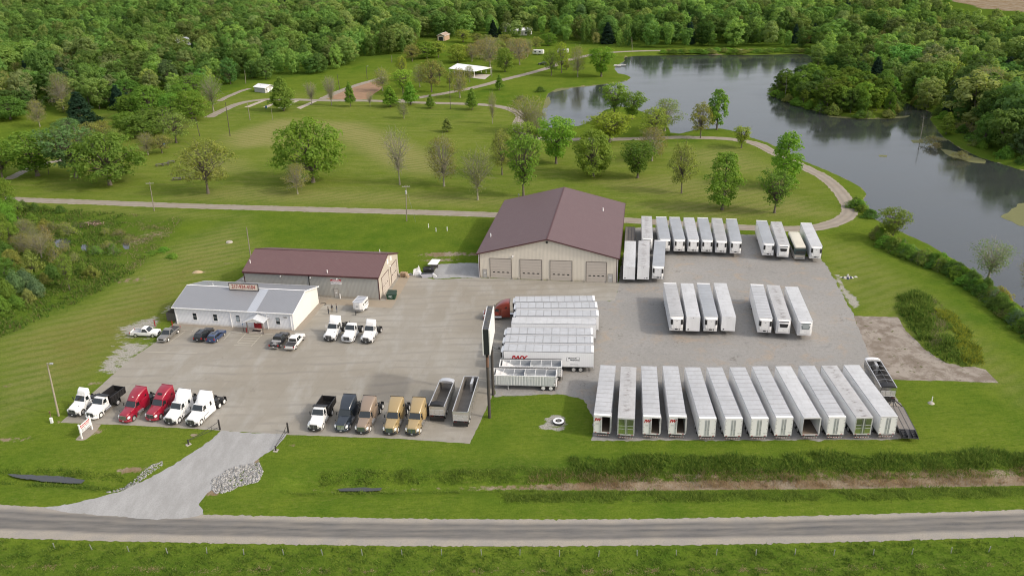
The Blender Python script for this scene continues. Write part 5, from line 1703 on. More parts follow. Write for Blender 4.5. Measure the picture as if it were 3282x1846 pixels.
# ------------------------------------------------------------------ livestock trailer
def stock_trailer():
 root = empty('stock_trailer')
 L, hw, z0, z1 = 3.4, 1.08, .42, 2.3
 b = MB()
 V = [(-hw, .28), (-.5, 0), (.5, 0), (hw, .28), (hw, L), (-hw, L)]
 b.prism(V, z0, z1)
 bo = b.build('body', PAINTW, root, bevel=.03)
 r = MB().prism([(x * .97, .03 + y * .99) for x, y in V], z1, z1 + .06)
 t = NT('skylight_roof')
 o = t.obj()
 sx = t.n('ShaderNodeSeparateXYZ')
 t.l(o, sx.inputs[0])
 fr = t.math('FRACT', t.math('MULTIPLY', sx.outputs[1], 1.35))
 t.bsdf(t.mix(t.ramp(fr, [(.0, 0.0), (.3, 1.0), (.6, 1.0), (.9, 0.0)]), (.20, .22, .26), (.50, .52, .55)), .3)
 MATS['skylight_roof'] = t.m
 r.build('roof', t.m, root)
 e = MB()
 for s in (-1, 1):
  e.box(s * hw - .05, s * hw + .03, .25, L, z1 - .02, z1 + .09)
 e.build('roof_rail', PAINTW, root)
 n = MB().prism([(-hw - .012, .28), (-.505, -.014), (.505, -.014), (hw + .012, .28), (hw - .05, .34), (.47, .06), (-.47, .06), (-hw + .05, .34)], z0 - .02, z0 + .42)
 n.build('stone_guard', M('tread_plate', (.42, .42, .42), .35, metal=.6), root)
 s_ = MB()
 for s in (-1, 1):
  s_.box(s * (hw + .004) - .006, s * (hw + .004) + .006, .3, L - .02, 1.02, 1.12)
 s_.build('side_stripe', M('stripe_grey', (.10, .10, .12), .5), root)
 for s in (-1, 1):
  for y0, y1 in ((.55, .95), (1.35, 2.1), (2.25, 3.1)):
   MB().box(s * (hw + .004) - .006, s * (hw + .004) + .006, y0, y1, 1.55, 1.9).build('side_window', GLASS, root)
  MB().loft([[(s * hw, 2.0 + .55 * math.cos(R(a)) * 1.0, .40 + .48 * max(0, math.sin(R(a)))) for a in range(0, 181, 30)], [(s * (hw + .22), 2.0 + .55 * math.cos(R(a)), .40 + .46 * max(0, math.sin(R(a)))) for a in range(0, 181, 30)]]).build('fender', PAINTW, root)
  wheel(root, s * (hw + .08), 2.0, .36, .2, ALU, s)
 d = MB().prism([(-.42, -.018), (.36, -.018), (.36, .0), (-.42, .0)], 1.28, 1.32).prism([(-.3, -.018), (.1, -.018), (.1, .0), (-.3, .0)], 1.4, 1.58).prism([(-.34, -.018), (.4, -.018), (.4, .0), (-.34, .0)], 1.72, 1.76)
 d.build('nose_print', TRIM, root)
 g = MB().tube([(-.7, .2, .42), (0, -1.1, .42), (.7, .2, .42)], .05, 6).box(-.05, .05, -1.25, -1.05, .05, .75)
 g.build('tongue', DARKSTEEL, root)
 return root

put(stock_trailer(), -32.35, 158.1, R(-13), 'small white livestock trailer with a striped roof parked by the workshop', 'trailer')
# ------------------------------------------------------------------ buildings
def ribbed(name, col, period=.3, dark=.82, axis='X', rough=.5, metal=0.0, dirt=None, depth=.03, low=None):
 t = NT(name)
 o = t.obj()
 wv = t.n('ShaderNodeTexWave')
 wv.bands_direction = axis
 wv.wave_profile = 'SIN'
 wv.inputs['Scale'].default_value = .314 / period
 t.l(o, wv.inputs['Vector'])
 k = t.ramp(wv.outputs['Fac'], [(.0, 0.0), (.25, 1.0), (1.0, 1.0)])
 n = t.noise(t.map(o, (.4, .4, 1)), .7, 5, .6)
 c = t.mix(n, tuple(x * .93 for x in col), tuple(x * 1.05 for x in col))
 c = t.mix(k, tuple(x * dark for x in col), c)
 if dirt:
  c = t.mix(t.ramp(t.noise(t.map(o, (1.2, 1.2, .25)), .8, 6, .7), [(.5, 0.0), (.8, dirt[1])]), c, dirt[0])
 if low:
  sx = t.n('ShaderNodeSeparateXYZ')
  t.l(o, sx.inputs[0])
  z = t.math('ADD', sx.outputs[2], t.math('MULTIPLY', n, .8))
  c = t.mix(t.ramp(z, [(.35, .7), (1.0, 0.0)]), c, low)
 t.bsdf(c, rough, metal, t.bump(k, .5, depth), spec=.4)
 MATS[name] = t.m
 return t.m

W_OFF = ribbed('office_siding', (.80, .82, .85), .305, .80, 'X', low=(.52, .47, .38))
W_OFFS = M('office_end_wall', (.72, .72, .68), .5, var=.03, scale=.4, dirt=((.6, .57, .5), .25))
R_OFF = ribbed('office_roof', (.29, .30, .32), .305, .80, 'X', .42, .25, dirt=((.22, .215, .21), .45))
R_SKY = ribbed('roof_skylight', (.40, .43, .48), .305, .80, 'X', .35)
W_TAN = ribbed('workshop_siding', (.37, .37, .345), .305, .78, 'X', dirt=((.25, .22, .18), .35), low=(.30, .24, .17))
W_TANE = ribbed('workshop_end_siding', (.50, .46, .39), .305, .86, 'Y', low=(.42, .35, .26))
R_MAR = ribbed('maroon_roof', (.140, .080, .080), .305, .88, 'X', .55, .0, dirt=((.16, .105, .10), .5))
R_MAR2 = ribbed('maroon_roof_long', (.130, .083, .086), .305, .90, 'Y', .55, .0, dirt=((.165, .115, .115), .5))
W_BIG = ribbed('big_siding', (.66, .61, .52), .305, .82, 'X', low=(.42, .36, .28))
W_BIGE = ribbed('big_side_siding', (.465, .425, .36), .305, .82, 'Y')
MARTRIM = M('maroon_trim', (.075, .026, .026), .5, var=.15)
DOORTAN = M('overhead_door', (.47, .425, .375), .55, var=.06, scale=.8)
DOORLINE = M('door_groove', (.17, .15, .13), .6)
DOORGREY = M('grey_door', (.40, .39, .37), .5, var=.08)
WTRIM = M('white_trim', (.84, .84, .83), .45, var=.03)
CONCB = M('concrete_base', (.38, .35, .30), .9, var=.12)
WOODGR = M('weathered_wood', (.115, .105, .092), .85, var=.35, scale=4)

def gable(root, L, D, eave, ridge, wm, em, rm, along='x', oh=.3, th=.12, trim=WTRIM, name='roof'):
 """walls and a gable roof; local x along the front, y to the back; ridge along x or y"""
 w = MB()
 if along == 'x':
  w.add([(0, 0, 0), (L, 0, 0), (L, 0, eave), (0, 0, eave)], [(0, 1, 2, 3)], 0)
  w.add([(0, D, 0), (L, D, 0), (L, D, eave), (0, D, eave)], [(3, 2, 1, 0)], 0)
  for x in (0, L):
   w.add([(x, 0, 0), (x, D, 0), (x, D, eave), (x, D / 2, ridge), (x, 0, eave)], [(0, 1, 2, 3, 4)], 1)
 else:
  for y in (0, D):
   w.add([(0, y, 0), (L, y, 0), (L, y, eave), (L / 2, y, ridge), (0, y, eave)], [(0, 1, 2, 3, 4)], 0)
  for x in (0, L):
   w.add([(x, 0, 0), (x, D, 0), (x, D, eave), (x, 0, eave)], [(0, 1, 2, 3)], 1)
 w.build('wall', [wm, em], root)
 r = MB()
 half = (D if along == 'x' else L) / 2
 sl = (ridge - eave) / half
 e = eave - sl * oh

 def slab(a, b, c, d):                          # eave->ridge quads, thickness th upward
  r.hexa([a, b, c, d], [(p[0], p[1], p[2] + th) for p in (a, b, c, d)])
 if along == 'x':
  slab((-oh, -oh, e), (L + oh, -oh, e), (L + oh, D / 2, ridge), (-oh, D / 2, ridge))
  slab((-oh, D / 2, ridge), (L + oh, D / 2, ridge), (L + oh, D + oh, e), (-oh, D + oh, e))
 else:
  slab((-oh, -oh, e), (L / 2, -oh, ridge), (L / 2, D + oh, ridge), (-oh, D + oh, e))
  slab((L / 2, -oh, ridge), (L + oh, -oh, e), (L + oh, D + oh, e), (L / 2, D + oh, ridge))
 ro = r.build(name, rm, root)
 t = MB()
 if along == 'x':
  for x in (-oh - .03, L + oh):
   for y0, z0, y1, z1 in ((-oh, e, D / 2, ridge), (D / 2, ridge, D + oh, e)):
    t.hexa([(x, y0, z0 - .14), (x + .03, y0, z0 - .14), (x + .03, y1, z1 - .14), (x, y1, z1 - .14)], [(x, y0, z0 + th + .01), (x + .03, y0, z0 + th + .01), (x + .03, y1, z1 + th + .01), (x, y1, z1 + th + .01)])
  for y in (-oh - .06, D + oh):
   t.box(-oh - .03, L + oh + .03, y, y + .06, e - .08, e + th + .005)
  t.box(-oh - .03, L + oh + .03, D / 2 - .14, D / 2 + .14, ridge + th - .01, ridge + th + .03)
 else:
  for y in (-oh - .03, D + oh):
   for x0, z0, x1, z1 in ((-oh, e, L / 2, ridge), (L / 2, ridge, L + oh, e)):
    t.hexa([(x0, y, z0 - .16), (x0, y + .03, z0 - .16), (x1, y + .03, z1 - .16), (x1, y, z1 - .16)], [(x0, y, z0 + th + .01), (x0, y + .03, z0 + th + .01), (x1, y + .03, z1 + th + .01), (x1, y, z1 + th + .01)])
  for x in (-oh - .06, L + oh):
   t.box(x, x + .06, -oh - .03, D + oh + .03, e - .08, e + th + .005)
  t.box(L / 2 - .16, L / 2 + .16, -oh - .03, D + oh + .03, ridge + th - .03, ridge + th + .03)
 t.build('roof_trim', trim, root)
 return ro

def od_door(root, x0, x1, z1, y=-.0, mat=DOORTAN, nwin=4, zw=.28, name='garage_door', axis='x'):
 """overhead door on a wall at y (front) or x (side)"""
 m = MB()

 def bx(a0, a1, d0, d1, z0, zz, q):
  if axis == 'x':
   q.box(a0, a1, y - d1, y - d0, z0, zz)
  else:
   q.box(y + d0, y + d1, a0, a1, z0, zz)
 bx(x0, x1, .004, .04, .02, z1, m)
 o = m.build(name, mat, root)
 g = MB()
 n = 7
 for k in range(1, n):
  bx(x0, x1, .04, .046, z1 * k / n - .012, z1 * k / n + .012, g)
 g.build('panel_grooves', DOORLINE, o)
 f = MB()
 bx(x0 - .14, x0, .004, .07, 0, z1 + .12, f)
 bx(x1, x1 + .14, .004, .07, 0, z1 + .12, f)
 bx(x0, x1, .004, .07, z1, z1 + .12, f)
 f.build('door_frame', MARTRIM if axis != 'x' else DOORLINE, o)
 for k in range(nwin):
  c = x0 + (x1 - x0) * (k + .75) / (nwin + .5) if nwin > 1 else (x0 + x1) / 2
  w = MB()
  bx(c - .26, c + .26, .041, .052, z1 * zw, z1 * zw + .24, w)
  w.build('door_window', GLASS, o)
 return o

def man_door(root, x0, x1, z1, mat=DOORGREY, y=0.0, sign=True, name='entry_door'):
 o = MB().box(x0, x1, y - .05, y - .004, .04, z1).build(name, mat, root)
 MB().box(x0 - .07, x0, y - .06, y - .004, 0, z1 + .07).box(x1, x1 + .07, y - .06, y - .004, 0, z1 + .07).box(x0, x1, y - .06, y - .004, z1, z1 + .07).build('door_frame', DOORLINE, o)
 if sign:
  MB().box(x0 + .25, x1 - .25, y - .058, y - .05, 1.15, 1.32).build('door_notice', WTRIM, o)
 MB().box(x1 - .14, x1 - .06, y - .10, y - .05, .95, 1.05).build('door_handle', CHROME, o)
 return o

def wall_lamp(root, x, z, y=0.0):
 MB().box(x - .12, x + .12, y - .28, y - .004, z - .1, z + .1).tube([(x, y - .28, z), (x, y - .42, z - .08)], [.12, .16], 10).build('wall_lamp', WTRIM, root)

# ---- white office
ob = empty('office_building', (-69.26, 155.29, 0), R(-10.14))
tag(ob, 'low white metal office with a grey roof and a red door under its porch', 'building')
OL, OD, OE, OR_ = 25.66, 13.2, 3.85, 5.75
gable(ob, OL, OD, OE, OR_, W_OFF, W_OFFS, R_OFF, 'x', .32, .10, WTRIM)
sl = (OR_ - OE) / (OD / 2)
MB().hexa([(16.2, -.30, OE - sl * .3 + .104), (18.1, -.30, OE - sl * .3 + .104), (18.1, OD / 2 - .2, OR_ - sl * .2 + .104), (16.2, OD / 2 - .2, OR_ - sl * .2 + .104)], [(16.2, -.30, OE - sl * .3 + .125), (18.1, -.30, OE - sl * .3 + .125), (18.1, OD / 2 - .2, OR_ - sl * .2 + .125), (16.2, OD / 2 - .2, OR_ - sl * .2 + .125)]).build('roof_skylight', R_SKY, ob)
WIN = M('window_dark', (.016, .026, .032), .08, var=.3, coat=.4)
for i, (x0, x1) in enumerate(((3.95, 4.78), (8.45, 9.32), (13.4, 14.22), (22.0, 22.85))):
 f = MB().box(x0 - .07, x0, -.05, -.004, 1.2, 2.72).box(x1, x1 + .07, -.05, -.004, 1.2, 2.72).box(x0, x1, -.05, -.004, 2.66, 2.72).box(x0 - .07, x1 + .07, -.09, -.004, 1.12, 1.2).box(x0, x1, -.045, -.02, 1.9, 1.95)
 fo = f.build('window', WTRIM, ob)
 MB().box(x0, x1, -.03, -.004, 1.2, 2.66).build('pane', WIN, fo)
 if i in (2, 3):
  MB().box(x0 + .05, x1 - .12, -.036, -.031, 1.3 if i == 2 else 2.05, 2.4 if i == 2 else 2.6).build('window_blind', M('blind', (.30, .35, .38), .5), fo)
q = MB()
for x in (12.28, 20.1, 25.2, .25):
 q.box(x - .06, x + .06, -.12, -.004, .02, OE - .12)
q.box(-.32, OL + .32, -.44, -.385, OE - .17, OE - .03)
q.build('gutter', WTRIM, ob)
dr = MB().box(17.12, 18.1, -.06, -.004, .05, 2.12).build('entry_door', M('door_red', (.26, .012, .018), .4, var=.1), ob)
MB().box(18.1, 19.05, -.05, -.004, .05, 1.45).build('side_panel', MATS['door_red'], dr)
MB().box(18.15, 19.0, -.06, -.004, 1.45, 2.1).build('door_notice', WTRIM, dr)
MB().box(17.42, 17.8, -.075, -.06, 1.15, 1.28).build('door_plate', WTRIM, dr)
MB().box(17.95, 18.02, -.12, -.06, .98, 1.08).build('door_handle', CHROME, dr)
po = MB()
for x0, x1, s_ in ((16.3, 18.42, 1), (18.42, 20.54, -1)):
 za, zb_ = (2.45, 3.32) if s_ > 0 else (3.32, 2.45)
 po.hexa([(x0, -2.5, za), (x1, -2.5, zb_), (x1, -.02, zb_), (x0, -.02, za)], [(x0, -2.5, za + .1), (x1, -2.5, zb_ + .1), (x1, -.02, zb_ + .1), (x0, -.02, za + .1)])
po = po.build('porch_roof', ribbed('porch_metal', (.60, .62, .64), .3, .82, 'Y', .4, .2), ob)
MB().add([(16.6, -2.42, 2.48), (20.24, -2.42, 2.48), (18.42, -2.42, 3.24), (16.6, -2.38, 2.48), (20.24, -2.38, 2.48), (18.42, -2.38, 3.24)], [(0, 1, 2), (5, 4, 3), (0, 3, 4, 1), (1, 4, 5, 2), (2, 5, 3, 0)]).build('porch_gable', W_OFFS, po)
for s_ in (0, 1):
 a, b = ((16.25, 2.40), (18.42, 3.29)) if s_ == 0 else ((18.42, 3.29), (20.59, 2.40))
 MB().hexa([(a[0], -2.56, a[1]), (a[0], -2.5, a[1]), (b[0], -2.5, b[1]), (b[0], -2.56, b[1])], [(a[0], -2.56, a[1] + .2), (a[0], -2.5, a[1] + .2), (b[0], -2.5, b[1] + .2), (b[0], -2.56, b[1] + .2)]).build('porch_trim', WTRIM, po)
for x in (16.85, 20.1):
 MB().box(x - .09, x + .09, -2.38, -2.2, .03, 2.6).build('porch_post', DOORLINE, ob)
MB().box(17.2, 19.0, -1.55, -.75, .03, .05).build('door_mat', BLACK, ob)
MB().box(23.5, 24.55, -.04, -.004, 2.5, 3.02).build('wall_sign', WTRIM, ob)
lo = MB().box(23.6, 24.45, -.046, -.04, 2.86, 2.94).box(23.75, 24.3, -.046, -.04, 2.66, 2.76).hexa([(24.3, -.046, 2.62), (24.3, -.04, 2.62), (24.3, -.04, 2.80), (24.3, -.046, 2.80)], [(24.42, -.046, 2.70), (24.42, -.04, 2.70), (24.42, -.04, 2.72), (24.42, -.046, 2.72)])
lo.build('sign_print', BLACK, ob)
MB().box(9.9, 10.5, -.03, -.004, 2.05, 2.22).build('wall_plate', WTRIM, ob)
MB().tube([(4.4, 6.9, 5.5), (4.4, 6.9, 6.5), ], .07, 8).tube([(4.4, 6.9, 6.5), (4.4, 6.9, 6.62)], .16, 8).build('roof_vent', TRIM, ob)
MB().tube([(5.35, 7.1, 5.5), (5.35, 7.1, 6.3)], .06, 8).build('roof_pipe', WTRIM, ob)
MB().tube([(11.6, 8.4, 5.1), (11.6, 8.4, 6.9)], .05, 8).tube([(11.6, 8.4, 6.9), (11.6, 8.4, 7.05)], .2, 8).build('roof_mast', TRIM, ob)
# number board on the roof
rs = empty('roof_sign', (0, 0, 0), R(-10.14))
ca_, sa_ = math.cos(R(-10.14)), math.sin(R(-10.14))

def on_off(x, y):
 return -69.26 + x * ca_ - y * sa_, 155.29 + x * sa_ + y * ca_

rs.location = (*on_off(13.0, 5.6), 6.45)
rs.rotation_euler = (0, 0, R(-10.14))
tag(rs, 'cream board with a red phone number standing on the office roof', 'sign')
RED2 = M('number_red', (.34, .022, .018), .6, var=.15, scale=6)
MB().box(-3.15, 3.15, 0, .14, -.66, .66).build('sign_board', M('sign_cream', (.74, .65, .55), .6, var=.08, dirt=((.4, .33, .28), .3)), rs)
MB().box(-3.25, 3.25, -.05, .2, .66, .76).box(-3.25, 3.25, -.05, .2, -.76, -.66).box(-3.25, -3.15, -.05, .2, -.66, .66).box(3.15, 3.25, -.05, .2, -.66, .66).build('sign_frame', M('frame_dark', (.055, .05, .05), .6), rs)
add_text('lettering', '217-924-4104', 1.16, RED2, rs, (0, -.03, .0), (R(90), 0, 0), .0, .02, .80)
for x in (-2.9, -1, 1, 2.9):
 MB().box(x - .05, x + .05, .1, .2, -1.1, -.6).tube([(x, .2, .4), (x, 1.2, -.8)], .03, 5).build('sign_leg', TRIM, rs)

# ---- grey workshop with the maroon roof
a_ = R(-10.2)
wx, wy = -28.64 - 30.8 * math.cos(a_), 164.56 - 30.8 * math.sin(a_)
wb = empty('metal_workshop', (wx, wy, 0), a_)
tag(wb, 'long grey metal workshop with a maroon gable roof and two doors in its end wall', 'building')
gable(wb, 30.8, 14.3, 5.3, 7.8, W_TAN, W_TANE, R_MAR, 'x', .22, .10, MARTRIM)
for x in (0, 30.8):
 MB().box(x - .08 if x == 0 else x - .12, x + .12 if x == 0 else x + .08, -.03, .1, 0, 5.25).build('corner_trim', MARTRIM, wb)
MB().box(15.02, 15.16, -.1, -.004, 0, 5.2).build('downspout', BLACK, wb)
MB().box(-.2, 31.0, -.34, -.285, 4.98, 5.16).build('gutter', MARTRIM, wb)
man_door(wb, 20.6, 21.5, 2.1)
sg = MB().box(20.0, 22.45, -.05, -.004, 3.2, 4.4).build('wall_sign', M('sign_white', (.66, .66, .67), .5, var=.05), wb)
MB().box(20.03, 22.42, -.06, -.05, 3.86, 4.38).build('sign_band', RED, sg)
SG = M('sign_grey_print', (.24, .24, .27), .6)
q = MB()
q.box(20.5, 21.95, -.066, -.06, 4.18, 4.30).box(20.2, 22.3, -.066, -.06, 3.94, 4.08)
q.build('sign_heading', M('sign_pink', (.66, .52, .55), .6), sg)
q = MB()
for z, parts in ((3.70, [(20.2, 20.6), (20.7, 21.1), (21.2, 22.3)]), (3.50, [(20.2, 20.75), (20.95, 21.55), (21.65, 22.3)]), (3.33, [(20.7, 21.2), (21.3, 21.8)])):
 for x0, x1 in parts:
  q.box(x0, x1, -.057, -.051, z - .04, z + .035)
q.build('sign_print', SG, sg)
for x, z in ((8.7, 4.65), (15.55, 4.62), (21.6, 4.62)):
 wall_lamp(wb, x, z)
slw = (7.8 - 5.3) / 7.15
for x, y in ((.6, 2.5), (19.3, .5), (27.4, 12.2)):
 z = 5.3 + slw * min(y, 14.3 - y) + .05
 MB().tube([(x, y, z), (x, y, z + .75)], .09, 8).build('roof_pipe', WTRIM, wb)
MB().tube([(21.95, -.35, 0), (21.95, -.35, 1.1)], .1, 10).build('guard_post', WTRIM, wb)
for x0, x1 in ((2.3, 7.0), (8.7, 13.0)):
 od_door(wb, x0, x1, 4.15, 30.8, DOORTAN, 3, .42, 'garage_door', 'y')
for y_, z0, z1 in ((6.75, 5.55, 6.6), (9.1, 5.4, 6.45)):
 MB().box(30.804, 30.86, y_, y_ + .75, z0, z1).build('vent_window', WTRIM, wb)
MB().box(30.804, 31.1, 7.9, 8.15, 4.5, 4.7).build('wall_lamp', WTRIM, wb)

# ---- big workshop
gb = empty('repair_garage', (-7.26, 175.57, 0), R(-9.5))
tag(gb, 'biggest beige metal garage with four overhead doors and a wide maroon gable roof', 'building')
BL, BD, BE, BR = 31.0, 38.3, 6.0, 9.9
gable(gb, BL, BD, BE, BR, W_BIG, W_BIGE, R_MAR2, 'y', .5, .12, MARTRIM)
for x0, x1 in ((2.53, 7.3), (9.4, 14.2), (16.2, 21.0), (24.3, 28.65)):
 od_door(gb, x0, x1, 4.75, 0.0, DOORTAN, 4, .29)
for x0, x1 in ((.8, 1.65), (29.1, 30.1)):
 man_door(gb, x0, x1, 2.0)
q = MB()
for x in (2.3, 7.6, 9.1, 14.5, 15.9, 21.3, 24.0, 28.9):
 q.box(x - .16, x + .16, -.35, -.075, .0, .35)
q.build('door_guard', CONCB, gb)
for x in (0, BL):
 MB().box(x - .06 if x == 0 else x - .12, x + .12 if x == 0 else x + .06, -.03, .1, 0, BE - .08).build('corner_trim', MARTRIM, gb)
 MB().box(x - .16 if x == 0 else x + .08, x - .08 if x == 0 else x + .16, -.06, .06, 0, BE - .1).build('downspout', WTRIM, gb)
 MB().box(x - .62 if x == 0 else x + .565, x - .565 if x == 0 else x + .62, -.5, BD + .5, BE - .26, BE - .08).build('gutter', MARTRIM, gb)
wall_lamp(gb, 7.75, 5.5)
MB().tube([(15.5, -.3, 9.3), (15.5, -.6, 9.25)], [.2, .28], 10).build('gable_lamp', BLACK, gb)
for x, y in ((26.3, 27.9), (1.0, 9.6)):
 z = BE + (BR - BE) * (1 - abs(x - BL / 2) / (BL / 2))
 MB().tube([(x, y, z), (x, y, z + .95)], .13, 10).build('roof_pipe', WTRIM, gb)
MB().tube([(3.3, 39.0, 5.8), (3.3, 39.0, 7.4)], .04, 6).box(3.1, 3.5, 38.9, 39.1, 7.4, 7.7).build('roof_mast', TRIM, gb)

# ---- board fence by the office and its unit
fe = empty('board_fence', (*on_off(-.2, 1.1), 0), R(-10.14))
tag(fe, 'weathered grey board fence screening the left end of the office', 'fence')
q = MB()
for k in range(17):
 q.box(-2.6 + k * .15, -2.46 + k * .15, -.03, .0, 0, 1.75 + .03 * (k % 3))
for k in range(28):
 q.box(-2.63, -2.6, .05 + k * .2, .23 + k * .2, 0, 1.75 + .03 * (k % 3))
q.build('boards', WOODGR, fe)
q = MB()
for z in (.35, 1.4):
 q.box(-2.6, -.05, .0, .05, z, z + .09).box(-2.6, -2.55, .05, 5.6, z, z + .09)
q.build('rails', WOODGR, fe)
au = empty('air_conditioner', (*on_off(-.75, 3.2), 0), R(-10.14))
tag(au, 'pale boxy air conditioner standing behind the board fence', 'air conditioner')
MB().box(-.45, .45, -.45, .45, .08, 1.0).build('housing', M('ac_grey', (.40, .40, .38), .5), au, bevel=.04)
MB().tube([(0, 0, 1.0), (0, 0, 1.05)], .36, 16).build('fan_guard', DARKSTEEL, au)

def bollard(x, y, label, mat, h=1.0, r=.09, group=None):
 o = MB().tube([(0, 0, 0), (0, 0, h), (0, 0, h + .05)], [r, r, r * .5], 12).build('bollard', mat, smooth=40)
 o.location = (x, y, .02)
 tag(o, label, 'bollard', group)
 return o

BR_ = M('bollard_red', (.30, .012, .016), .5, var=.1)
for p_, lb in (((1680, 280), 'red bollard left of the office porch'), ((1905, 290), 'red bollard right of the office porch'), ((418, 195), 'taller red bollard beside the board fence'), ((655, 180), 'red bollard behind the grey pickup bed')):
 x, y, _ = U(qe(*p_))
 bollard(x, y, lb, BR_, 1.35 if p_[0] == 418 else .95, .1, 'red bollards by the office')
hs = empty('handicap_sign', tuple(U(qe(1637, 268))))
tag(hs, 'small blue and white parking sign on a dark post by the porch', 'sign')
MB().tube([(0, 0, 0), (0, 0, 2.0)], .04, 8).build('post', DARKSTEEL, hs)
pl = MB().box(-.2, .2, -.045, -.03, 1.45, 2.0).build('sign_panel', WTRIM, hs)
MB().tube([(0, -.05, 1.62), (0, -.047, 1.62)], .13, 14).build('sign_disc', M('sign_blue', (.06, .16, .32), .5), pl).rotation_euler = (0, 0, 0)
MB().box(-.12, .12, -.052, -.046, 1.52, 1.72).box(-.05, .05, -.052, -.046, 1.76, 1.88).build('sign_symbol', MATS['sign_blue'], pl)
cs = [((865, 262), 'parking curb left of the black car'), ((1545, 295), 'parking curb left of the striped bay'), ((1990, 312), 'parking curb ahead of the black pickup')]
for p_, lb in cs:
 x, y, _ = U(qe(*p_))
 o = MB().prof([(-.08, 0, 1.1), (-.06, .12, 1.08), (.06, .12, 1.08), (.08, 0, 1.1)]).build('parking_curb', CONCB)
 o.location = (x, y, .02)
 o.rotation_euler = (0, 0, R(-10))
 tag(o, 'grey concrete ' + lb, 'curb', 'parking curbs')
hz = MB().tube([(.0, .0, .06), (.6, .25, .06), (1.1, .2, .06), (1.35, -.35, .06), (1.1, -.8, .06)], .06, 8).build('drain_hose', BLACK, smooth=60)
hz.location = tuple(U(qd(200, 335)))
tag(hz, 'black drain hose curling from the back corner of the office', 'hose')

# ------------------------------------------------------------------ signs and gates
BWOOD = M('dark_post', (.060, .052, .046), .85, var=.35, scale=3)
RUST = M('rusty_steel', (.16, .085, .055), .8, var=.5, scale=2.5)
bb = empty('billboard', (-3.95, 120.2, 0), math.atan2(123.83 - 116.63, -3.69 + 4.22) - PI / 2)
tag(bb, 'tall double faced billboard seen edge on, its faces blank white, on two dark poles', 'billboard')
for y_ in (-3.6, 3.6):
 MB().tube([(0, y_, 0), (0, y_, 12.2)], [.26, .22], 14).build('pole', BWOOD, bb, smooth=50)
MB().tube([(0, -3.6, 9.5), (0, -3.6, 12.1)], [.245, .235], 14).build('rusty_collar', RUST, bb, smooth=50)
MB().box(-.42, .42, -4.3, 4.3, 12.0, 16.4).build('cabinet', M('cabinet_black', (.020, .022, .026), .5, var=.3), bb)
MB().box(-.44, .44, -4.32, 4.32, 16.4, 16.45).build('cabinet_top', M('cabinet_top', (.055, .058, .064), .6, var=.5, scale=1.5, dirt=((.25, .2, .08), .5)), bb)
for s_ in (-1, 1):
 MB().box(s_ * .52 - .08, s_ * .52 + .08, -4.36, 4.36, 11.9, 16.4).build('sign_face', M('face_white', (.74, .74, .72), .4, var=.03, dirt=((.55, .52, .42), .3)), bb)
MB().box(-.2, .2, -4.0, -3.85, 11.4, 11.75).build('junction_box', BLACK, bb)
MB().tube([(.1, 3.5, 9.4), (.8, 3.2, 9.1), (1.3, 3.0, 9.25)], .03, 6).box(1.2, 1.5, 2.85, 3.1, 9.2, 9.55).build('flood_lamp', DARKSTEEL, bb)

e0, e1 = U(qr(560, 1105)), U(qr(985, 720))
es = empty('entrance_sign', tuple(e0), math.atan2(e1[1] - e0[1], e1[0] - e0[0]))
EL = float(np.hypot(*(e1 - e0)[:2]))
tag(es, 'white framed entrance sign with red and grey lettering at the corner of the grass', 'sign')
for x in (0, EL):
 MB().box(x - .09, x + .09, -.09, .09, 0, 2.55).box(x - .11, x + .11, -.11, .11, 2.55, 2.62).build('post', WTRIM, es)
pb = MB().box(.09, EL - .09, -.05, .05, .95, 2.35).build('sign_board', M('board_white', (.74, .75, .76), .5, var=.03), es)
for s_ in (-1, 1):
 y0, y1 = (-.058, -.05) if s_ < 0 else (.05, .058)
 MB().box(.2, .42, y0, y1, 1.98, 2.26).box(EL - .42, EL - .2, y0, y1, 1.98, 2.26).box(.45, EL - .45, y0, y1, 2.0, 2.04).build('sign_corner', RED, pb)
for k, (tx, z, sz, m_) in enumerate((('TRUCK', 2.14, .22, RED), ('EQUIPMENT SALES', 1.80, .21, RED))):
 for x0, x1 in ([(.5, .9), (.98, 1.5), (1.58, EL - .5)] if k == 0 else [(.25, 1.1), (1.2, EL - .3)]):
  MB().box(x0, x1, -.06, -.05, z - .07, z + .06).build('lettering', m_, pb)
q = MB()
for z, parts in ((1.52, [(.3, .7), (.8, 1.3), (1.45, EL - .3)]), (1.30, [(.3, .9), (1.0, 1.35)]), (1.12, [(.35, .8), (.9, 1.5), (1.6, EL - .4)])):
 for x0, x1 in parts:
  q.box(x0, x1, -.06, -.05, z - .05, z + .04)
q.build('small_print', SG, pb)
sheet('sign_bed', pxs(qr, [(280, 1150), (430, 985), (760, 640), (1000, 470), (1330, 520), (1180, 740), (900, 1000), (700, 1140), (560, 1180), (400, 1170)]), .014, MATS['pea_gravel'], 'brownish gravel bed under the white entrance sign', 'gravel bed', rag=.05)

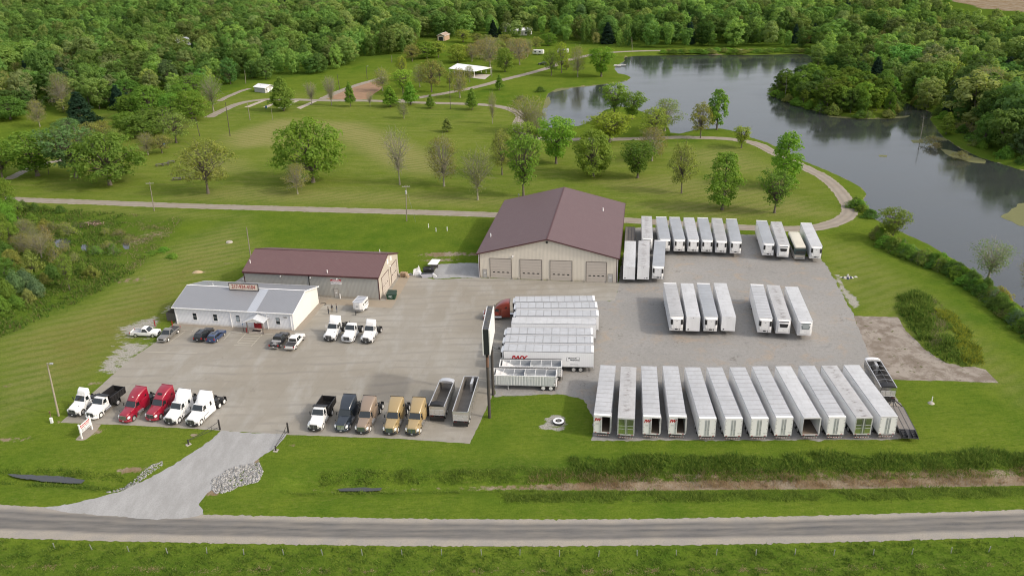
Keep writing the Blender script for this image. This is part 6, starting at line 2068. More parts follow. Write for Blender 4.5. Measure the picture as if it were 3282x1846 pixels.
def gate(post_a, post_b, label):
 """tall hinge post at a, short catch post at b, swung-open pipe leaf between"""
 A, B = U(post_a), U(post_b)
 L = float(np.hypot(*(B - A)[:2]))
 o = empty('pipe_gate', tuple(A), math.atan2(B[1] - A[1], B[0] - A[0]))
 tag(o, label, 'gate', 'black swing gates at the drive')
 k = M('gate_black', (.022, .020, .020), .6, var=.3)
 MB().tube([(0, 0, 0), (0, 0, 1.75), (0, 0, 1.95)], [.14, .14, .07], 12).build('hinge_post', k, o, smooth=50)
 MB().tube([(L, 0, 0), (L, 0, .85), (L, 0, .9)], [.12, .12, .08], 12).build('catch_post', k, o, smooth=50)
 m = MB().tube([(.1, 0, 1.5), (L * .5, 0, 1.0), (L - .1, 0, .78)], .035, 8).tube([(.1, 0, .55), (L * .5, 0, .62), (L - .1, 0, .72)], .035, 8)
 for f in (.25, .55):
  m.tube([(L * f, 0, .58), (L * f, 0, 1.45 - f * .9)], .03, 6)
 m.build('leaf', k, o)
 MB().prism([(L - .4, -.4), (L + .4, -.35), (L + .45, .4), (L - .35, .35)], 0, .03).build('footing', CONCB, o)

gate(qt(808, 365), qt(160, 670), 'black pipe gate swung open at the left of the driveway')
gate(qt(2220, 428), qt(1960, 795), 'black pipe gate swung open at the right of the driveway')

# ------------------------------------------------------------------ poles and posts
PWOOD = M('pole_wood', (.235, .205, .165), .85, var=.25, scale=3)
PDARK = M('pole_dark', (.075, .060, .048), .85, var=.3, scale=3)

def pole(foot, tip, label, cross=False, lamp=False, trans=False, mat=PWOOD, r=.15, lean=None, name='utility_pole', rz=0.0):
 B = U(foot)
 h = min(hgt(foot, tip), 13.5)
 o = empty(name, tuple(B), rz)
 tag(o, label, 'pole', 'poles standing about the site')
 # follow the lean the pole shows sideways
 d = _ray(tip)
 tt = B[1] / d[1]
 lx = float(np.clip(d[0] * tt - B[0], -1.2, 1.2))
 MB().tube([(0, 0, 0), (lx, 0, h)], [r, r * .62], 10).build('shaft', mat, o, smooth=50)
 if cross:
  c = MB().box(lx - 1.1, lx + 1.1, -.16, -.05, h - .45, h - .32)
  for x in (-1, -.4, .4, 1):
   c.tube([(lx + x, -.1, h - .32), (lx + x, -.1, h - .15)], .05, 6)
  c.build('crossarm', M('crossarm_grey', (.36, .34, .31), .8), o)
 if trans:
  MB().tube([(lx * .8, -.38, h - 2.3), (lx * .8, -.38, h - 1.4)], .22, 12).build('transformer', M('transformer_grey', (.42, .43, .43), .5), o, smooth=50)
  MB().tube([(lx, 0, h - .8), (2.6, -1.2, 0)], .02, 5).build('guy_wire', TRIM, o)
 if lamp:
  MB().tube([(lx, 0, h - .1), (lx + .9, -.4, h + .2)], .05, 6).box(lx + .7, lx + 1.2, -.6, -.3, h + .05, h + .25).build('lamp_head', M('lamp_grey', (.36, .37, .38), .5), o)
 return o

F = lambda x, y: (x * 1.27407, y * 1.27407)
pole(F(148, 1046), F(118, 912), 'leaning wooden light pole at the left front corner of the yard', lamp=True, mat=M('pole_pale', (.33, .29, .22), .85, var=.2, scale=2), name='light_pole', r=.17)
pole(F(1023, 556), F(1021, 466), 'wooden power pole with transformer beside the park lane', cross=True, trans=True)
pole(F(388, 531), F(376, 458), 'wooden power pole with crossarm left along the park lane', cross=True)
pole(F(631, 650), F(620, 572), 'pale wooden pole behind the grey workshop')
pole(F(579, 343), F(567, 258), 'dark bare pole on the mown park lawn', mat=PDARK, r=.16)
pole(q6(1497, 1022), q6(1463, 880), 'dark bare pole beside the left park trees', mat=PDARK)
pole(q6(1873, 902), q6(1853, 775), 'thin pale pole left of the pyramid shaped tree')
pole(q6(2043, 902), q6(2030, 800), 'thinnest pale pole below the pyramid shaped tree', r=.08)
pole(q6(2545, 672), q6(2525, 558), 'dark pole beside the brown court', mat=PDARK)
pole(q6(1841, 628), q6(1832, 525), 'pale pole at the edge of the wood beside the white shed')
pole(q6(893, 882), q6(880, 815), 'short pale pole near the dark spruce')
pole(q7(952, 752), q7(945, 520), 'tall slim pole standing beside the lane junction', r=.13, mat=PDARK)
pole(q7(380, 545), q7(372, 458), 'dark lamp pole at the far end of the court', mat=PDARK, lamp=True)
pole(q7(1237, 530), q7(1238, 450), 'pole right of the white pavilion')
pole(q7(2203, 345), q7(2200, 258), 'pale pole on the far bank of the lake')
pole(q7(549, 432), q7(548, 383), 'pale pole at the wood edge beyond the court')
pole(q6(365, 1305), q6(350, 1195), 'dark short pole beside the track on the left', mat=PDARK, r=.1)
z1_ = hgt(F(1023, 556), F(1021, 466))
w = empty('overhead_wire', (0, 0, 0))
tag(w, 'thin overhead wire strung between the two crossarm poles', 'wire')
A = U(F(1023, 556))
B = U(F(388, 531))
hA, hB = hgt(F(1023, 556), F(1021, 466)), hgt(F(388, 531), F(376, 458))
pts = []
for k in range(13):
 f = k / 12
 pts.append((A[0] + (B[0] - A[0]) * f, A[1] + (B[1] - A[1]) * f, hA + (hB - hA) * f - .35 - 2.2 * 4 * f * (1 - f) * .4))
MB().tube(pts, .008, 4).build('strand', DARKSTEEL, w)

gp = [(100 + X / 1.61, 1710 + Y / 1.61) for X, Y in ((122, 76), (314, 82), (505, 92), (704, 103), (907, 101), (1098, 109), (1303, 109), (1504, 110), (1709, 111), (1914, 111), (2118, 110), (2324, 110), (2522, 109))] + \
  [(1700 + X / 1.6283, 1710 + Y / 1.6283) for X, Y in ((152, 117), (356, 118), (557, 114), (762, 112), (970, 111), (1177, 112), (1380, 110), (1583, 112), (1789, 110), (1990, 107), (2194, 101), (2390, 95))]
gm = M('post_galvanised', (.40, .41, .40), .5, metal=.4, var=.2, scale=5)
base = None
for i, p_ in enumerate(gp):
 if base is None:
  base = MB().box(-.045, .045, -.03, .03, -.1, .95).box(-.06, .06, -.035, -.03, .75, .92).build('fence_post', gm)
  o = base
 else:
  o = copy_tree(base)
 o.location = tuple(U(p_))
 o.rotation_euler = (R(random.uniform(-5, 5)), R(random.uniform(-6, 6)), 0)
 tag(o, 'thin grey metal post in the row standing in the verge grass below the road', 'post', 'metal posts along the verge')
wp_ = U(F(2343, 1014))
o = empty('vent_pipe', tuple(wp_))
tag(o, 'short white pipe standing in the grass at the right', 'pipe')
MB().tube([(0, 0, 0), (0, 0, 1.25)], .07, 10).build('pipe', WTRIM, o)
MB().tube([(-.05, 0, 0), (-.05, 0, .22)], [.55, .3], 12).build('base', CONCB, o)
wp_ = U(qr(-640, 190)) if False else U(q5(348, 427))
o = empty('utility_pedestal', tuple(wp_))
tag(o, 'small white utility pedestal at the foot of the leaning light pole', 'pedestal')
MB().box(-.2, .2, -.15, .15, 0, 1.0).build('cabinet', WTRIM, o, bevel=.03)
MB().tube([(-.15, .35, 0), (-.15, .35, 2.0)], .05, 8).box(-.25, -.05, .3, .4, 1.7, 2.05).build('marker', RUST, o)

for x, y in ((1078, 573), (1097, 583), (1125, 581)):
 o = MB().tube([(0, 0, 0), (0, 0, 1.1)], .09, 8).build('marker_post', WTRIM)
 o.location = tuple(U(F(x, y)))
 tag(o, 'short white post in the lawn between the power pole and the big garage', 'post', 'white posts behind the workshops')
o = MB().tube([(0, 0, 0), (0, 0, .3)], [.9, .75], 14).tube([(0, 0, .3), (0, 0, .38)], .4, 12).build('tank_lid', CONCB)
o.location = tuple(U(F(577, 610)))
tag(o, 'round concrete tank lid in the lawn behind the grey workshop', 'lid')
# ------------------------------------------------------------------ yard clutter
du = empty('dumpster', tuple(U(qd(1930, 232))), R(-9))
tag(du, 'dark green steel dumpster at the corner of the grey workshop', 'dumpster')
GRN = M('dumpster_green', (.012, .060, .034), .5, var=.2, dirt=((.05, .05, .035), .4))
m = MB().hexa([(-.85, 0, .05), (.85, 0, .05), (.85, 1.15, .05), (-.85, 1.15, .05)], [(-.98, -.05, 1.15), (.98, -.05, 1.15), (.98, 1.75, 1.45), (-.98, 1.75, 1.45)])
m.build('body', GRN, du)
for s_ in (-1, 1):
 MB().hexa([(min(0, s_ * 1.0), -.08, 1.16), (max(0, s_ * 1.0), -.08, 1.16), (max(0, s_ * 1.0), 1.78, 1.46), (min(0, s_ * 1.0), 1.78, 1.46)], [(min(0, s_ * .99), -.08, 1.22), (max(0, s_ * .99), -.08, 1.22), (max(0, s_ * .99), 1.78, 1.54), (min(0, s_ * .99), 1.78, 1.54)]).build('lid', M('dumpster_lid', (.020, .045, .033), .55, var=.2), du)
 MB().box(s_ * 1.0 - .09, s_ * 1.0 + .09, .3, 1.1, .75, .93).build('fork_pocket', GRN, du)
q = MB()
for x0, x1, z in ((-.45, .3, .88), (-.5, .1, .70), (-.25, .35, .52)):
 q.box(x0, x1, -.075, -.03, z - .05, z + .05)
q.build('stencil', M('stencil_white', (.5, .55, .52), .6), du)
PWH = M('panel_white', (.70, .71, .72), .4, var=.05)

def scrap(name, pts, label, parts, rz=0, cat='scrap'):
 o = empty(name, tuple(U(ql(*pts))), rz)
 tag(o, label, cat, 'scrapped truck body panels')
 for nm, mb_, mt in parts:
  mb_.build(nm, mt, o)
 return o

scrap('body_panel', (520, 750), 'torn white fairing panels leaning up in the scrap heap', [('panel', MB().hexa([(-1.3, 0, 0), (.6, -.2, 0), (1.0, .4, .1), (-1.1, .5, 0)], [(-1.1, .2, 1.5), (-.2, .6, 1.7), (.0, .65, 1.6), (-1.0, .4, 1.5)]), PWH), ('shard', MB().add([(-.5, .3, .9), (.1, .4, 2.4), (.5, .5, 1.2), (-.5, .36, .9), (.1, .46, 2.4), (.5, .56, 1.2)], [(0, 1, 2), (5, 4, 3), (0, 3, 4, 1), (1, 4, 5, 2), (2, 5, 3, 0)]), PWH), ('frame', MB().tube([(-.9, -.3, .3), (.9, -.3, .35)], .04, 6).tube([(-.9, -.3, .7), (.9, -.3, .75)], .04, 6).tube([(-.9, -.3, 0), (-.9, -.3, .8)], .04, 6).tube([(.9, -.3, 0), (.9, -.3, .8)], .04, 6), TRIM)])
scrap('engine_hood', (720, 800), 'upturned pale hood shell at the front of the scrap heap', [('shell', MB().hexa([(-1.1, 0, .0), (1.0, 0, 0), (1.1, 1.0, .1), (-1.2, 1.0, .1)], [(-1.5, -.1, .9), (1.35, -.1, .9), (1.45, 1.2, .8), (-1.6, 1.2, .8)]), M('shell_grey', (.50, .50, .57), .5)), ('inner', MB().hexa([(-1.35, .0, .91), (1.2, .0, .91), (1.3, 1.1, .82), (-1.4, 1.1, .82)], [(-1.35, .0, .93), (1.2, .0, .93), (1.3, 1.1, .84), (-1.4, 1.1, .84)]), BLACK), ('chip', MB().hexa([(1.4, .2, 0), (2.3, .1, 0), (2.2, .5, .1), (1.5, .6, .1)], [(1.4, .2, .8), (1.9, .15, .55), (1.9, .5, .5), (1.5, .5, .8)]), PWH)])
scrap('bumper_pile', (760, 690), 'black plastic bumpers and liners heaped behind the hood shell', [('bumpers', MB().loft([rrect(-.5, 1.2, .3, 1.0, .2), rrect(.2, 1.35, .5, 1.35, .25), rrect(.9, 1.1, .4, 1.3, .25), rrect(1.4, .8, .2, .8, .2)]).tube([(-1.3, -.3, .9), (0, -.5, 1.1), (1.4, -.2, .95)], .13, 8).tube([(-1.0, .5, 1.3), (.3, .3, 1.5), (1.2, .7, 1.3)], .12, 8), BLACK), ('strip', MB().tube([(-.8, -.35, .95), (.5, -.4, 1.2)], .06, 6), TRIM)])
scrap('roof_panel', (870, 560), 'big flat white panel lying at the back of the scrap heap', [('panel', MB().hexa([(-1.3, -.9, 1.1), (.9, -.9, 1.0), (1.6, 1.5, 1.3), (-.4, 1.6, 1.4)], [(-1.3, -.9, 1.2), (.9, -.9, 1.1), (1.6, 1.5, 1.4), (-.4, 1.6, 1.5)]), PAINTW), ('support', MB().box(-.6, 1.0, -.4, 1.2, 0, 1.05), M('scrap_dark', (.07, .065, .06), .8, var=.4))])
PAL = M('pallet_wood', (.40, .29, .19), .85, var=.25, scale=5)

def pallet(n):
 o = empty('pallet')
 for k in range(n):
  m = MB()
  z = k * .15
  for i in range(6):
   m.box(-.6, .6, -.5 + i * .18, -.4 + i * .18, z + .11, z + .14)
  for x in (-.6, -.05, .5):
   m.box(x, x + .1, -.5, .5, z, z + .11)
  m.build('deck', PAL, o)
 return o

GPL = 'wooden pallets by the workshop corner'
x, y, _ = U(ql(165, 785))
for k in range(7):
 o = pallet(1)
 put(o, x + random.uniform(-.05, .05), y + .3 + random.uniform(-.05, .05), R(-10 + random.uniform(-4, 4)), 'wooden pallet stacked up against the workshop corner', 'pallet', GPL, z=.02 + k * .15)
o = pallet(1)
o.location = tuple(U(ql(255, 785)))
o.location.z = .5
o.rotation_euler = (0, R(66), R(-20))
tag(o, 'wooden pallet leaning against the side of the pallet stack', 'pallet', GPL)
sc = empty('debris_pile', tuple(U(ql(350, 740))))
tag(sc, 'low heap of grey metal scraps between the pallets and white panels', 'debris')
m = MB()
for k in range(26):
 a = random.uniform(0, 6.28)
 p0 = Vector((random.uniform(-.9, .9), random.uniform(-.5, .6), random.uniform(0, .25)))
 m.tube([p0, p0 + Vector((math.cos(a), math.sin(a), random.uniform(-.1, .5))) * random.uniform(.3, .8)], random.uniform(.02, .06), 5)
m.build('scraps', TRIM, sc)
# tyre planter in the grass
ti = empty('tyre_planter', tuple(U(F(1405, 1063))))
tag(ti, 'large tyre with a white painted top lying in a bare patch of grass', 'tyre')
seg = 28

def ringp(r, z):
 return [(r * math.cos(2 * PI * k / seg), r * math.sin(2 * PI * k / seg), z) for k in range(seg)]

MB().loft([ringp(.55, .05), ringp(.88, .02), ringp(.92, .15), ringp(.90, .36), ringp(.55, .38), ringp(.5, .3)]).build('tyre', RUBBER, ti, smooth=50)
MB().loft([ringp(.90, .365), ringp(.88, .42), ringp(.55, .44), ringp(.53, .385)], cap=False).build('painted_side', WTRIM, ti, smooth=50)
MB().tube([(0, 0, .2), (0, 0, .42)], [.36, .3], 16).build('hub', M('hub_dark', (.10, .10, .09), .7), ti)
for p_, lb, s_ in ((qb(120, 790), 'small heap of rubble and rags lying on the grass beside the gravel lot', .9),):
 o = empty('debris_pile', tuple(U(p_)))
 tag(o, lb, 'debris')
 m, m2 = MB(), MB()
 for k in range(22):
  q_ = (random.gauss(0, .7), random.gauss(0, .4))
  a, b, c_ = random.uniform(.15, .4), random.uniform(.15, .4), random.uniform(.1, .45)
  (m if k % 3 else m2).hexa([(q_[0] - a, q_[1] - b, 0), (q_[0] + a, q_[1] - b, 0), (q_[0] + a, q_[1] + b, 0), (q_[0] - a, q_[1] + b, 0)], [(q_[0] - a * .5, q_[1] - b * .3, c_), (q_[0] + a * .6, q_[1] - b * .5, c_ * .8), (q_[0] + a * .4, q_[1] + b * .6, c_), (q_[0] - a * .6, q_[1] + b * .4, c_ * .9)])
 m.build('rubble', M('rubble_pale', (.48, .46, .42), .9, var=.3), o)
 m2.build('rags', M('rag_blue', (.05, .06, .10), .9), o)
o = empty('brush_pile', tuple(U(qw(840, 355))))
tag(o, 'heap of boards and brush in the wet field on the left', 'debris')
m, m2 = MB(), MB()
for k in range(60):
 a = random.uniform(0, 3.14)
 p0 = Vector((random.gauss(0, 2.0), random.gauss(0, .8), random.uniform(.0, .5)))
 (m if k % 4 else m2).tube([p0, p0 + Vector((math.cos(a), math.sin(a) * .6, random.uniform(-.1, .25))) * random.uniform(.8, 2.2)], random.uniform(.04, .12), 5)
m.build('brush', M('brush_brown', (.10, .075, .05), .9, var=.4), o)
m2.build('boards', M('board_pink', (.42, .30, .24), .8, var=.3), o)
for p_, lb in ((qw(1838, 792), 'pale tan stump of dumped soil behind the white office'),):
 o = empty('dirt_pile', tuple(U(p_)))
 tag(o, 'small pale heap of soil on the lawn behind the white office', 'dirt')
 MB().loft([ringp(1.3, -.02), ringp(1.0, .22), ringp(.45, .42), ringp(.1, .46)]).build('heap', M('heap_tan', (.42, .32, .20), .95, var=.3, scale=2), o, smooth=60).scale = (1, .6, 1)

# ------------------------------------------------------------------ park things
def shed(foot_l, foot_r, D, eave, ridge, wm, rm, label, along='x', door=True, open_front=False, name='shed', oh=.35):
 A, B = U(foot_l), U(foot_r)
 L = float(np.hypot(*(B - A)[:2]))
 o = empty(name, tuple(A), math.atan2(B[1] - A[1], B[0] - A[0]))
 tag(o, label, 'building')
 gable(o, L, D, eave, ridge, wm, wm, rm, along, oh, .1, WTRIM)
 return o, L

BLOCK = M('block_wall', (.44, .44, .43), .8, var=.08, scale=2)
o, L = shed(q6(1908, 690), q6(1988, 699), 6.4, 2.5, 3.5, BLOCK, PAINTW, 'small white roofed block shed beside the pyramid shaped tree', 'x')
for y0 in (1.6, 3.9):
 MB().box(L + .004, L + .05, y0, y0 + 1.2, .05, 2.1).build('entry_door', WTRIM, o)
MB().box(L + .004, L + .04, .6, 1.2, 1.3, 1.9).build('vent', DARKSTEEL, o)
MB().tube([(L * .45, 1.4, 2.9), (L * .45, 1.4, 3.6)], .06, 6).build('roof_pipe', TRIM, o)
TANW = M('tan_siding', (.44, .30, .20), .7, var=.1)
o, L = shed(q7(864, 283), q7(912, 284), 9.0, 3.6, 4.8, TANW, M('tan_roof', (.36, .27, .21), .7, var=.1), 'small tan shed with a wide dark doorway at the edge of the far wood', 'y')
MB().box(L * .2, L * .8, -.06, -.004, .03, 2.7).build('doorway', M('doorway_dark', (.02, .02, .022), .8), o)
MB().box(L * .2 - .2, L * .2, -.08, -.004, 0, 2.9).box(L * .8, L * .8 + .2, -.08, -.004, 0, 2.9).box(L * .2, L * .8, -.08, -.004, 2.7, 2.9).build('door_frame', WTRIM, o)
# pavilion: a vaulted white canopy on posts
A, B, Cc = U(q7(950, 512)), U(q7(1108, 532)), U(q7(1165, 520))
pv = empty('pavilion', tuple(A), math.atan2(B[1] - A[1], B[0] - A[0]))
tag(pv, 'long white roofed open pavilion among the park trees', 'pavilion')
PL = float(np.hypot(*(B - A)[:2])) + 1.0
PD, pe, prd = 13.0, 3.0, 4.6
m = MB()
for y0, z0, y1, z1 in ((-.5, pe - .1, PD / 2, prd), (PD / 2, prd, PD + .5, pe - .1)):
 m.hexa([(-.5, y0, z0), (PL + .5, y0, z0), (PL + .5, y1, z1), (-.5, y1, z1)], [(-.5, y0, z0 + .12), (PL + .5, y0, z0 + .12), (PL + .5, y1, z1 + .12), (-.5, y1, z1 + .12)])
m.build('roof', M('canopy_white', (.80, .80, .79), .5, var=.03), pv)
m = MB()
for x in (-.48, PL + .44):
 m.add([(x, -.3, pe), (x, PD + .3, pe), (x, PD / 2, prd - .04), (x + .04, -.3, pe), (x + .04, PD + .3, pe), (x + .04, PD / 2, prd - .04)], [(0, 1, 2), (5, 4, 3), (0, 3, 4, 1), (1, 4, 5, 2), (2, 5, 3, 0)])
m.build('gable_end', WTRIM, pv)
for k in range(6):
 for y in (0, PD):
  MB().box(k * PL / 5 - .09, k * PL / 5 + .09, y - .09, y + .09, 0, pe).build('post', WTRIM, pv)
# houses half hidden in the wood
for p0, p1, D, ev, rg, wm, rm, lb, al in ((q6(500, 358), q6(565, 362), 9, 3.2, 5.6, M('house_grey', (.34, .34, .34), .8), M('shingle_dark', (.060, .062, .075), .85, var=.2), 'dark roofed house showing through the left wood', 'x'),
        (q6(1325, 345), q6(1440, 340), 9, 3.4, 5.0, M('house_white', (.64, .63, .60), .7), M('roof_white', (.70, .70, .70), .6), 'white roofed house half hidden in the left wood', 'x'),
        (q7(1390, 246), q7(1500, 246), 8, 3.4, 4.6, MATS['house_white'], MATS['roof_white'], 'long white roofed building at the foot of the far wood', 'x'),
        (q7(1310, 222), q7(1352, 222), 9, 3.4, 5.2, MATS['house_grey'], M('shingle_grey', (.22, .21, .20), .85, var=.2), 'grey roofed house beside the long white roofed building', 'y')):
 o, L = shed(p0, p1, D, ev, rg, wm, rm, lb, al, name='house')
 for f in (.25, .7):
  MB().box(L * f, L * f + 1.0, -.05, -.004, 1.1, 2.3).build('window', WIN, o)
 MB().box(L * .48, L * .48 + .95, -.05, -.004, .05, 2.1).build('entry_door', DOORGREY, o)
# campers by the upper lane
for p_, lb, rz in ((q7(1556, 378), 'white camping trailer parked at the left of the upper lane', R(70)), (q7(1727, 372), 'white camping trailer parked among trees right of the upper lane', R(80))):
 o = empty('camper_trailer', tuple(U(p_)), rz)
 tag(o, lb, 'camper', 'camping trailers')
 MB().loft([rrect(-3.2, 1.2, .5, 2.9, .15), rrect(-3.4, 1.2, .7, 2.7, .15)][::-1] + [rrect(2.8, 1.2, .5, 2.9, .15), rrect(3.3, 1.1, .8, 2.4, .15)]).build('body', PAINTW, o, smooth=30)
 for s_ in (-1, 1):
  MB().box(s_ * 1.205 - .01, s_ * 1.205 + .01, -2, -.8, 1.5, 2.2).box(s_ * 1.205 - .01, s_ * 1.205 + .01, 1.0, 2.0, 1.5, 2.2).build('side_window', GLASS, o)
  wheel(o, s_ * 1.0, 0, .35, .22, WRIM, s_)
 MB().tube([(0, 3.2, .55), (0, 4.3, .55)], .06, 6).build('tongue', DARKSTEEL, o)

def picnic(foot, label, rz=0.0, tilt=0.0):
 o = empty('picnic_table', tuple(U(foot)), rz)
 o.rotation_euler = (tilt, 0, rz)
 tag(o, label, 'picnic table', 'grey picnic tables in the park')
 MB().box(-1.2, 1.2, -.38, .38, .72, .77).build('tabletop', WOODGR, o)
 for s_ in (-1, 1):
  MB().box(-1.2, 1.2, s_ * .75 - .13, s_ * .75 + .13, .42, .47).build('seat', WOODGR, o)
 for x in (-.85, .85):
  MB().hexa([(x - .04, -.75, 0), (x + .04, -.75, 0), (x + .04, -.62, 0), (x - .04, -.62, 0)], [(x - .04, -.25, .72), (x + .04, -.25, .72), (x + .04, -.12, .72), (x - .04, -.12, .72)]).hexa([(x - .04, .62, 0), (x + .04, .62, 0), (x + .04, .75, 0), (x - .04, .75, 0)], [(x - .04, .12, .72), (x + .04, .12, .72), (x + .04, .25, .72), (x - .04, .25, .72)]).box(x - .04, x + .04, -.85, .85, .36, .42).build('leg', WOODGR, o)

for p_, lb, rz in ((q6(1195, 1245), 'picnic table furthest left in the loose row under the left trees', .5), (q6(1240, 1238), 'picnic table in the middle of the loose row under the left trees', .7), (q6(1285, 1222), 'picnic table furthest right in the loose row under the left trees', .5), (q6(1320, 1350), 'picnic table at the left of the lower pair on the lawn', .05), (q6(1375, 1345), 'picnic table at the right of the lower pair on the lawn', .15)):
 picnic(p_, lb, rz)
for p_, lb in ((qs(785, 618), 'blue barrel on the pale gravel strip in the park'), (qs(978, 632), 'blue barrel at the foot of the pyramid shaped tree'), (q6(1230, 1098), 'blue barrel under the left park trees')):
 o = MB().loft([ringp(.28, 0), ringp(.31, .1), ringp(.29, .45), ringp(.31, .8), ringp(.28, .9)]).build('barrel', M('barrel_blue', (.03, .12, .25), .5, var=.15), smooth=50)
 o.location = tuple(U(p_))
 o.scale = (1.25, 1.25, 1.25)
 tag(o, lb, 'barrel', 'blue barrels in the park')
dk = empty('boat_dock', tuple(U(qp(2090, 520), LZ)), R(-12))
tag(dk, 'pale boat dock at the landing on the far bank', 'dock')
MB().box(-4, 4.5, -.8, .8, .35, .5).box(-2, 2, -4.0, -2.6, .3, .45).build('deck', M('dock_pale', (.50, .48, .44), .8, var=.15), dk)
m = MB()
for x in (-3.5, 0, 3.5):
 for y in (-.7, .7):
  m.tube([(x, y, -1.0), (x, y, .7)], .08, 6)
m.build('piles', WOODGR, dk)

# ------------------------------------------------------------------ people
def person(foot, h, shirt, trousers, label, rz, arm, hair):
 B = U(foot)
 root = empty('person', (B[0], B[1], .02), rz)
 tag(root, label, 'person', 'three people talking beside the office')
 k = h / 1.75
 V = [(0, 0, .95), (0, 0, 1.12), (0, 0, 1.30), (0, 0, 1.43), (0, .0, 1.50), (0, .015, 1.58), (0, .02, 1.69),
   (-.10, 0, .88), (-.115, .02, .50), (-.12, -.01, .09), (-.125, .12, .04),
   (.10, 0, .88), (.115, .03, .50), (.12, -.01, .09), (.125, .12, .04),
   (-.17, 0, 1.41), (-.235, -.03, 1.15), arm[0], arm[1], (.17, 0, 1.41), (.235, -.03, 1.15), arm[2], arm[3]]
 Rr = [.15, .145, .165, .12, .058, .07, .105, .095, .068, .048, .042, .095, .068, .048, .042, .068, .05, .04, .045, .068, .05, .04, .045]
 E = [(0, 1), (1, 2), (2, 3), (3, 4), (4, 5), (5, 6), (0, 7), (7, 8), (8, 9), (9, 10), (0, 11), (11, 12), (12, 13), (13, 14), (3, 15), (15, 16), (16, 17), (17, 18), (3, 19), (19, 20), (20, 21), (21, 22)]
 me = bpy.data.meshes.new('body')
 me.from_pydata([tuple(c * k for c in v) for v in V], E, [])
 o = bpy.data.objects.new('body', me)
 COL.objects.link(o)
 s_ = o.modifiers.new('skin', 'SKIN')
 for v, r_ in zip(me.skin_vertices[0].data, Rr):
  v.radius = (r_ * k, r_ * k * .8)
 me.skin_vertices[0].data[0].use_root = True
 sb = o.modifiers.new('sub', 'SUBSURF')
 sb.levels = sb.render_levels = 1
 dg = bpy.context.evaluated_depsgraph_get()
 me2 = bpy.data.meshes.new_from_object(o.evaluated_get(dg))
 bpy.data.objects.remove(o)
 skin = M('skin', (.42, .25, .18), .55, var=.05)
 mats = [M(shirt[0], shirt[1], .8, var=.15), M(trousers[0], trousers[1], .85, var=.15), skin, M('shoe', (.03, .026, .022), .6)]
 me2.materials.clear()
 for m_ in mats:
  me2.materials.append(m_)
 for p_ in me2.polygons:
  z, x = p_.center.z / k, abs(p_.center.x / k)
  hand = min((p_.center / k - Vector(arm[1])).length, (p_.center / k - Vector(arm[3])).length) < .075
  p_.material_index = 3 if z < .10 else (1 if z < .96 and x < .22 and not hand else (2 if z > 1.50 or hand else 0))
  p_.use_smooth = True
 o = bpy.data.objects.new('body', me2)
 COL.objects.link(o)
 o.parent = root
 hm = MB().loft([[(.112 * k * math.cos(t_) * f, .02 * k - .015 * k + .125 * k * math.sin(t_) * f, zz * k) for t_ in np.linspace(0, 2 * PI, 13)[:-1]] for zz, f in ((1.70, 1.0), (1.76, .95), (1.80, .7), (1.825, .25))])
 hm.build('hair', hair, root, smooth=60)

HD = M('hair_dark', (.03, .022, .016), .8)
HG = M('hair_grey', (.10, .095, .09), .8)
person(qd(410, 592), 1.72, ('jacket_black', (.022, .021, .022)), ('jeans_dark', (.022, .026, .042)), 'person in a black jacket and dark jeans standing nearest the trucks', R(-60), ((-.20, .12, .98), (-.10, .20, 1.02), (.21, .1, .97), (.12, .2, 1.0)), HD)
person(qd(500, 537), 1.74, ('jacket_navy', (.018, .020, .032)), ('trousers_khaki', (.28, .22, .15)), 'person in a dark jacket and khaki trousers, middle of the three talking', R(170), ((-.27, -.02, .92), (-.26, .03, .80), (.27, -.02, .92), (.26, .03, .80)), HG)
person(qd(615, 537), 1.80, ('jacket_charcoal', (.028, .030, .036)), ('jeans_blue', (.035, .055, .12)), 'person in a dark jacket and blue jeans standing right of the other two', R(100), ((-.22, .10, .97), (-.14, .18, .99), (.28, .0, .94), (.27, .05, .83)), HD)
# ------------------------------------------------------------------ trees
def leaf_mat(name, c0, c1, c2, byobj=False):
 t = NT(name)
 o = t.obj()
 oi = t.n('ShaderNodeObjectInfo')
 n = t.noise(o, .45, 3, .6)
 n2 = t.noise(o, 3.5, 2, .6)
 base = t.ramp(oi.outputs['Random'], [(0.0, c0), (.5, c1), (1.0, c2)])
 vr = t.math('FRACT', t.math('MULTIPLY', oi.outputs['Random'], 7.13))
 base = t.mix(1.0, base, t.ramp(vr, [(0.0, .58), (.5, .95), (1.0, 1.35)]), 'MULTIPLY')
 if byobj:
  base = oi.outputs['Color']
 c = t.mix(t.ramp(n, [(.35, 0.0), (.65, .55)]), base, t.mix(1.0, base, (1.35, 1.18, .9), 'MULTIPLY'))
 c = t.mix(t.ramp(n2, [(.3, .55), (.6, 0.0)]), c, t.mix(1.0, c, (.55, .62, .6), 'MULTIPLY'))
 d = t.n('ShaderNodeBsdfDiffuse')
 tr = t.n('ShaderNodeBsdfTranslucent')
 mx = t.n('ShaderNodeMixShader')
 mx.inputs[0].default_value = .5
 t.l(c, d.inputs[0])
 t.l(t.mix(1.0, c, (1.25, 1.3, .6), 'MULTIPLY'), tr.inputs[0])
 t.l(d.outputs[0], mx.inputs[1])
 t.l(tr.outputs[0], mx.inputs[2])
 t.l(mx.outputs[0], t.out.inputs[0])
 MATS[name] = t.m
 return t.m

LEAF = leaf_mat('leaf', 0, 0, 0, True)
BARK = M('bark', (.125, .105, .082), .9, var=.35, scale=3)
BARKP = M('bark_pale', (.27, .25, .19), .9, var=.3, scale=3)

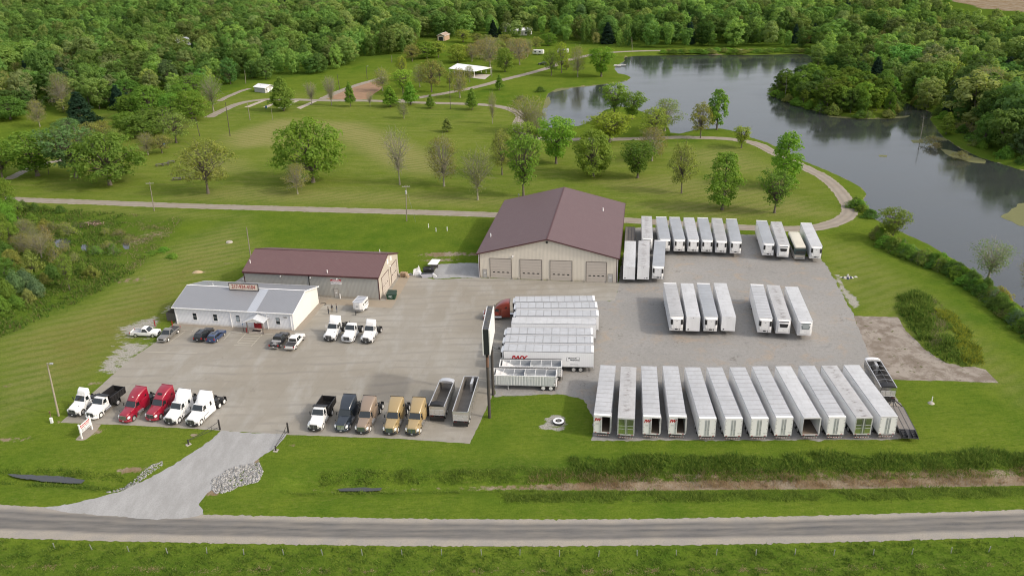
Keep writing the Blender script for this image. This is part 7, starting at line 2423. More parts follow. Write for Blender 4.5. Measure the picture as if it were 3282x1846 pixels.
def quads(cen, nrm, size, rng, asp=.62):
 n = len(cen)
 nrm = nrm / (np.linalg.norm(nrm, axis=1, keepdims=True) + 1e-9)
 r = rng.normal(size=(n, 3))
 a = np.cross(nrm, r)
 a /= np.linalg.norm(a, axis=1, keepdims=True) + 1e-9
 b = np.cross(nrm, a)
 a, b = a * size[:, None], b * size[:, None] * asp
 v = np.stack([cen - a, cen - b + nrm * size[:, None] * .12, cen + a, cen + b + nrm * size[:, None] * .12], 1).reshape(-1, 3)
 return v, np.arange(4 * n).reshape(n, 4)

def np_tube(pts, rad, sides):
 pts = np.asarray(pts)
 d = np.gradient(pts, axis=0)
 d /= np.linalg.norm(d, axis=1, keepdims=True) + 1e-9
 ref = np.where(np.abs(d[:, 2:3]) > .9, np.array([[1., 0, 0]]), np.array([[0, 0, 1.]]))
 a = np.cross(d, ref)
 a /= np.linalg.norm(a, axis=1, keepdims=True) + 1e-9
 b = np.cross(d, a)
 th = np.arange(sides) * 2 * PI / sides
 v = (pts[:, None, :] + (a[:, None, :] * np.cos(th)[None, :, None] + b[:, None, :] * np.sin(th)[None, :, None]) * np.asarray(rad)[:, None, None]).reshape(-1, 3)
 n = len(pts)
 i, k = np.meshgrid(np.arange(n - 1), np.arange(sides), indexing='ij')
 f = np.stack([i * sides + k, i * sides + (k + 1) % sides, (i + 1) * sides + (k + 1) % sides, (i + 1) * sides + k], -1).reshape(-1, 4)
 return v, f

def join(parts):
 vs, fs, b = [], [], 0
 for v, f in parts:
  vs.append(v)
  fs.append(f + b)
  b += len(v)
 return np.vstack(vs), np.vstack(fs)

def tree_mesh(seed, H, RAD, base, lumps, per, leaf, lump_r=.26, shape='round', twig=0, trunk_r=.2, droop=.0, low=0.0, fork=.35, fill=.45, sides=5, jitter=.5):
 """crown (leaf sprays in clumps) and trunk with limbs for one kind of tree"""
 rng = np.random.default_rng(seed)
 zc0, zc1 = base * H, H
 cs = []
 n = 0
 while len(cs) < lumps and n < 9000:
  n += 1
  u = rng.uniform(0, 1)
  z = zc0 + (zc1 - zc0) * u
  if shape == 'round':
   prof = math.sqrt(max(0, 1 - (2 * u - .9) ** 2 / 1.22))
  elif shape == 'vase':
   prof = (.25 + .9 * u) * math.sqrt(max(0, 1 - max(0, u - .62) ** 2 / .16))
  elif shape == 'cone':
   prof = (1 - u) ** .85 * (1 if u > .08 else .75)
  elif shape == 'spire':
   prof = math.sin(PI * min(1, u * .92 + .10)) ** .6 * (1.12 - .72 * u)
  elif shape == 'column':
   prof = math.sin(PI * min(1, u * .85 + .12)) ** .5
  else:
   prof = 1 - u ** 2
  a = rng.uniform(0, 2 * PI)
  wob = 1 + .22 * math.sin(a * 2 + seed) + .14 * math.sin(a * 3 + seed * 1.7 + z)
  rr = RAD * prof * wob * math.sqrt(rng.uniform(fill, 1)) * rng.uniform(.72, 1.04)
  p = np.array([rr * math.cos(a), rr * math.sin(a), z - droop * rr])
  if p[2] < low * H:
   continue
  md = lump_r * RAD * .75
  if all(np.sum((p - q) ** 2) > md ** 2 for q in cs[-60:]):
   cs.append(p)
 cs = np.array(cs)
 wood = []
 top = H * (.86 if shape in ('cone', 'spire', 'column') else fork + base * .55)
 bend = rng.normal(size=2) * .02 * H
 tz = np.linspace(0, 1, 6)
 tp = np.stack([bend[0] * tz ** 2, bend[1] * tz ** 2, top * tz], 1)
 wood.append(np_tube(tp, trunk_r * (1 - .55 * tz) * np.where(tz == 0, 1.35, 1), 8))
 for i, c in enumerate(cs):
  if shape in ('cone', 'spire', 'column'):
   s = np.array([0, 0, max(.08 * H, min(top, c[2] - .10 * H))])
  else:
   f = np.clip(.42 + .5 * (c[2] / H) - rng.uniform(0, .15), .35, 1)
   s = np.array([bend[0] * f ** 2, bend[1] * f ** 2, top * f])
  if i % (1 if twig else 3) and not twig:
   continue
  m = (s + c) / 2 + np.array([0, 0, .08 * H]) * (1 if shape != 'cone' else .2) + rng.normal(size=3) * .03 * H
  tt = np.linspace(0, 1, 5)[:, None]
  q = (1 - tt) ** 2 * s + 2 * tt * (1 - tt) * m + tt ** 2 * c
  r0 = trunk_r * (.40 if not twig else .30)
  wood.append(np_tube(q, np.linspace(r0, .022, 5), 4))
  for _ in range(twig):
   e = c + rng.normal(size=3) * RAD * lump_r * .8 + np.array([0, 0, RAD * .05])
   st = q[rng.integers(2, 5)]
   wood.append(np_tube(np.stack([st, (st + e) / 2 + rng.normal(size=3) * .12, e]), [.03, .022, .010], 3))
 cen, nr, sz = [], [], []
 for c in cs:
  k = int(per * rng.uniform(.7, 1.3))
  d = rng.normal(size=(k, 3))
  d /= np.linalg.norm(d, axis=1, keepdims=True)
  d[:, 2] = np.abs(d[:, 2]) * np.where(rng.random(k) < .78, 1, -1)
  lr = RAD * lump_r * rng.uniform(.75, 1.25)
  rad = lr * rng.uniform(.35, 1.0, k) ** .6
  p = c + d * rad[:, None] * np.array([1, 1, .86])
  cen.append(p)
  out = p - np.array([0, 0, (zc0 + zc1) * .5])
  out /= np.linalg.norm(out, axis=1, keepdims=True) + 1e-9
  nr.append(d * .8 + out * .5 + rng.normal(size=(k, 3)) * jitter + np.array([0, 0, .25]))
  sz.append(leaf * rng.uniform(.6, 1.3, k))
 cen, nr, sz = np.vstack(cen), np.vstack(nr), np.concatenate(sz)
 return quads(cen, nr, sz, rng), join(wood)

def make_kind(name, bark=BARK, **kw):
 (cv, cf), (wv, wf) = tree_mesh(**kw)
 cm = npmesh('crown_' + name, cv, cf, LEAF)
 wm = npmesh('trunk_' + name, wv, wf, bark, smooth=True)
 ext = np.percentile(np.hypot(cv[:, 0], cv[:, 1]), 97)
 return dict(crown=cm, trunk=wm, H=float(np.percentile(cv[:, 2], 99.6)), R=float(ext))

TK = {
 'dense1': make_kind('dense1', seed=1, H=12, RAD=6.0, base=.16, lumps=125, per=47, leaf=0.29, lump_r=0.21, trunk_r=.34),
 'dense2': make_kind('dense2', seed=2, H=12, RAD=5.4, base=.14, lumps=115, per=47, leaf=0.29, lump_r=0.22, trunk_r=.32, shape='round'),
 'dense3': make_kind('dense3', seed=3, H=12, RAD=5.0, base=.20, lumps=85, per=43, leaf=0.28, lump_r=0.24, trunk_r=.28, shape='vase'),
 'light1': make_kind('light1', seed=4, H=12, RAD=4.4, base=.22, lumps=78, per=34, leaf=0.25, lump_r=0.25, trunk_r=.25, twig=2, shape='vase'),
 'light2': make_kind('light2', seed=5, H=12, RAD=4.0, base=.25, lumps=75, per=34, leaf=0.22, lump_r=0.26, trunk_r=.22, twig=2),
 'sparse1': make_kind('sparse1', BARKP, seed=6, H=12, RAD=4.8, base=.20, lumps=85, per=26, leaf=0.17, lump_r=.28, trunk_r=.24, twig=3, shape='vase'),
 'sparse2': make_kind('sparse2', BARKP, seed=7, H=12, RAD=4.4, base=.22, lumps=90, per=32, leaf=0.17, lump_r=.27, trunk_r=.22, twig=3),
 'bare1': make_kind('bare1', BARKP, seed=8, H=12, RAD=4.2, base=.25, lumps=70, per=10, leaf=0.15, lump_r=.30, trunk_r=.2, twig=4, shape='vase'),
 'column1': make_kind('column1', seed=9, H=12, RAD=2.5, base=.14, lumps=70, per=52, leaf=.27, lump_r=.34, trunk_r=.22, shape='column'),
 'tall1': make_kind('tall1', seed=10, H=12, RAD=3.4, base=.10, lumps=115, per=38, leaf=0.25, lump_r=.28, trunk_r=.26, shape='column'),
 'cone1': make_kind('cone1', seed=12, H=7, RAD=2.2, base=.20, lumps=60, per=42, leaf=.22, lump_r=.28, trunk_r=.13, shape='cone'),
 'pyramid1': make_kind('pyramid1', seed=13, H=14, RAD=4.6, base=.10, lumps=170, per=52, leaf=.27, lump_r=.22, trunk_r=.26, shape='spire'),
 'spruce1': make_kind('spruce1', seed=14, H=14, RAD=4.8, base=.06, lumps=170, per=44, leaf=.30, lump_r=.20, trunk_r=.24, shape='cone', droop=.25, jitter=.3),
 'bush1': make_kind('bush1', seed=15, H=4, RAD=3.0, base=.02, lumps=46, per=55, leaf=.24, lump_r=.30, trunk_r=.10, shape='dome', fork=.2),
 'bush2': make_kind('bush2', seed=16, H=4, RAD=2.6, base=.02, lumps=40, per=44, leaf=.22, lump_r=.34, trunk_r=.08, shape='dome', fork=.2, twig=1),
 'bush3': make_kind('bush3', BARKP, seed=17, H=4, RAD=2.6, base=.05, lumps=36, per=22, leaf=.20, lump_r=.34, trunk_r=.07, shape='dome', fork=.2, twig=3),
 'wood1': make_kind('wood1', seed=21, H=17, RAD=6.2, base=.16, lumps=58, per=64, leaf=0.46, lump_r=0.28, trunk_r=.30, fill=0.7, jitter=.28),
 'wood2': make_kind('wood2', seed=22, H=17, RAD=5.6, base=.12, lumps=62, per=62, leaf=0.44, lump_r=0.28, trunk_r=.28, fill=.7, jitter=.28),
 'wood3': make_kind('wood3', seed=23, H=17, RAD=4.8, base=.10, lumps=60, per=60, leaf=0.42, lump_r=0.32, trunk_r=.26, fill=.6, shape='column', jitter=.3),
 'wood4': make_kind('wood4', seed=24, H=17, RAD=6.0, base=.20, lumps=52, per=60, leaf=0.44, lump_r=0.28, trunk_r=.26, fill=.7, shape='vase', jitter=.3),
}
COLS = {'green': (.180, .300, .060), 'fresh': (.195, .320, .060), 'dark': (.125, .225, .055), 'olive': (.255, .300, .092), 'yellow': (.310, .365, .075), 'brown': (.262, .262, .105), 'spruce': (.041, .080, .058), 'blue': (.170, .265, .125), 'lime': (.265, .375, .068), 'tan': (.280, .285, .125)}
TGROUP = 'trees scattered over the park'

def plant(kind, x, y, h, w, col, label, group=TGROUP, name='park_tree', cat='tree', z=0.0, rz=None):
 k = TK[kind]
 o = empty(name, (x, y, z), random.uniform(0, 6.28) if rz is None else rz)
 sxy, sz = w / 2 / k['R'], h / k['H']
 o.scale = (sxy, sxy, sz)
 tag(o, label, cat, group)
 for part in ('trunk', 'crown'):
  c = bpy.data.objects.new(part, k[part])
  COL.objects.link(c)
  c.parent = o
  if part == 'crown':
   vj = random.uniform(.65, 1.3) if name == 'wood_tree' else random.uniform(.92, 1.12)
   j = [vj * random.uniform(.9, 1.1) for _ in range(3)]
   c.color = (col[0] * j[0], col[1] * j[1], col[2] * j[2], 1)
 return o

def tree_px(kind, f, foot, tip, width, col, label, sc, **kw):
 """foot and tip in survey zoom f, width in that zoom's pixels"""
 a, b = f(*foot), f(*tip)
 B = U(a)
 h = hgt(a, b)
 d = math.sqrt(B[0] ** 2 + B[1] ** 2 + CZ ** 2)
 w = width / sc * d / CF * 1.02
 return plant(kind, B[0], B[1], h * .96, w, COLS[col] if isinstance(col, str) else col, label, **kw)

S0 = 1 / 1.27407
park = [
 ('dense3', (95, 443), (95, 325), 132, 'green', 'broad dark trunked tree at the left end of the park by the pale track'),
 ('light1', (192, 447), (190, 310), 120, 'blue', 'thin bluish green tree standing between two dense trees at the left'),
 ('dense1', (277, 466), (287, 326), 150, 'green', 'dense round green tree at the left, beside the thin bluish tree'),
 ('light2', (524, 487), (524, 344), 140, 'olive', 'olive green broad tree on the lawn above the power pole with crossarm'),
 ('dense1', (788, 459), (786, 292), 164, 'fresh', 'largest broad fresh green tree in the middle of the park lawn'),
 ('sparse2', (749, 488), (747, 408), 74, 'brown', 'small brownish half bare tree at the foot of the largest green tree'),
 ('bare1', (1006, 465), (1000, 316), 72, 'olive', 'tall thin bare tree left of the brownish leafless trees'),
 ('sparse2', (1117, 469), (1120, 338), 100, 'brown', 'brownish barely leafed tree in the middle of the lawn'),
 ('sparse1', (1202, 503), (1206, 368), 82, 'olive', 'half bare tree left of the big maroon roof with a forked trunk'),
 ('light2', (1263, 440), (1262, 322), 74, 'olive', 'thin olive tree behind the forked half bare tree'),
 ('light1', (1317, 495), (1322, 330), 92, 'green', 'tall pale trunked tree directly behind the big maroon roof'),
 ('light1', (1318, 408), (1325, 302), 86, 'lime', 'light green tree behind the tall pale trunked one'),
 ('dense3', (1399, 412), (1401, 291), 92, 'fresh', 'fresh green vase shaped tree by the bend of the park lane'),
 ('dense2', (1493, 444), (1487, 322), 112, 'green', 'rounded dark green tree right of the fresh vase shaped one'),
 ('sparse2', (1640, 405), (1640, 318), 94, 'brown', 'brownish sparse tree behind the leaning dark green one'),
 ('dense3', (1604, 448), (1603, 352), 86, 'dark', 'smaller dark green tree with a pale trunk right of the rounded one'),
 ('light2', (1714, 487), (1720, 352), 76, 'olive', 'slim light tree in the lawn right of the maroon roof'),
 ('tall1', (1817, 528), (1828, 378), 96, 'fresh', 'tall double clumped green tree near the back row of trailers'),
 ('light1', (1948, 536), (1946, 425), 82, 'green', 'rounded green tree at the right, below the tall tree by the lake lane'),
 ('tall1', (1974, 472), (1976, 328), 92, 'fresh', 'tall full green tree beside the lake lane'),
 ('column1', (1803, 327), (1806, 221), 46, 'fresh', 'slim upright tree standing at the lake shore'),
 ('light2', (1762, 348), (1764, 254), 66, 'olive', 'round olive tree beside the slim upright one at the shore'),
 ('light1', (1865, 373), (1866, 316), 50, 'lime', 'small yellow green tree where the lane meets the shore'),
 ('light1', (1545, 292), (1540, 208), 78, 'lime', 'tallest light green tree on the wooded spit'),
 ('dense3', (1590, 300), (1585, 230), 70, 'green', 'green tree behind the others on the wooded spit'),
 ('light1', (1533, 358), (1535, 282), 108, 'yellow', 'broad yellow green tree at the left of the wooded spit'),
 ('sparse2', (1672, 330), (1672, 245), 84, 'green', 'open branched tree at the right end of the wooded spit'),
 ('light2', (1645, 345), (1650, 268), 96, 'lime', 'rounded light green tree in the right part of the wooded spit'),
 ('sparse1', (1328, 333), (1330, 240), 88, 'brown', 'brown twiggy tree at the narrow end of the pond'),
 ('sparse2', (1352, 345), (1360, 268), 60, 'tan', 'tan twiggy tree at the pond, right of the brown one'),
]
for k, ft_, tp_, w_, c_, lb in park:
 tree_px(k, qn, ft_, tp_, w_, c_, lb, S0)
for k, ft_, tp_, w_, c_, lb in [
 ('cone1', (265, 735), (252, 558), 72, 'green', 'slender young tree at the corner of the brown court'),
 ('cone1', (541, 738), (540, 590), 118, 'green', 'young conical tree left of the lane junction'),
 ('cone1', (681, 722), (680, 560), 118, 'fresh', 'young conical tree right of the lane junction'),
 ('cone1', (818, 746), (816, 650), 72, 'green', 'smallest young tree in the row along the lane'),
 ('cone1', (1103, 756), (1098, 606), 90, 'green', 'young conical tree before the lane bends to the pond'),
 ('sparse1', (1242, 852), (1222, 628), 70, 'olive', 'tall slim half bare tree at the lane bend'),
 ('sparse2', (633, 816), (632, 700), 104, 'olive', 'low spreading sparse tree in front of the young conical ones'),
 ('cone1', (931, 908), (930, 810), 80, 'olive', 'small lone tree in the middle of the straw coloured lawn'),
 ('bare1', (135, 726), (118, 520), 84, 'tan', 'tall bare young tree left of the brown court corner'),
 ('bare1', (400, 736), (396, 628), 50, 'tan', 'thin bare sapling below the brown court'),
 ('sparse2', (486, 626), (475, 462), 150, 'olive', 'spreading sparse tree at the right end of the brown court'),
 ('light1', (628, 652), (638, 470), 130, 'lime', 'light green tree behind the young conical pair'),
 ('light2', (625, 560), (640, 380), 90, 'lime', 'pale tall tree behind the light green tree by the court'),
 ('light2', (823, 636), (820, 400), 180, 'olive', 'tall olive tree left of the white pavilion'),
 ('sparse2', (1018, 674), (1030, 460), 150, 'olive', 'sparse tree standing in front of the white pavilion'),
 ('cone1', (1290, 622), (1284, 512), 64, 'green', 'small upright tree beside the climbing lane'),
 ('dense2', (1328, 496), (1330, 325), 122, 'green', 'dense green tree right of the white pavilion'),
 ('sparse2', (1225, 466), (1222, 245), 175, 'tan', 'broad tan twiggy tree behind the white pavilion'),
 ('sparse2', (1428, 447), (1420, 255), 160, 'tan', 'tan twiggy tree left of the white campers'),
 ('dense2', (1003, 432), (1005, 298), 152, 'lime', 'round yellow green tree above the pavilion roof'),
 ('dense1', (790, 402), (800, 285), 215, 'green', 'wide green tree left of the round yellow green one'),
 ('light2', (1647, 522), (1640, 335), 125, 'green', 'slim green tree by the dark car on the upper lane'),
 ('light2', (1717, 504), (1720, 282), 130, 'lime', 'tall light green tree on the upper lane beside the camper'),
 ('sparse2', (1828, 532), (1825, 310), 130, 'olive', 'sparse olive tree near the boat landing'),
 ('dense3', (1990, 529), (2000, 322), 188, 'fresh', 'large green tree at the boat landing by the lake'),
 ('dense2', (1625, 316), (1622, 225), 115, 'green', 'green tree at the far end of the upper lane'),
 ('light2', (1040, 292), (1045, 200), 160, 'yellow', 'yellowish tree beside the tan shed'),
 ('light2', (1135, 300), (1130, 228), 120, 'olive', 'olive tree behind the twiggy tan ones'),
 ('light2', (1330, 300), (1330, 235), 130, 'olive', 'olive tree before the long white roofed building'),
 ('cone1', (1752, 482), (1750, 395), 45, 'olive', 'small dark sapling between the lane trees')]:
 tree_px(k, q7, ft_, tp_, w_, c_, lb, 2.1467)
for k, ft_, tp_, w_, c_, lb in [
 ('pyramid1', (2125, 832), (2108, 568), 158, 'green', 'pyramid shaped green tree right of the small white shed'),
 ('sparse1', (1600, 838), (1590, 555), 180, 'green', 'half bare forked tree left of the small white shed'),
 ('spruce1', (620, 938), (600, 680), 225, 'spruce', 'dark spruce standing alone in front of the left wood'),
 ('sparse2', (300, 950), (275, 738), 150, 'brown', 'brown half bare tree left of the dark spruce'),
 ('dense2', (1100, 1020), (1050, 835), 300, 'green', 'wide green tree in front of the left wood, right of the spruce'),
 ('light2', (1322, 1072), (1320, 832), 270, 'olive', 'olive tree behind the blue barrel at the left'),
 ('dense2', (1440, 900), (1420, 672), 240, 'green', 'green tree in front of the wood left of the forked half bare tree'),
 ('dense1', (1130, 880), (1130, 630), 300, 'green', 'large green tree at the front of the left wood behind the spruce row'),
 ('dense1', (80, 895), (70, 715), 270, 'dark', 'dark bushy tree at the left edge of the picture'),
 ('light1', (20, 1340), (10, 1090), 220, 'lime', 'light green tree cut by the left edge beside the pale track'),
 ('sparse2', (1110, 1160), (1120, 985), 170, 'brown', 'brownish sparse tree right of the dense round one at the left'),
 ('light2', (700, 1090), (680, 905), 190, 'olive', 'thin olive tree behind the dense round one at the left'),
 ('bare1', (2335, 787), (2322, 608), 110, 'tan', 'bare young tree right of the pyramid shaped tree'),
 ('bare1', (2485, 792), (2480, 570), 96, 'tan', 'bare taller young tree before the brown court'),
 ('dense2', (830, 800), (820, 640), 210, 'dark', 'dark tree at the wood edge right behind the spruce')]:
 tree_px(k, q6, ft_, tp_, w_, c_, lb, 2.337)
for k, ft_, tp_, w_, c_ in [('light2', (520, 1015), (500, 880), 200, 'blue'), ('light2', (780, 1060), (760, 900), 170, 'olive'), ('dense2', (960, 985), (940, 835), 210, 'green'), ('light1', (1225, 1000), (1220, 795), 260, 'green'), ('dense2', (1290, 885), (1280, 690), 200, 'green'), ('dense2', (1000, 885), (980, 700), 230, 'green'), ('light2', (1215, 1150), (1205, 1005), 160, 'brown'), ('dense1', (960, 770), (930, 590), 260, 'dark'), ('light1', (1450, 765), (1450, 555), 230, 'green'), ('light2', (860, 1095), (850, 955), 150, 'olive'), ('dense2', (1380, 800), (1370, 620), 220, 'green'), ('dense2', (740, 760), (730, 600), 240, 'green')]:
 tree_px(k, q6, ft_, tp_, w_, c_, 'broad leafy tree in the loose grove before the left wood', 2.337, group='trees of the grove before the left wood')
for k, ft_, tp_, w_, c_ in [('sparse2', (1100, 425), (1100, 295), 130, 'tan'), ('sparse2', (1160, 405), (1160, 268), 140, 'tan'), ('light2', (1290, 412), (1290, 275), 130, 'olive'), ('sparse2', (1372, 402), (1372, 262), 140, 'tan'), ('sparse2', (1482, 392), (1480, 268), 120, 'tan'), ('light2', (1540, 348), (1540, 250), 100, 'olive'), ('light2', (690, 425), (690, 300), 130, 'olive'), ('light2', (880, 565), (880, 415), 120, 'olive'), ('sparse2', (742, 602), (745, 440), 120, 'olive'), ('sparse2', (1085, 565), (1080, 450), 80, 'olive'), ('light2', (950, 602), (950, 492), 90, 'olive'), ('light2', (870, 398), (870, 280), 140, 'lime'), ('light2', (1200, 330), (1200, 235), 120, 'olive'), ('sparse2', (1270, 370), (1270, 258), 130, 'tan')]:
 tree_px(k, q7, ft_, tp_, w_, c_, 'light twiggy tree in the grove round the white pavilion', 2.1467, group='trees of the grove round the pavilion')
tree_px('cone1', q8, (2032, 935), (2020, 780), 104, 'lime', 'small pale conical tree in the marsh at the right bank', 2.1794)
tree_px('light1', qb, (560, 415), (560, 75), 300, 'green', 'young twiggy tree on the lake bank right of the gravel lot', 3.1495, name='bank_tree')
tree_px('sparse1', qb, (1535, 790), (1520, 415), 420, 'blue', 'spreading half bare tree on the lake bank at the right edge', 3.1495, name='bank_tree')
tree_px('bare1', qb, (1900, 1010), (1850, 500), 240, 'tan', 'thin bare tree cut by the right edge at the lake bank', 3.1495, name='bank_tree')

# ------------------------------------------------------------------ bushes on the banks and in the wet field
hedge = pxs(qb, [(150, 90), (210, 100), (280, 130), (380, 400), (470, 460), (560, 510), (650, 550), (760, 600), (850, 640), (950, 680), (1050, 720), (1150, 760), (1250, 820), (1350, 880), (1450, 950), (1540, 1010), (1600, 1080), (1680, 1150), (1760, 1210), (1850, 1290), (1960, 1390), (2080, 1480)])
BG = 'bushes along the lake bank'
hc = ['dark', 'green', 'green', 'olive', 'dark', 'fresh', 'blue', 'green']
nb = 0
for i in range(len(hedge) - 1):
 for k in range(5 if i > 3 else 2):
  f = k / 5 + random.uniform(-.1, .1)
  p_ = hedge[i] * (1 - f) + hedge[i + 1] * f
  p_ = p_[:2] + np.array([random.uniform(-.2, 1.6), random.uniform(-.2, 1.6)])
  w_ = random.uniform(3.4, 5.6)
  plant(random.choice(['bush1', 'bush1', 'bush2', 'bush2', 'bush3']), p_[0], p_[1], random.uniform(2.0, 3.6) * (.7 if i < 3 else 1), w_, COLS[random.choice(hc)], 'green bush in the hedge like growth along the lake bank', BG, 'bush', 'bush')
WG = 'shrubs in the wet field at the left'
wl = 'green shrub in the overgrown wet field at the left edge'
wb_ = 'brownish shrub in the middle of the overgrown wet field'
for x, y, w_, h_, kd, cl in [(30, 150, 180, 8, 'dense2', 'fresh'), (90, 420, 170, 8, 'dense1', 'fresh'), (20, 620, 180, 8, 'light1', 'fresh'), (170, 300, 150, 5, 'light1', 'green'), (120, 230, 170, 5, 'bush1', 'green'), (60, 350, 190, 7, 'dense1', 'green'), (20, 480, 170, 8, 'dense1', 'green'), (110, 560, 160, 7, 'dense2', 'green'), (70, 680, 160, 5, 'bush1', 'dark'),
        (230, 225, 120, 3.4, 'bush1', 'dark'), (330, 220, 110, 2.5, 'bush2', 'dark'), (430, 220, 90, 2, 'bush1', 'green'), (560, 235, 110, 2.2, 'bush2', 'dark'), (300, 330, 130, 3, 'bush2', 'green'), (420, 390, 140, 3, 'bush2', 'olive'), (640, 445, 160, 3.2, 'bush3', 'olive'), (500, 400, 140, 2.4, 'bush3', 'olive'), (600, 390, 130, 2.2, 'bush3', 'olive'),
        (250, 480, 190, 5.5, 'sparse2', 'tan'), (330, 560, 200, 5.5, 'sparse2', 'brown'), (430, 500, 160, 4.6, 'bush3', 'tan'), (230, 640, 210, 6, 'sparse2', 'brown'), (390, 660, 220, 6.5, 'sparse1', 'tan'), (520, 690, 180, 5, 'bush3', 'brown'), (300, 780, 190, 5.5, 'bush2', 'olive'), (600, 600, 120, 3.2, 'bush3', 'olive'),
        (650, 960, 150, 8.5, 'light1', 'green'), (500, 860, 180, 4, 'bush1', 'dark'), (420, 900, 110, 3, 'bush2', 'olive'), (780, 800, 120, 3, 'bush2', 'green'), (860, 830, 150, 2.8, 'bush2', 'olive'), (700, 690, 110, 2.6, 'bush3', 'olive'), (1060, 620, 140, 2.8, 'bush3', 'dark'),
        (60, 860, 190, 5.5, 'dense2', 'dark'), (150, 960, 190, 5, 'bush1', 'blue'), (60, 1040, 200, 5, 'bush1', 'green'), (250, 930, 190, 4.6, 'bush1', 'blue'), (340, 1000, 190, 4, 'bush1', 'blue'), (270, 1060, 140, 3, 'bush2', 'olive'), (30, 1150, 170, 3.5, 'bush1', 'green'), (150, 1110, 160, 2.8, 'bush1', 'green'),
        (140, 800, 180, 6, 'dense2', 'olive'), (20, 260, 160, 5, 'bush1', 'fresh'), (1520, 590, 130, .9, 'bush1', 'fresh'), (1420, 620, 130, .9, 'bush1', 'fresh'), (1600, 650, 130, .9, 'bush1', 'fresh'), (1340, 650, 120, .8, 'bush2', 'fresh'), (980, 430, 120, 1.6, 'bush3', 'olive'), (1100, 440, 120, 1.4, 'bush3', 'brown'), (1000, 560, 130, 1.8, 'bush3', 'olive'), (1180, 500, 120, 1.4, 'bush3', 'olive'), (900, 620, 150, 2.2, 'bush3', 'green')]:
 B = U(qw(x, y))
 d = math.sqrt(B[0] ** 2 + B[1] ** 2 + CZ ** 2)
 plant(kd, B[0], B[1], h_, w_ / 2.899 * d / CF, COLS[cl], wb_ if cl in ('tan', 'brown') else wl, WG, 'wetland_shrub', 'shrub')
# shore bushes
SGp = 'low bushes at the water edge'
for f, x, y, w_, h_, kd, cl in [(q7, 1570, 632, 90, 2.4, 'bush2', 'dark'), (q7, 1440, 690, 110, 2.2, 'bush3', 'brown'), (q7, 1590, 880, 60, 2, 'bush2', 'olive'), (q8, 1420, 1440, 90, 2.2, 'bush1', 'green'), (q8, 1400, 1420, 80, 1.8, 'bush2', 'dark'), (q8, 880, 640, 80, 3, 'bush3', 'olive'), (q8, 1930, 1000, 130, 2.6, 'bush3', 'brown'), (q8, 1960, 1030, 90, 1.6, 'bush3', 'brown'), (q8, 2130, 1100, 120, 2, 'bush3', 'brown'), (q8, 2250, 930, 150, 3.2, 'bush3', 'brown'), (q8, 2160, 910, 130, 3, 'bush3', 'brown')]:
 B = U(f(x, y))
 d = math.sqrt(B[0] ** 2 + B[1] ** 2 + CZ ** 2)
 plant(kd, B[0], B[1], h_, w_ / 2.16 * d / CF, COLS[cl], 'low bush growing at the water edge of the lake', SGp, 'bush', 'bush')
for px in np.linspace(60, 1110, 46):
 B = U(q8(px + random.uniform(-10, 10), 366 + random.uniform(-4, 10) - px * .004))
 plant(random.choice(['bush1', 'bush2']), B[0], B[1], random.uniform(1.4, 2.6), random.uniform(6, 10), COLS[random.choice(['green', 'olive', 'fresh'])], 'low bush in the line along the far lake bank', 'bushes on the far lake bank', 'bush', 'bush')

for poly, lb, gp, st in ((island, 'low bush at the water edge of the wooded island', 'bushes round the island', 5.0), (pxs(q8, [(1700, 672), (1860, 752), (1960, 788), (2060, 858), (2170, 950), (2330, 1068), (2480, 1118), (2640, 1168)]), 'bush at the foot of the wood on the right bank', 'bushes along the right bank wood', 5.5)):
 c_ = np.vstack([poly, poly[:1]]) if poly is island else poly
 for i in range(len(c_) - 1):
  L_ = float(np.hypot(*(c_[i + 1] - c_[i])[:2]))
  for k in range(max(1, int(L_ / st))):
   f = (k + random.random()) / max(1, int(L_ / st))
   q_ = c_[i] * (1 - f) + c_[i + 1] * f
   plant(random.choice(['bush1', 'bush2', 'bush2', 'bush3']), q_[0], q_[1] + .6, random.uniform(2, 4.5), random.uniform(4, 7), COLS[random.choice(['green', 'fresh', 'dark', 'olive'])], lb, gp, 'bush', 'bush', z=-.3)

# ------------------------------------------------------------------ the woods
FC = [(0.119, 0.232, 0.067), (0.155, 0.280, 0.083), (0.191, 0.319, 0.091), (0.227, 0.346, 0.097), (0.255, 0.332, 0.113), (0.215, 0.297, 0.118), (0.218, 0.269, 0.129), (0.126, 0.211, 0.094)]
FP = [.16, .2, .2, .14, .1, .09, .06, .05]
leaf_mats = [leaf_mat('leaf_wood_%s' % n_, tuple(x * .92 for x in a), b, c_) for n_, a, b, c_ in (('green', FC[0], FC[1], FC[2]), ('fresh', FC[1], FC[2], FC[3]), ('olive', FC[2], FC[4], FC[5]), ('rusty', FC[4], FC[5], FC[6]), ('deep', FC[0], FC[7], FC[1]))]

def scatter(poly, spacing, seed, clear=()):
 rng = np.random.default_rng(seed)
 poly = np.asarray(poly)[:, :2]
 x0, y0 = poly.min(0)
 x1, y1 = poly.max(0)
 gx_, gy_ = np.meshgrid(np.arange(x0, x1, spacing), np.arange(y0, y1, spacing))
 p = np.stack([gx_.ravel(), gy_.ravel()], 1)
 p += rng.uniform(-.46, .46, p.shape) * spacing
 k = in_poly(p[:, 0], p[:, 1], poly)
 p = p[k]
 for c, r in clear:
  p = p[np.hypot(p[:, 0] - c[0], p[:, 1] - c[1]) > r]
 # only what the picture can hold
 hx = .665 * np.hypot(p[:, 1], 0) + 22
 return p[(np.abs(p[:, 0]) < hx) & (p[:, 1] < 1330)]

clear = [(U(q6(532, 372))[:2], 11), (U(q6(1385, 352))[:2], 9), (U(q7(888, 290))[:2], 13), (U(q7(1445, 240))[:2], 8), (U(q7(1330, 222))[:2], 6)]
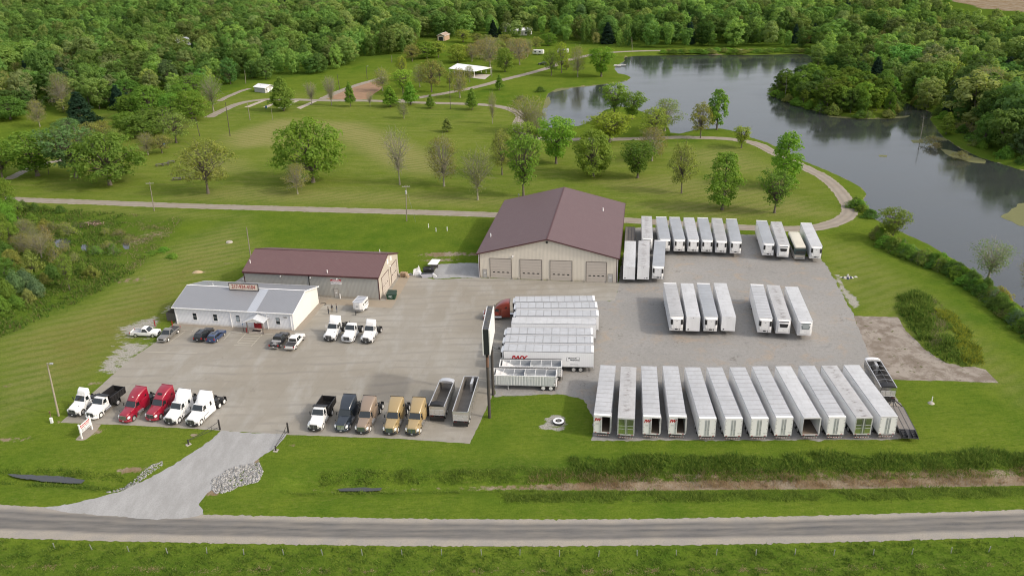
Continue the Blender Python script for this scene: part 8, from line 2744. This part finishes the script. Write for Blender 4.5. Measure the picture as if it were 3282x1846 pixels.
# keep the view to the half hidden houses open
for f, x, y in ((q6, 532, 385), (q6, 1385, 362)):
 b = U(f(x, y))
 for k_ in (.98, .955, .93, .905):
  clear.append((b[:2] * k_, 8))
pl_ = scatter(wood_l, 10.0, 3, clear)
fs_ = sdist(pl_[:, 0], pl_[:, 1], field)
pl_ = pl_[fs_ < -6]
pr_ = scatter(wood_r, 9.4, 4)
pr_ = pr_[sdist(pr_[:, 0], pr_[:, 1], lake_a) < -1]
pi_ = scatter(island, 6.2, 5)
pi_ = pi_[sdist(pi_[:, 0], pi_[:, 1], island) > .4]

def proj(x, y, z):
 a, b = y * _cp - (z - CZ) * _sp, y * _sp + (z - CZ) * _cp
 u, v = CF * x / a, -CF * b / a
 return (CW / 2 + _cr * u - _sr * v) / 1.27407, (CH / 2 + _sr * u + _cr * v) / 1.27407

def shows_field(p):                              # keep the ploughed field beyond the wood open
 u, v = proj(p[:, 0], p[:, 1], 19.0)
 return v < np.interp(u, [2370, 2400, 2470, 2530, 2600], [-99, 4, 20, 24, 30])

pl_, pr_ = pl_[~shows_field(pl_)], pr_[~shows_field(pr_)]
allp = [(x, y, 'left') for x, y in pl_] + [(x, y, 'right') for x, y in pr_] + [(x, y, 'island') for x, y in pi_]
allp.sort(key=lambda q: q[0] ** 2 + q[1] ** 2)
WKIND = ['wood1', 'wood2', 'wood3', 'wood4']
LABS = {'left': 'broadleaf tree in the front of the wood left of the park', 'right': 'broadleaf tree in the wood on the right bank of the lake', 'island': 'light green tree on the small wooded island in the lake'}
GRPS = {'left': 'trees of the left wood', 'right': 'trees of the right bank wood', 'island': 'trees on the island'}
rngw = np.random.default_rng(8)

def wood_height(x, y, w):
 return (13.5 + 4 * math.sin(x * .021 + 1) * math.sin(y * .017) + rngw.uniform(-4.0, 4.5)) * (.68 if w == 'island' else (1.0 if w == 'left' else 1.02))

first = allp[:300]
rest = allp[300:]
for x, y, w_ in first:
 h_ = wood_height(x, y, w_)
 edge = sdist(np.array([x]), np.array([y]), wood_l if w_ == 'left' else (wood_r if w_ == 'right' else island))[0]
 c_ = FC[rngw.choice(len(FC), p=FP)]
 if w_ == 'island':
  c_ = [(0.154, 0.255, 0.048), (0.175, 0.269, 0.053), (0.126, 0.221, 0.048), (0.105, 0.186, 0.054)][rngw.integers(4)]
 kd = WKIND[rngw.integers(4)]
 if w_ != 'island' and rngw.random() < .04:
  kd, c_ = 'spruce1', COLS['spruce']
 elif rngw.random() < .05:
  kd, c_ = 'sparse2', COLS['tan']
 if edge < 4 and rngw.random() < .45:
  h_ *= .6
 plant(kd, x, y, h_, h_ * rngw.uniform(.60, 1.0), c_, LABS[w_], GRPS[w_], 'wood_tree', 'tree', z=-.3)

protos = bpy.data.collections.new('wood_tree_kinds')
for i, mt in enumerate(leaf_mats):
 for j, kd in enumerate(WKIND):
  if (i + j) % 2 and i > 2:
   continue
  k = TK[kd]
  cm = k['crown'].copy()
  cm.materials.clear()
  cm.materials.append(mt)
  o = bpy.data.objects.new('wood_kind', cm)
  protos.objects.link(o)
for kd_, cl_, nm_ in (('spruce1', 'spruce', 'conifer'), ('sparse2', 'tan', 'twiggy')):
 cm = TK[kd_]['crown'].copy()
 cm.materials.clear()
 cm.materials.append(leaf_mat('leaf_wood_' + nm_, *[tuple(x * f for x in COLS[cl_]) for f in (.8, 1, 1.2)]))
 o = bpy.data.objects.new('wood_kind', cm)
 protos.objects.link(o)
# first the common ones, then the odd ones
pts = np.array([[x, y, -.4] for x, y, w_ in rest])
hs_ = np.array([wood_height(x, y, w_) for x, y, w_ in rest]) / 17.0 * np.where(pts[:, 1] > 500, 1.0, .97)
me = bpy.data.meshes.new('forest')
me.vertices.add(len(pts))
me.vertices.foreach_set('co', pts.astype(np.float32).ravel())
patch = .5 + .5 * np.sin(pts[:, 0] * .013 + 2 * np.sin(pts[:, 1] * .009)) * np.sin(pts[:, 1] * .015 + .5)
names = [o.data.materials[0].name for o in protos.objects]
by = {n_: [i for i, m_ in enumerate(sorted([o.name for o in protos.objects]))] for n_ in ()}
order = sorted(protos.objects, key=lambda o: o.name)
gi = {}
for i, o in enumerate(order):
 gi.setdefault(o.data.materials[0].name.split('_')[-1].split('.')[0], []).append(i)
idx = np.zeros(len(pts), np.int32)  # which kind of tree
for i in range(len(pts)):
 r_ = rngw.random() * .75 + patch[i] * .38
 g_ = 'deep' if r_ < .14 else ('green' if r_ < .46 else ('fresh' if r_ < .74 else ('olive' if r_ < .96 else 'rusty')))
 if rngw.random() < .07:
  g_ = 'conifer' if rngw.random() < (.55 if pts[i, 0] > 0 else .25) else 'twiggy'
 idx[i] = gi[g_][rngw.integers(len(gi[g_]))]
wx_ = np.clip(rngw.normal(.95, .20, len(pts)), .6, 1.45)
for nm, ty, arr in (('idx', 'INT', idx), ('scl', 'FLOAT_VECTOR', np.stack([hs_ * wx_, hs_ * wx_ * rngw.uniform(.88, 1.14, len(pts)), hs_], 1)), ('rot', 'FLOAT_VECTOR', np.stack([np.zeros(len(pts)), np.zeros(len(pts)), rngw.uniform(0, 6.28, len(pts))], 1))):
 a = me.attributes.new(nm, ty, 'POINT')
 a.data.foreach_set('vector' if ty == 'FLOAT_VECTOR' else 'value', np.ascontiguousarray(arr, dtype=np.int32 if ty == 'INT' else np.float32).ravel())
fo = bpy.data.objects.new('forest', me)
COL.objects.link(fo)
tag(fo, 'dense mixed broadleaf wood reaching to the horizon', 'forest', kind='stuff')
ng = bpy.data.node_groups.new('scatter_trees', 'GeometryNodeTree')
ng.interface.new_socket('Geometry', in_out='INPUT', socket_type='NodeSocketGeometry')
ng.interface.new_socket('Geometry', in_out='OUTPUT', socket_type='NodeSocketGeometry')
gin, gout = ng.nodes.new('NodeGroupInput'), ng.nodes.new('NodeGroupOutput')
ci = ng.nodes.new('GeometryNodeCollectionInfo')
ci.inputs['Collection'].default_value = protos
ci.inputs['Separate Children'].default_value = True
ci.inputs['Reset Children'].default_value = True
ip = ng.nodes.new('GeometryNodeInstanceOnPoints')
ip.inputs['Pick Instance'].default_value = True

def attr(nm, ty):
 a = ng.nodes.new('GeometryNodeInputNamedAttribute')
 a.data_type = ty
 a.inputs['Name'].default_value = nm
 return a.outputs['Attribute']

ng.links.new(gin.outputs[0], ip.inputs['Points'])
ng.links.new(ci.outputs[0], ip.inputs['Instance'])
ng.links.new(attr('idx', 'INT'), ip.inputs['Instance Index'])
ng.links.new(attr('rot', 'FLOAT_VECTOR'), ip.inputs['Rotation'])
ng.links.new(attr('scl', 'FLOAT_VECTOR'), ip.inputs['Scale'])
ng.links.new(ip.outputs[0], gout.inputs[0])
md = fo.modifiers.new('scatter', 'NODES')
md.node_group = ng

# ------------------------------------------------------------------ undergrowth, verge grass, reeds, stones
def blades(name, pts, hmin, hmax, wid, cols, label, cat, seed=0, per=5, spread=.25, lean=.6):
 """tufts of upright blades"""
 rng = np.random.default_rng(seed)
 n = len(pts) * per
 base = np.repeat(pts, per, 0) + np.concatenate([rng.normal(0, spread, (n, 2)), np.zeros((n, 1))], 1)
 h = rng.uniform(hmin, hmax, n) * np.clip(.75 + .5 * pn(base[:, 0], base[:, 1], 2.2), .3, 1.3)
 a = rng.uniform(0, 2 * PI, n)
 side = np.stack([np.cos(a), np.sin(a), np.zeros(n)], 1) * wid * rng.uniform(.6, 1.4, (n, 1))
 ln = np.concatenate([rng.normal(0, lean, (n, 2)) * h[:, None], h[:, None]], 1)
 v = np.stack([base - side, base + side, base + side * .8 + ln * .6, base + ln + side * .1], 1).reshape(-1, 3)
 f = np.arange(4 * n).reshape(n, 4)
 me = npmesh(name, v, f, cols, midx=rng.integers(0, len(cols), n) if len(cols) > 1 else None)
 o = bpy.data.objects.new(name, me)
 COL.objects.link(o)
 tag(o, label, cat, kind='stuff')
 return o

def gmat(name, col):
 t = NT(name)
 n = t.noise(t.pos(), .6, 4, .6)
 c = t.mix(n, tuple(x * .7 for x in col), tuple(x * 1.3 for x in col))
 d, tr, mx = t.n('ShaderNodeBsdfDiffuse'), t.n('ShaderNodeBsdfTranslucent'), t.n('ShaderNodeMixShader')
 mx.inputs[0].default_value = .5
 t.l(c, d.inputs[0])
 t.l(c, tr.inputs[0])
 t.l(d.outputs[0], mx.inputs[1])
 t.l(tr.outputs[0], mx.inputs[2])
 t.l(mx.outputs[0], t.out.inputs[0])
 return t.m

GA, GB_, GC_, GD_, GE_ = gmat('blade_green', (.145, .215, .042)), gmat('blade_dark', (.085, .165, .026)), gmat('blade_fresh', (.195, .265, .048)), gmat('blade_straw', (.36, .30, .16)), gmat('blade_reed', (.32, .225, .125))

def along(line, lo, hi, n, seed, xmin=None, xmax=None, gap=-.35):
 """points beside a line, lo..hi metres to its far side"""
 rng = np.random.default_rng(seed)
 L = np.asarray(line)
 s = np.concatenate([[0], np.cumsum(np.hypot(*(np.diff(L[:, :2], axis=0).T)))])
 u = rng.uniform(0, s[-1], n)
 x, y = np.interp(u, s, L[:, 0]), np.interp(u, s, L[:, 1])
 wv = .5 + .5 * pn(x, y * 0 + seed * 3.1, 4.0)
 p = np.stack([x, y + lo + (hi - lo) * rng.uniform(-.08, 1.0, n) * (.62 + .5 * wv), np.zeros(n)], 1)
 p = p[pn(p[:, 0], p[:, 1], 1.3) + .8 * pn(p[:, 0], p[:, 1] + 7, 5.0) + rng.normal(0, .3, n) > gap]
 if xmin is not None:
  p = p[p[:, 0] > xmin]
 if xmax is not None:
  p = p[p[:, 0] < xmax]
 p[:, 2] = ground_z(p[:, 0], p[:, 1]) - .03
 return p

blades('weeds', along(ditch_r, 1.2, 3.6, 6500, 1, -29, gap=-2), .12, .42, .05, [GA, GC_, GA], 'rank green weeds on the far bank of the ditch', 'weeds', 1)
blades('tall_weeds', along(ditch_r, 2.6, 6.2, 7000, 2, 8, gap=-.7), .3, .95, .07, [GB_, GA, GA, GC_], 'tall dark weeds on the ditch bank before the front row', 'weeds', 2)
blades('reeds', along(ditch_r, -.3, 2.6, 3600, 3, 2), .3, .9, .03, [GE_, GD_, GE_], 'dry brown reeds standing in the ditch', 'reeds', 3)
blades('verge_weeds', along(ditch_r, -4.6, -1.6, 5200, 4, -2, gap=-.8), .2, .6, .05, [GC_, GA, GC_, GA], 'bright long grass between the ditch and the road', 'weeds', 4)
blades('ditch_grass', along(ditch_r, -1.7, -1.0, 1800, 5, -34, 4), .15, .45, .04, [GA, GC_], 'grass fringe along the near side of the ditch', 'grass', 5)
blades('pool_grass', np.vstack([along(ditch_l, 1.0, 2.4, 900, 6, -90), along(ditch_l, -2.2, -1.0, 900, 16, -90)]), .15, .5, .04, [GA, GC_, GB_], 'grass fringe round the long ditch pool', 'grass', 6)
vg = np.array([P(*p) for p in [(-120, 1362), (0, 1358), (250, 1366), (480, 1371), (1000, 1379), (1500, 1379), (2000, 1372), (2576, 1357), (2700, 1353), (2760, 1480), (-160, 1480)]])
rg = np.random.default_rng(9)
q_ = np.stack([rg.uniform(-75, 75, 26000), rg.uniform(74, 92, 26000), np.zeros(26000)], 1)
q_ = q_[in_poly(q_[:, 0], q_[:, 1], vg)]
clump = np.sin(q_[:, 0] * 1.3 + 2 * np.sin(q_[:, 1] * .9)) * np.sin(q_[:, 1] * 1.7 + q_[:, 0] * .35) + rg.normal(0, .5, len(q_))
q_ = q_[clump > -.15]
blades('verge_grass', q_, .12, .48, .04, [GA, GB_, GA, GC_, GA, GB_], 'rough unmown grass of the verge below the road', 'grass', 7, per=5, spread=.2, lean=.5)
q2 = np.stack([rg.uniform(-70, 70, 900), np.zeros(900), np.zeros(900)], 1)
ym = np.array([P(*p) for p in [(0, 1424), (400, 1431), (900, 1436), (1400, 1438), (2000, 1432), (2576, 1418)]])
q2[:, 1] = np.interp(q2[:, 0], ym[:, 0], ym[:, 1]) + rg.normal(0, .22, 900)
q2 = q2[(np.sin(q2[:, 0] * .9) + np.sin(q2[:, 0] * 2.3 + 1) + rg.normal(0, .4, len(q2))) > .3]
blades('dead_grass', q2, .05, .16, .05, [GD_], 'pale dead grass lying in a line through the verge', 'grass', 8, per=9, spread=.2, lean=1.6)
# overgrown mound at the right and rank growth on the ground of the wet field
q3 = np.stack([rg.uniform(60, 92, 16000), rg.uniform(112, 160, 16000), np.zeros(16000)], 1)
q3 = q3[in_poly(q3[:, 0], q3[:, 1], mound)]
q3[:, 2] = ground_z(q3[:, 0], q3[:, 1]) - .05
ye_ = pxs(qk, [(1400, 520), (1520, 640), (1580, 800), (1640, 960)])
br_ = pxs(qk, [(1230, 330), (1330, 470), (1300, 560), (1330, 700), (1290, 820)])
dy_ = line_dist(q3[:, 0], q3[:, 1], ye_) + 1.2 * pn(q3[:, 0], q3[:, 1], 1.5)
db_ = line_dist(q3[:, 0], q3[:, 1], br_) + 1.2 * pn(q3[:, 0], q3[:, 1], 1.2)
lump = pn(q3[:, 0], q3[:, 1], 1.6) + rg.normal(0, .3, len(q3)) > -.35
GY_, GW_ = gmat('blade_yellow', (.27, .30, .04)), gmat('blade_brown', (.26, .235, .13))
blades('mound_weeds', q3[(dy_ > 2.2) & (db_ > 1.3) & lump], .4, 1.3, .10, [GA, GB_, GC_, GA], 'rank green weeds on the low mound beside the bare slab', 'weeds', 10, per=5, spread=.35, lean=.5)
blades('yellow_weeds', q3[(dy_ <= 2.2) & lump], .3, 1.0, .09, [GY_, GA, GY_], 'yellow green weeds along the right flank of the low mound', 'weeds', 12, per=6, spread=.3, lean=.5)
blades('dry_weeds', q3[(db_ <= 1.3) & (dy_ > 2.2)], .2, .6, .05, [GW_, GW_, GA], 'dry brownish stalks in the middle of the low mound', 'weeds', 13, per=4, spread=.3, lean=.5)
q4 = np.stack([rg.uniform(-185, -60, 34000), rg.uniform(145, 250, 34000), np.zeros(34000)], 1)
q4 = q4[pn(q4[:, 0], q4[:, 1], 3.0) + pn(q4[:, 0], q4[:, 1], 9.0) + rg.normal(0, .35, len(q4)) > -.25]
q4 = q4[in_poly(q4[:, 0], q4[:, 1], wet)]
for pts_ in ([(510, 490), (600, 470), (660, 500), (640, 550), (560, 570), (520, 545)], [(750, 545), (800, 525), (838, 555), (805, 598), (760, 580)], [(1140, 515), (1200, 520), (1210, 570), (1160, 580)]):
 q4 = q4[sdist(q4[:, 0], q4[:, 1] + 1.5, pxs(qw, pts_)) < -.3]
u4 = proj(q4[:, 0], q4[:, 1], 0)[0] + 30 * pn(q4[:, 0], q4[:, 1], 4.0)
dryp = (u4 > 300) & (q4[:, 1] > 185)
GO_, GU_ = gmat('blade_olive', (.190, .195, .070)), gmat('blade_dull', (.25, .23, .12))
blades('wet_growth', q4[~dryp], .3, 1.0, .14, [GA, GB_, GA, GO_, GA, GB_], 'tangled green growth over the wet field', 'weeds', 11, per=4, spread=.5, lean=.6)
blades('dry_growth', q4[dryp], .15, .5, .09, [GU_, GO_, GU_, GA, GD_], 'low dull brown growth at the mown edge of the wet field', 'weeds', 14, per=4, spread=.5, lean=.7)
# stones
st_m = [M('stone_pale', (.36, .355, .34), .9, var=.2, scale=2), M('stone_grey', (.22, .215, .205), .9, var=.2, scale=2)]

def stones(name, poly, n, smin, smax, label, seed):
 rng = np.random.default_rng(seed)
 poly = np.asarray(poly)[:, :2]
 p = np.stack([rng.uniform(poly[:, 0].min(), poly[:, 0].max(), n * 3), rng.uniform(poly[:, 1].min(), poly[:, 1].max(), n * 3)], 1)
 p = p[in_poly(p[:, 0], p[:, 1], poly)][:n]
 base = np.array([(1, 0, 0), (0, 1, 0), (-1, 0, 0), (0, -1, 0), (.7, .7, .55), (-.7, .7, .5), (-.7, -.7, .6), (.7, -.7, .5)])
 fcs = np.array([(0, 1, 4, 4), (1, 2, 5, 5), (2, 3, 6, 6), (3, 0, 7, 7), (4, 5, 6, 7), (0, 4, 7, 7), (1, 5, 4, 4), (2, 6, 5, 5), (3, 7, 6, 6)])
 vs, fs = [], []
 b = 0
 tri = [(0, 1, 4), (1, 2, 5), (2, 3, 6), (3, 0, 7), (0, 4, 7), (1, 5, 4), (2, 6, 5), (3, 7, 6), (4, 5, 6), (4, 6, 7)]
 for x, y in p:
  s = rng.uniform(smin, smax)
  v = base * s * rng.uniform(.6, 1.25, (8, 3))
  a = rng.uniform(0, 6.28)
  c, q = math.cos(a), math.sin(a)
  v = np.stack([v[:, 0] * c - v[:, 1] * q, v[:, 0] * q + v[:, 1] * c, v[:, 2]], 1)
  z = ground_z(np.array([x]), np.array([y]))[0]
  vs.append(v + np.array([x, y, z - .02]))
  fs.append(np.array(tri) + b)
  b += 8
 me = npmesh(name, np.vstack(vs), np.vstack(fs), st_m, midx=np.repeat(rng.integers(0, 2, len(p)), len(tri)))
 o = bpy.data.objects.new(name, me)
 COL.objects.link(o)
 tag(o, label, 'stones', kind='stuff')

stones('riprap', pxs(q5, [(1410, 850), (1420, 800), (1560, 720), (1730, 690), (1755, 760), (1720, 820), (1600, 850), (1500, 895), (1430, 895)]), 1300, .09, .22, 'pale broken stones heaped on the bank right of the driveway', 1)
stones('bank_stones', pxs(q5, [(690, 885), (780, 840), (890, 795), (1000, 710), (1080, 685), (1090, 705), (1000, 770), (900, 830), (800, 870)]), 420, .06, .16, 'pale broken stones along the left edge of the driveway', 2)
# floating weed on the lake
al_m = M('pond_scum', (.13, .135, .045), .8, var=.25, scale=.8)

def scum(pts, label, f):
 c = pxs(f, pts, LZ)
 o = sheet('pond_scum', c, LZ + .015, al_m, label, 'pond weed', rag=.35, step=1.2)
 o['kind'] = 'stuff'

scum([(1190, 806), (1330, 818), (1500, 808), (1640, 818), (1780, 808), (1760, 822), (1600, 834), (1380, 832), (1230, 820)], 'yellow green pond weed along the front of the island', q8)
scum([(1785, 980), (1870, 980), (1880, 1000), (1800, 1000)], 'small round patch of pond weed by the dead tree', q8)
scum([(1950, 955), (2050, 965), (2040, 985), (1960, 980)], 'pond weed at the marshy right bank', q8)
scum([(1990, 1040), (2100, 1060), (2310, 1120), (2300, 1145), (2200, 1135), (2050, 1090)], 'long strip of pond weed off the right bank', q8)
scum([(2090, 950), (2200, 1000), (2330, 1080), (2440, 1110), (2570, 1180), (2570, 1195), (2420, 1140), (2300, 1100), (2150, 1020)], 'pond weed belt along the right bank', q8)
scum([(2330, 1090), (2430, 1095), (2425, 1120), (2335, 1112)], 'pale patch of pond weed near the right edge', q8)
scum([(1560, 1084), (1620, 1086), (1618, 1098), (1565, 1096)], 'tiny yellow patch of pond weed alone on the lake', q8)
scum([(1660, 175), (1750, 120), (1840, 40), (1920, 30), (1940, 270), (1850, 265), (1780, 225)], 'large patch of pond weed at the right edge of the picture', qb)
scum([(1395, 760), (1500, 735), (1660, 715), (1860, 700), (2010, 690), (1850, 715), (1650, 735), (1480, 775)], 'pond weed along the shore of the park peninsula', qp)
scum([(1300, 900), (1350, 850), (1420, 820), (1440, 870), (1400, 930), (1330, 940)], 'thin pond weed at the narrow end of the pond', qp)
# drowned tree and dead snags
for f, ft_, tp_, lb in ((q8, (1850, 975), (1832, 790), 'dead leafless tree standing in the water off the marsh'), (q8, (905, 690), (890, 530), 'dead snag at the left tip of the island')):
 B = U(f(*ft_), LZ)
 h_ = hgt(f(*ft_), f(*tp_))
 o = empty('dead_tree', tuple(B))
 tag(o, lb, 'dead tree')
 MB().tube([(0, 0, -1), (.1, 0, h_ * .5), (-.2, 0, h_)], [.16, .11, .03], 7).build('trunk', BARKP, o, smooth=50)
 m = MB()
 for k in range(12):
  z_ = h_ * random.uniform(.3, .85)
  a = random.uniform(0, 6.28)
  r_ = random.uniform(.6, 1.6)
  m.tube([(0, 0, z_), (math.cos(a) * r_ * .5, math.sin(a) * r_ * .5, z_ + .5), (math.cos(a) * r_, math.sin(a) * r_, z_ + .8)], [.05, .03, .01], 4)
 m.build('branches', BARKP, o)
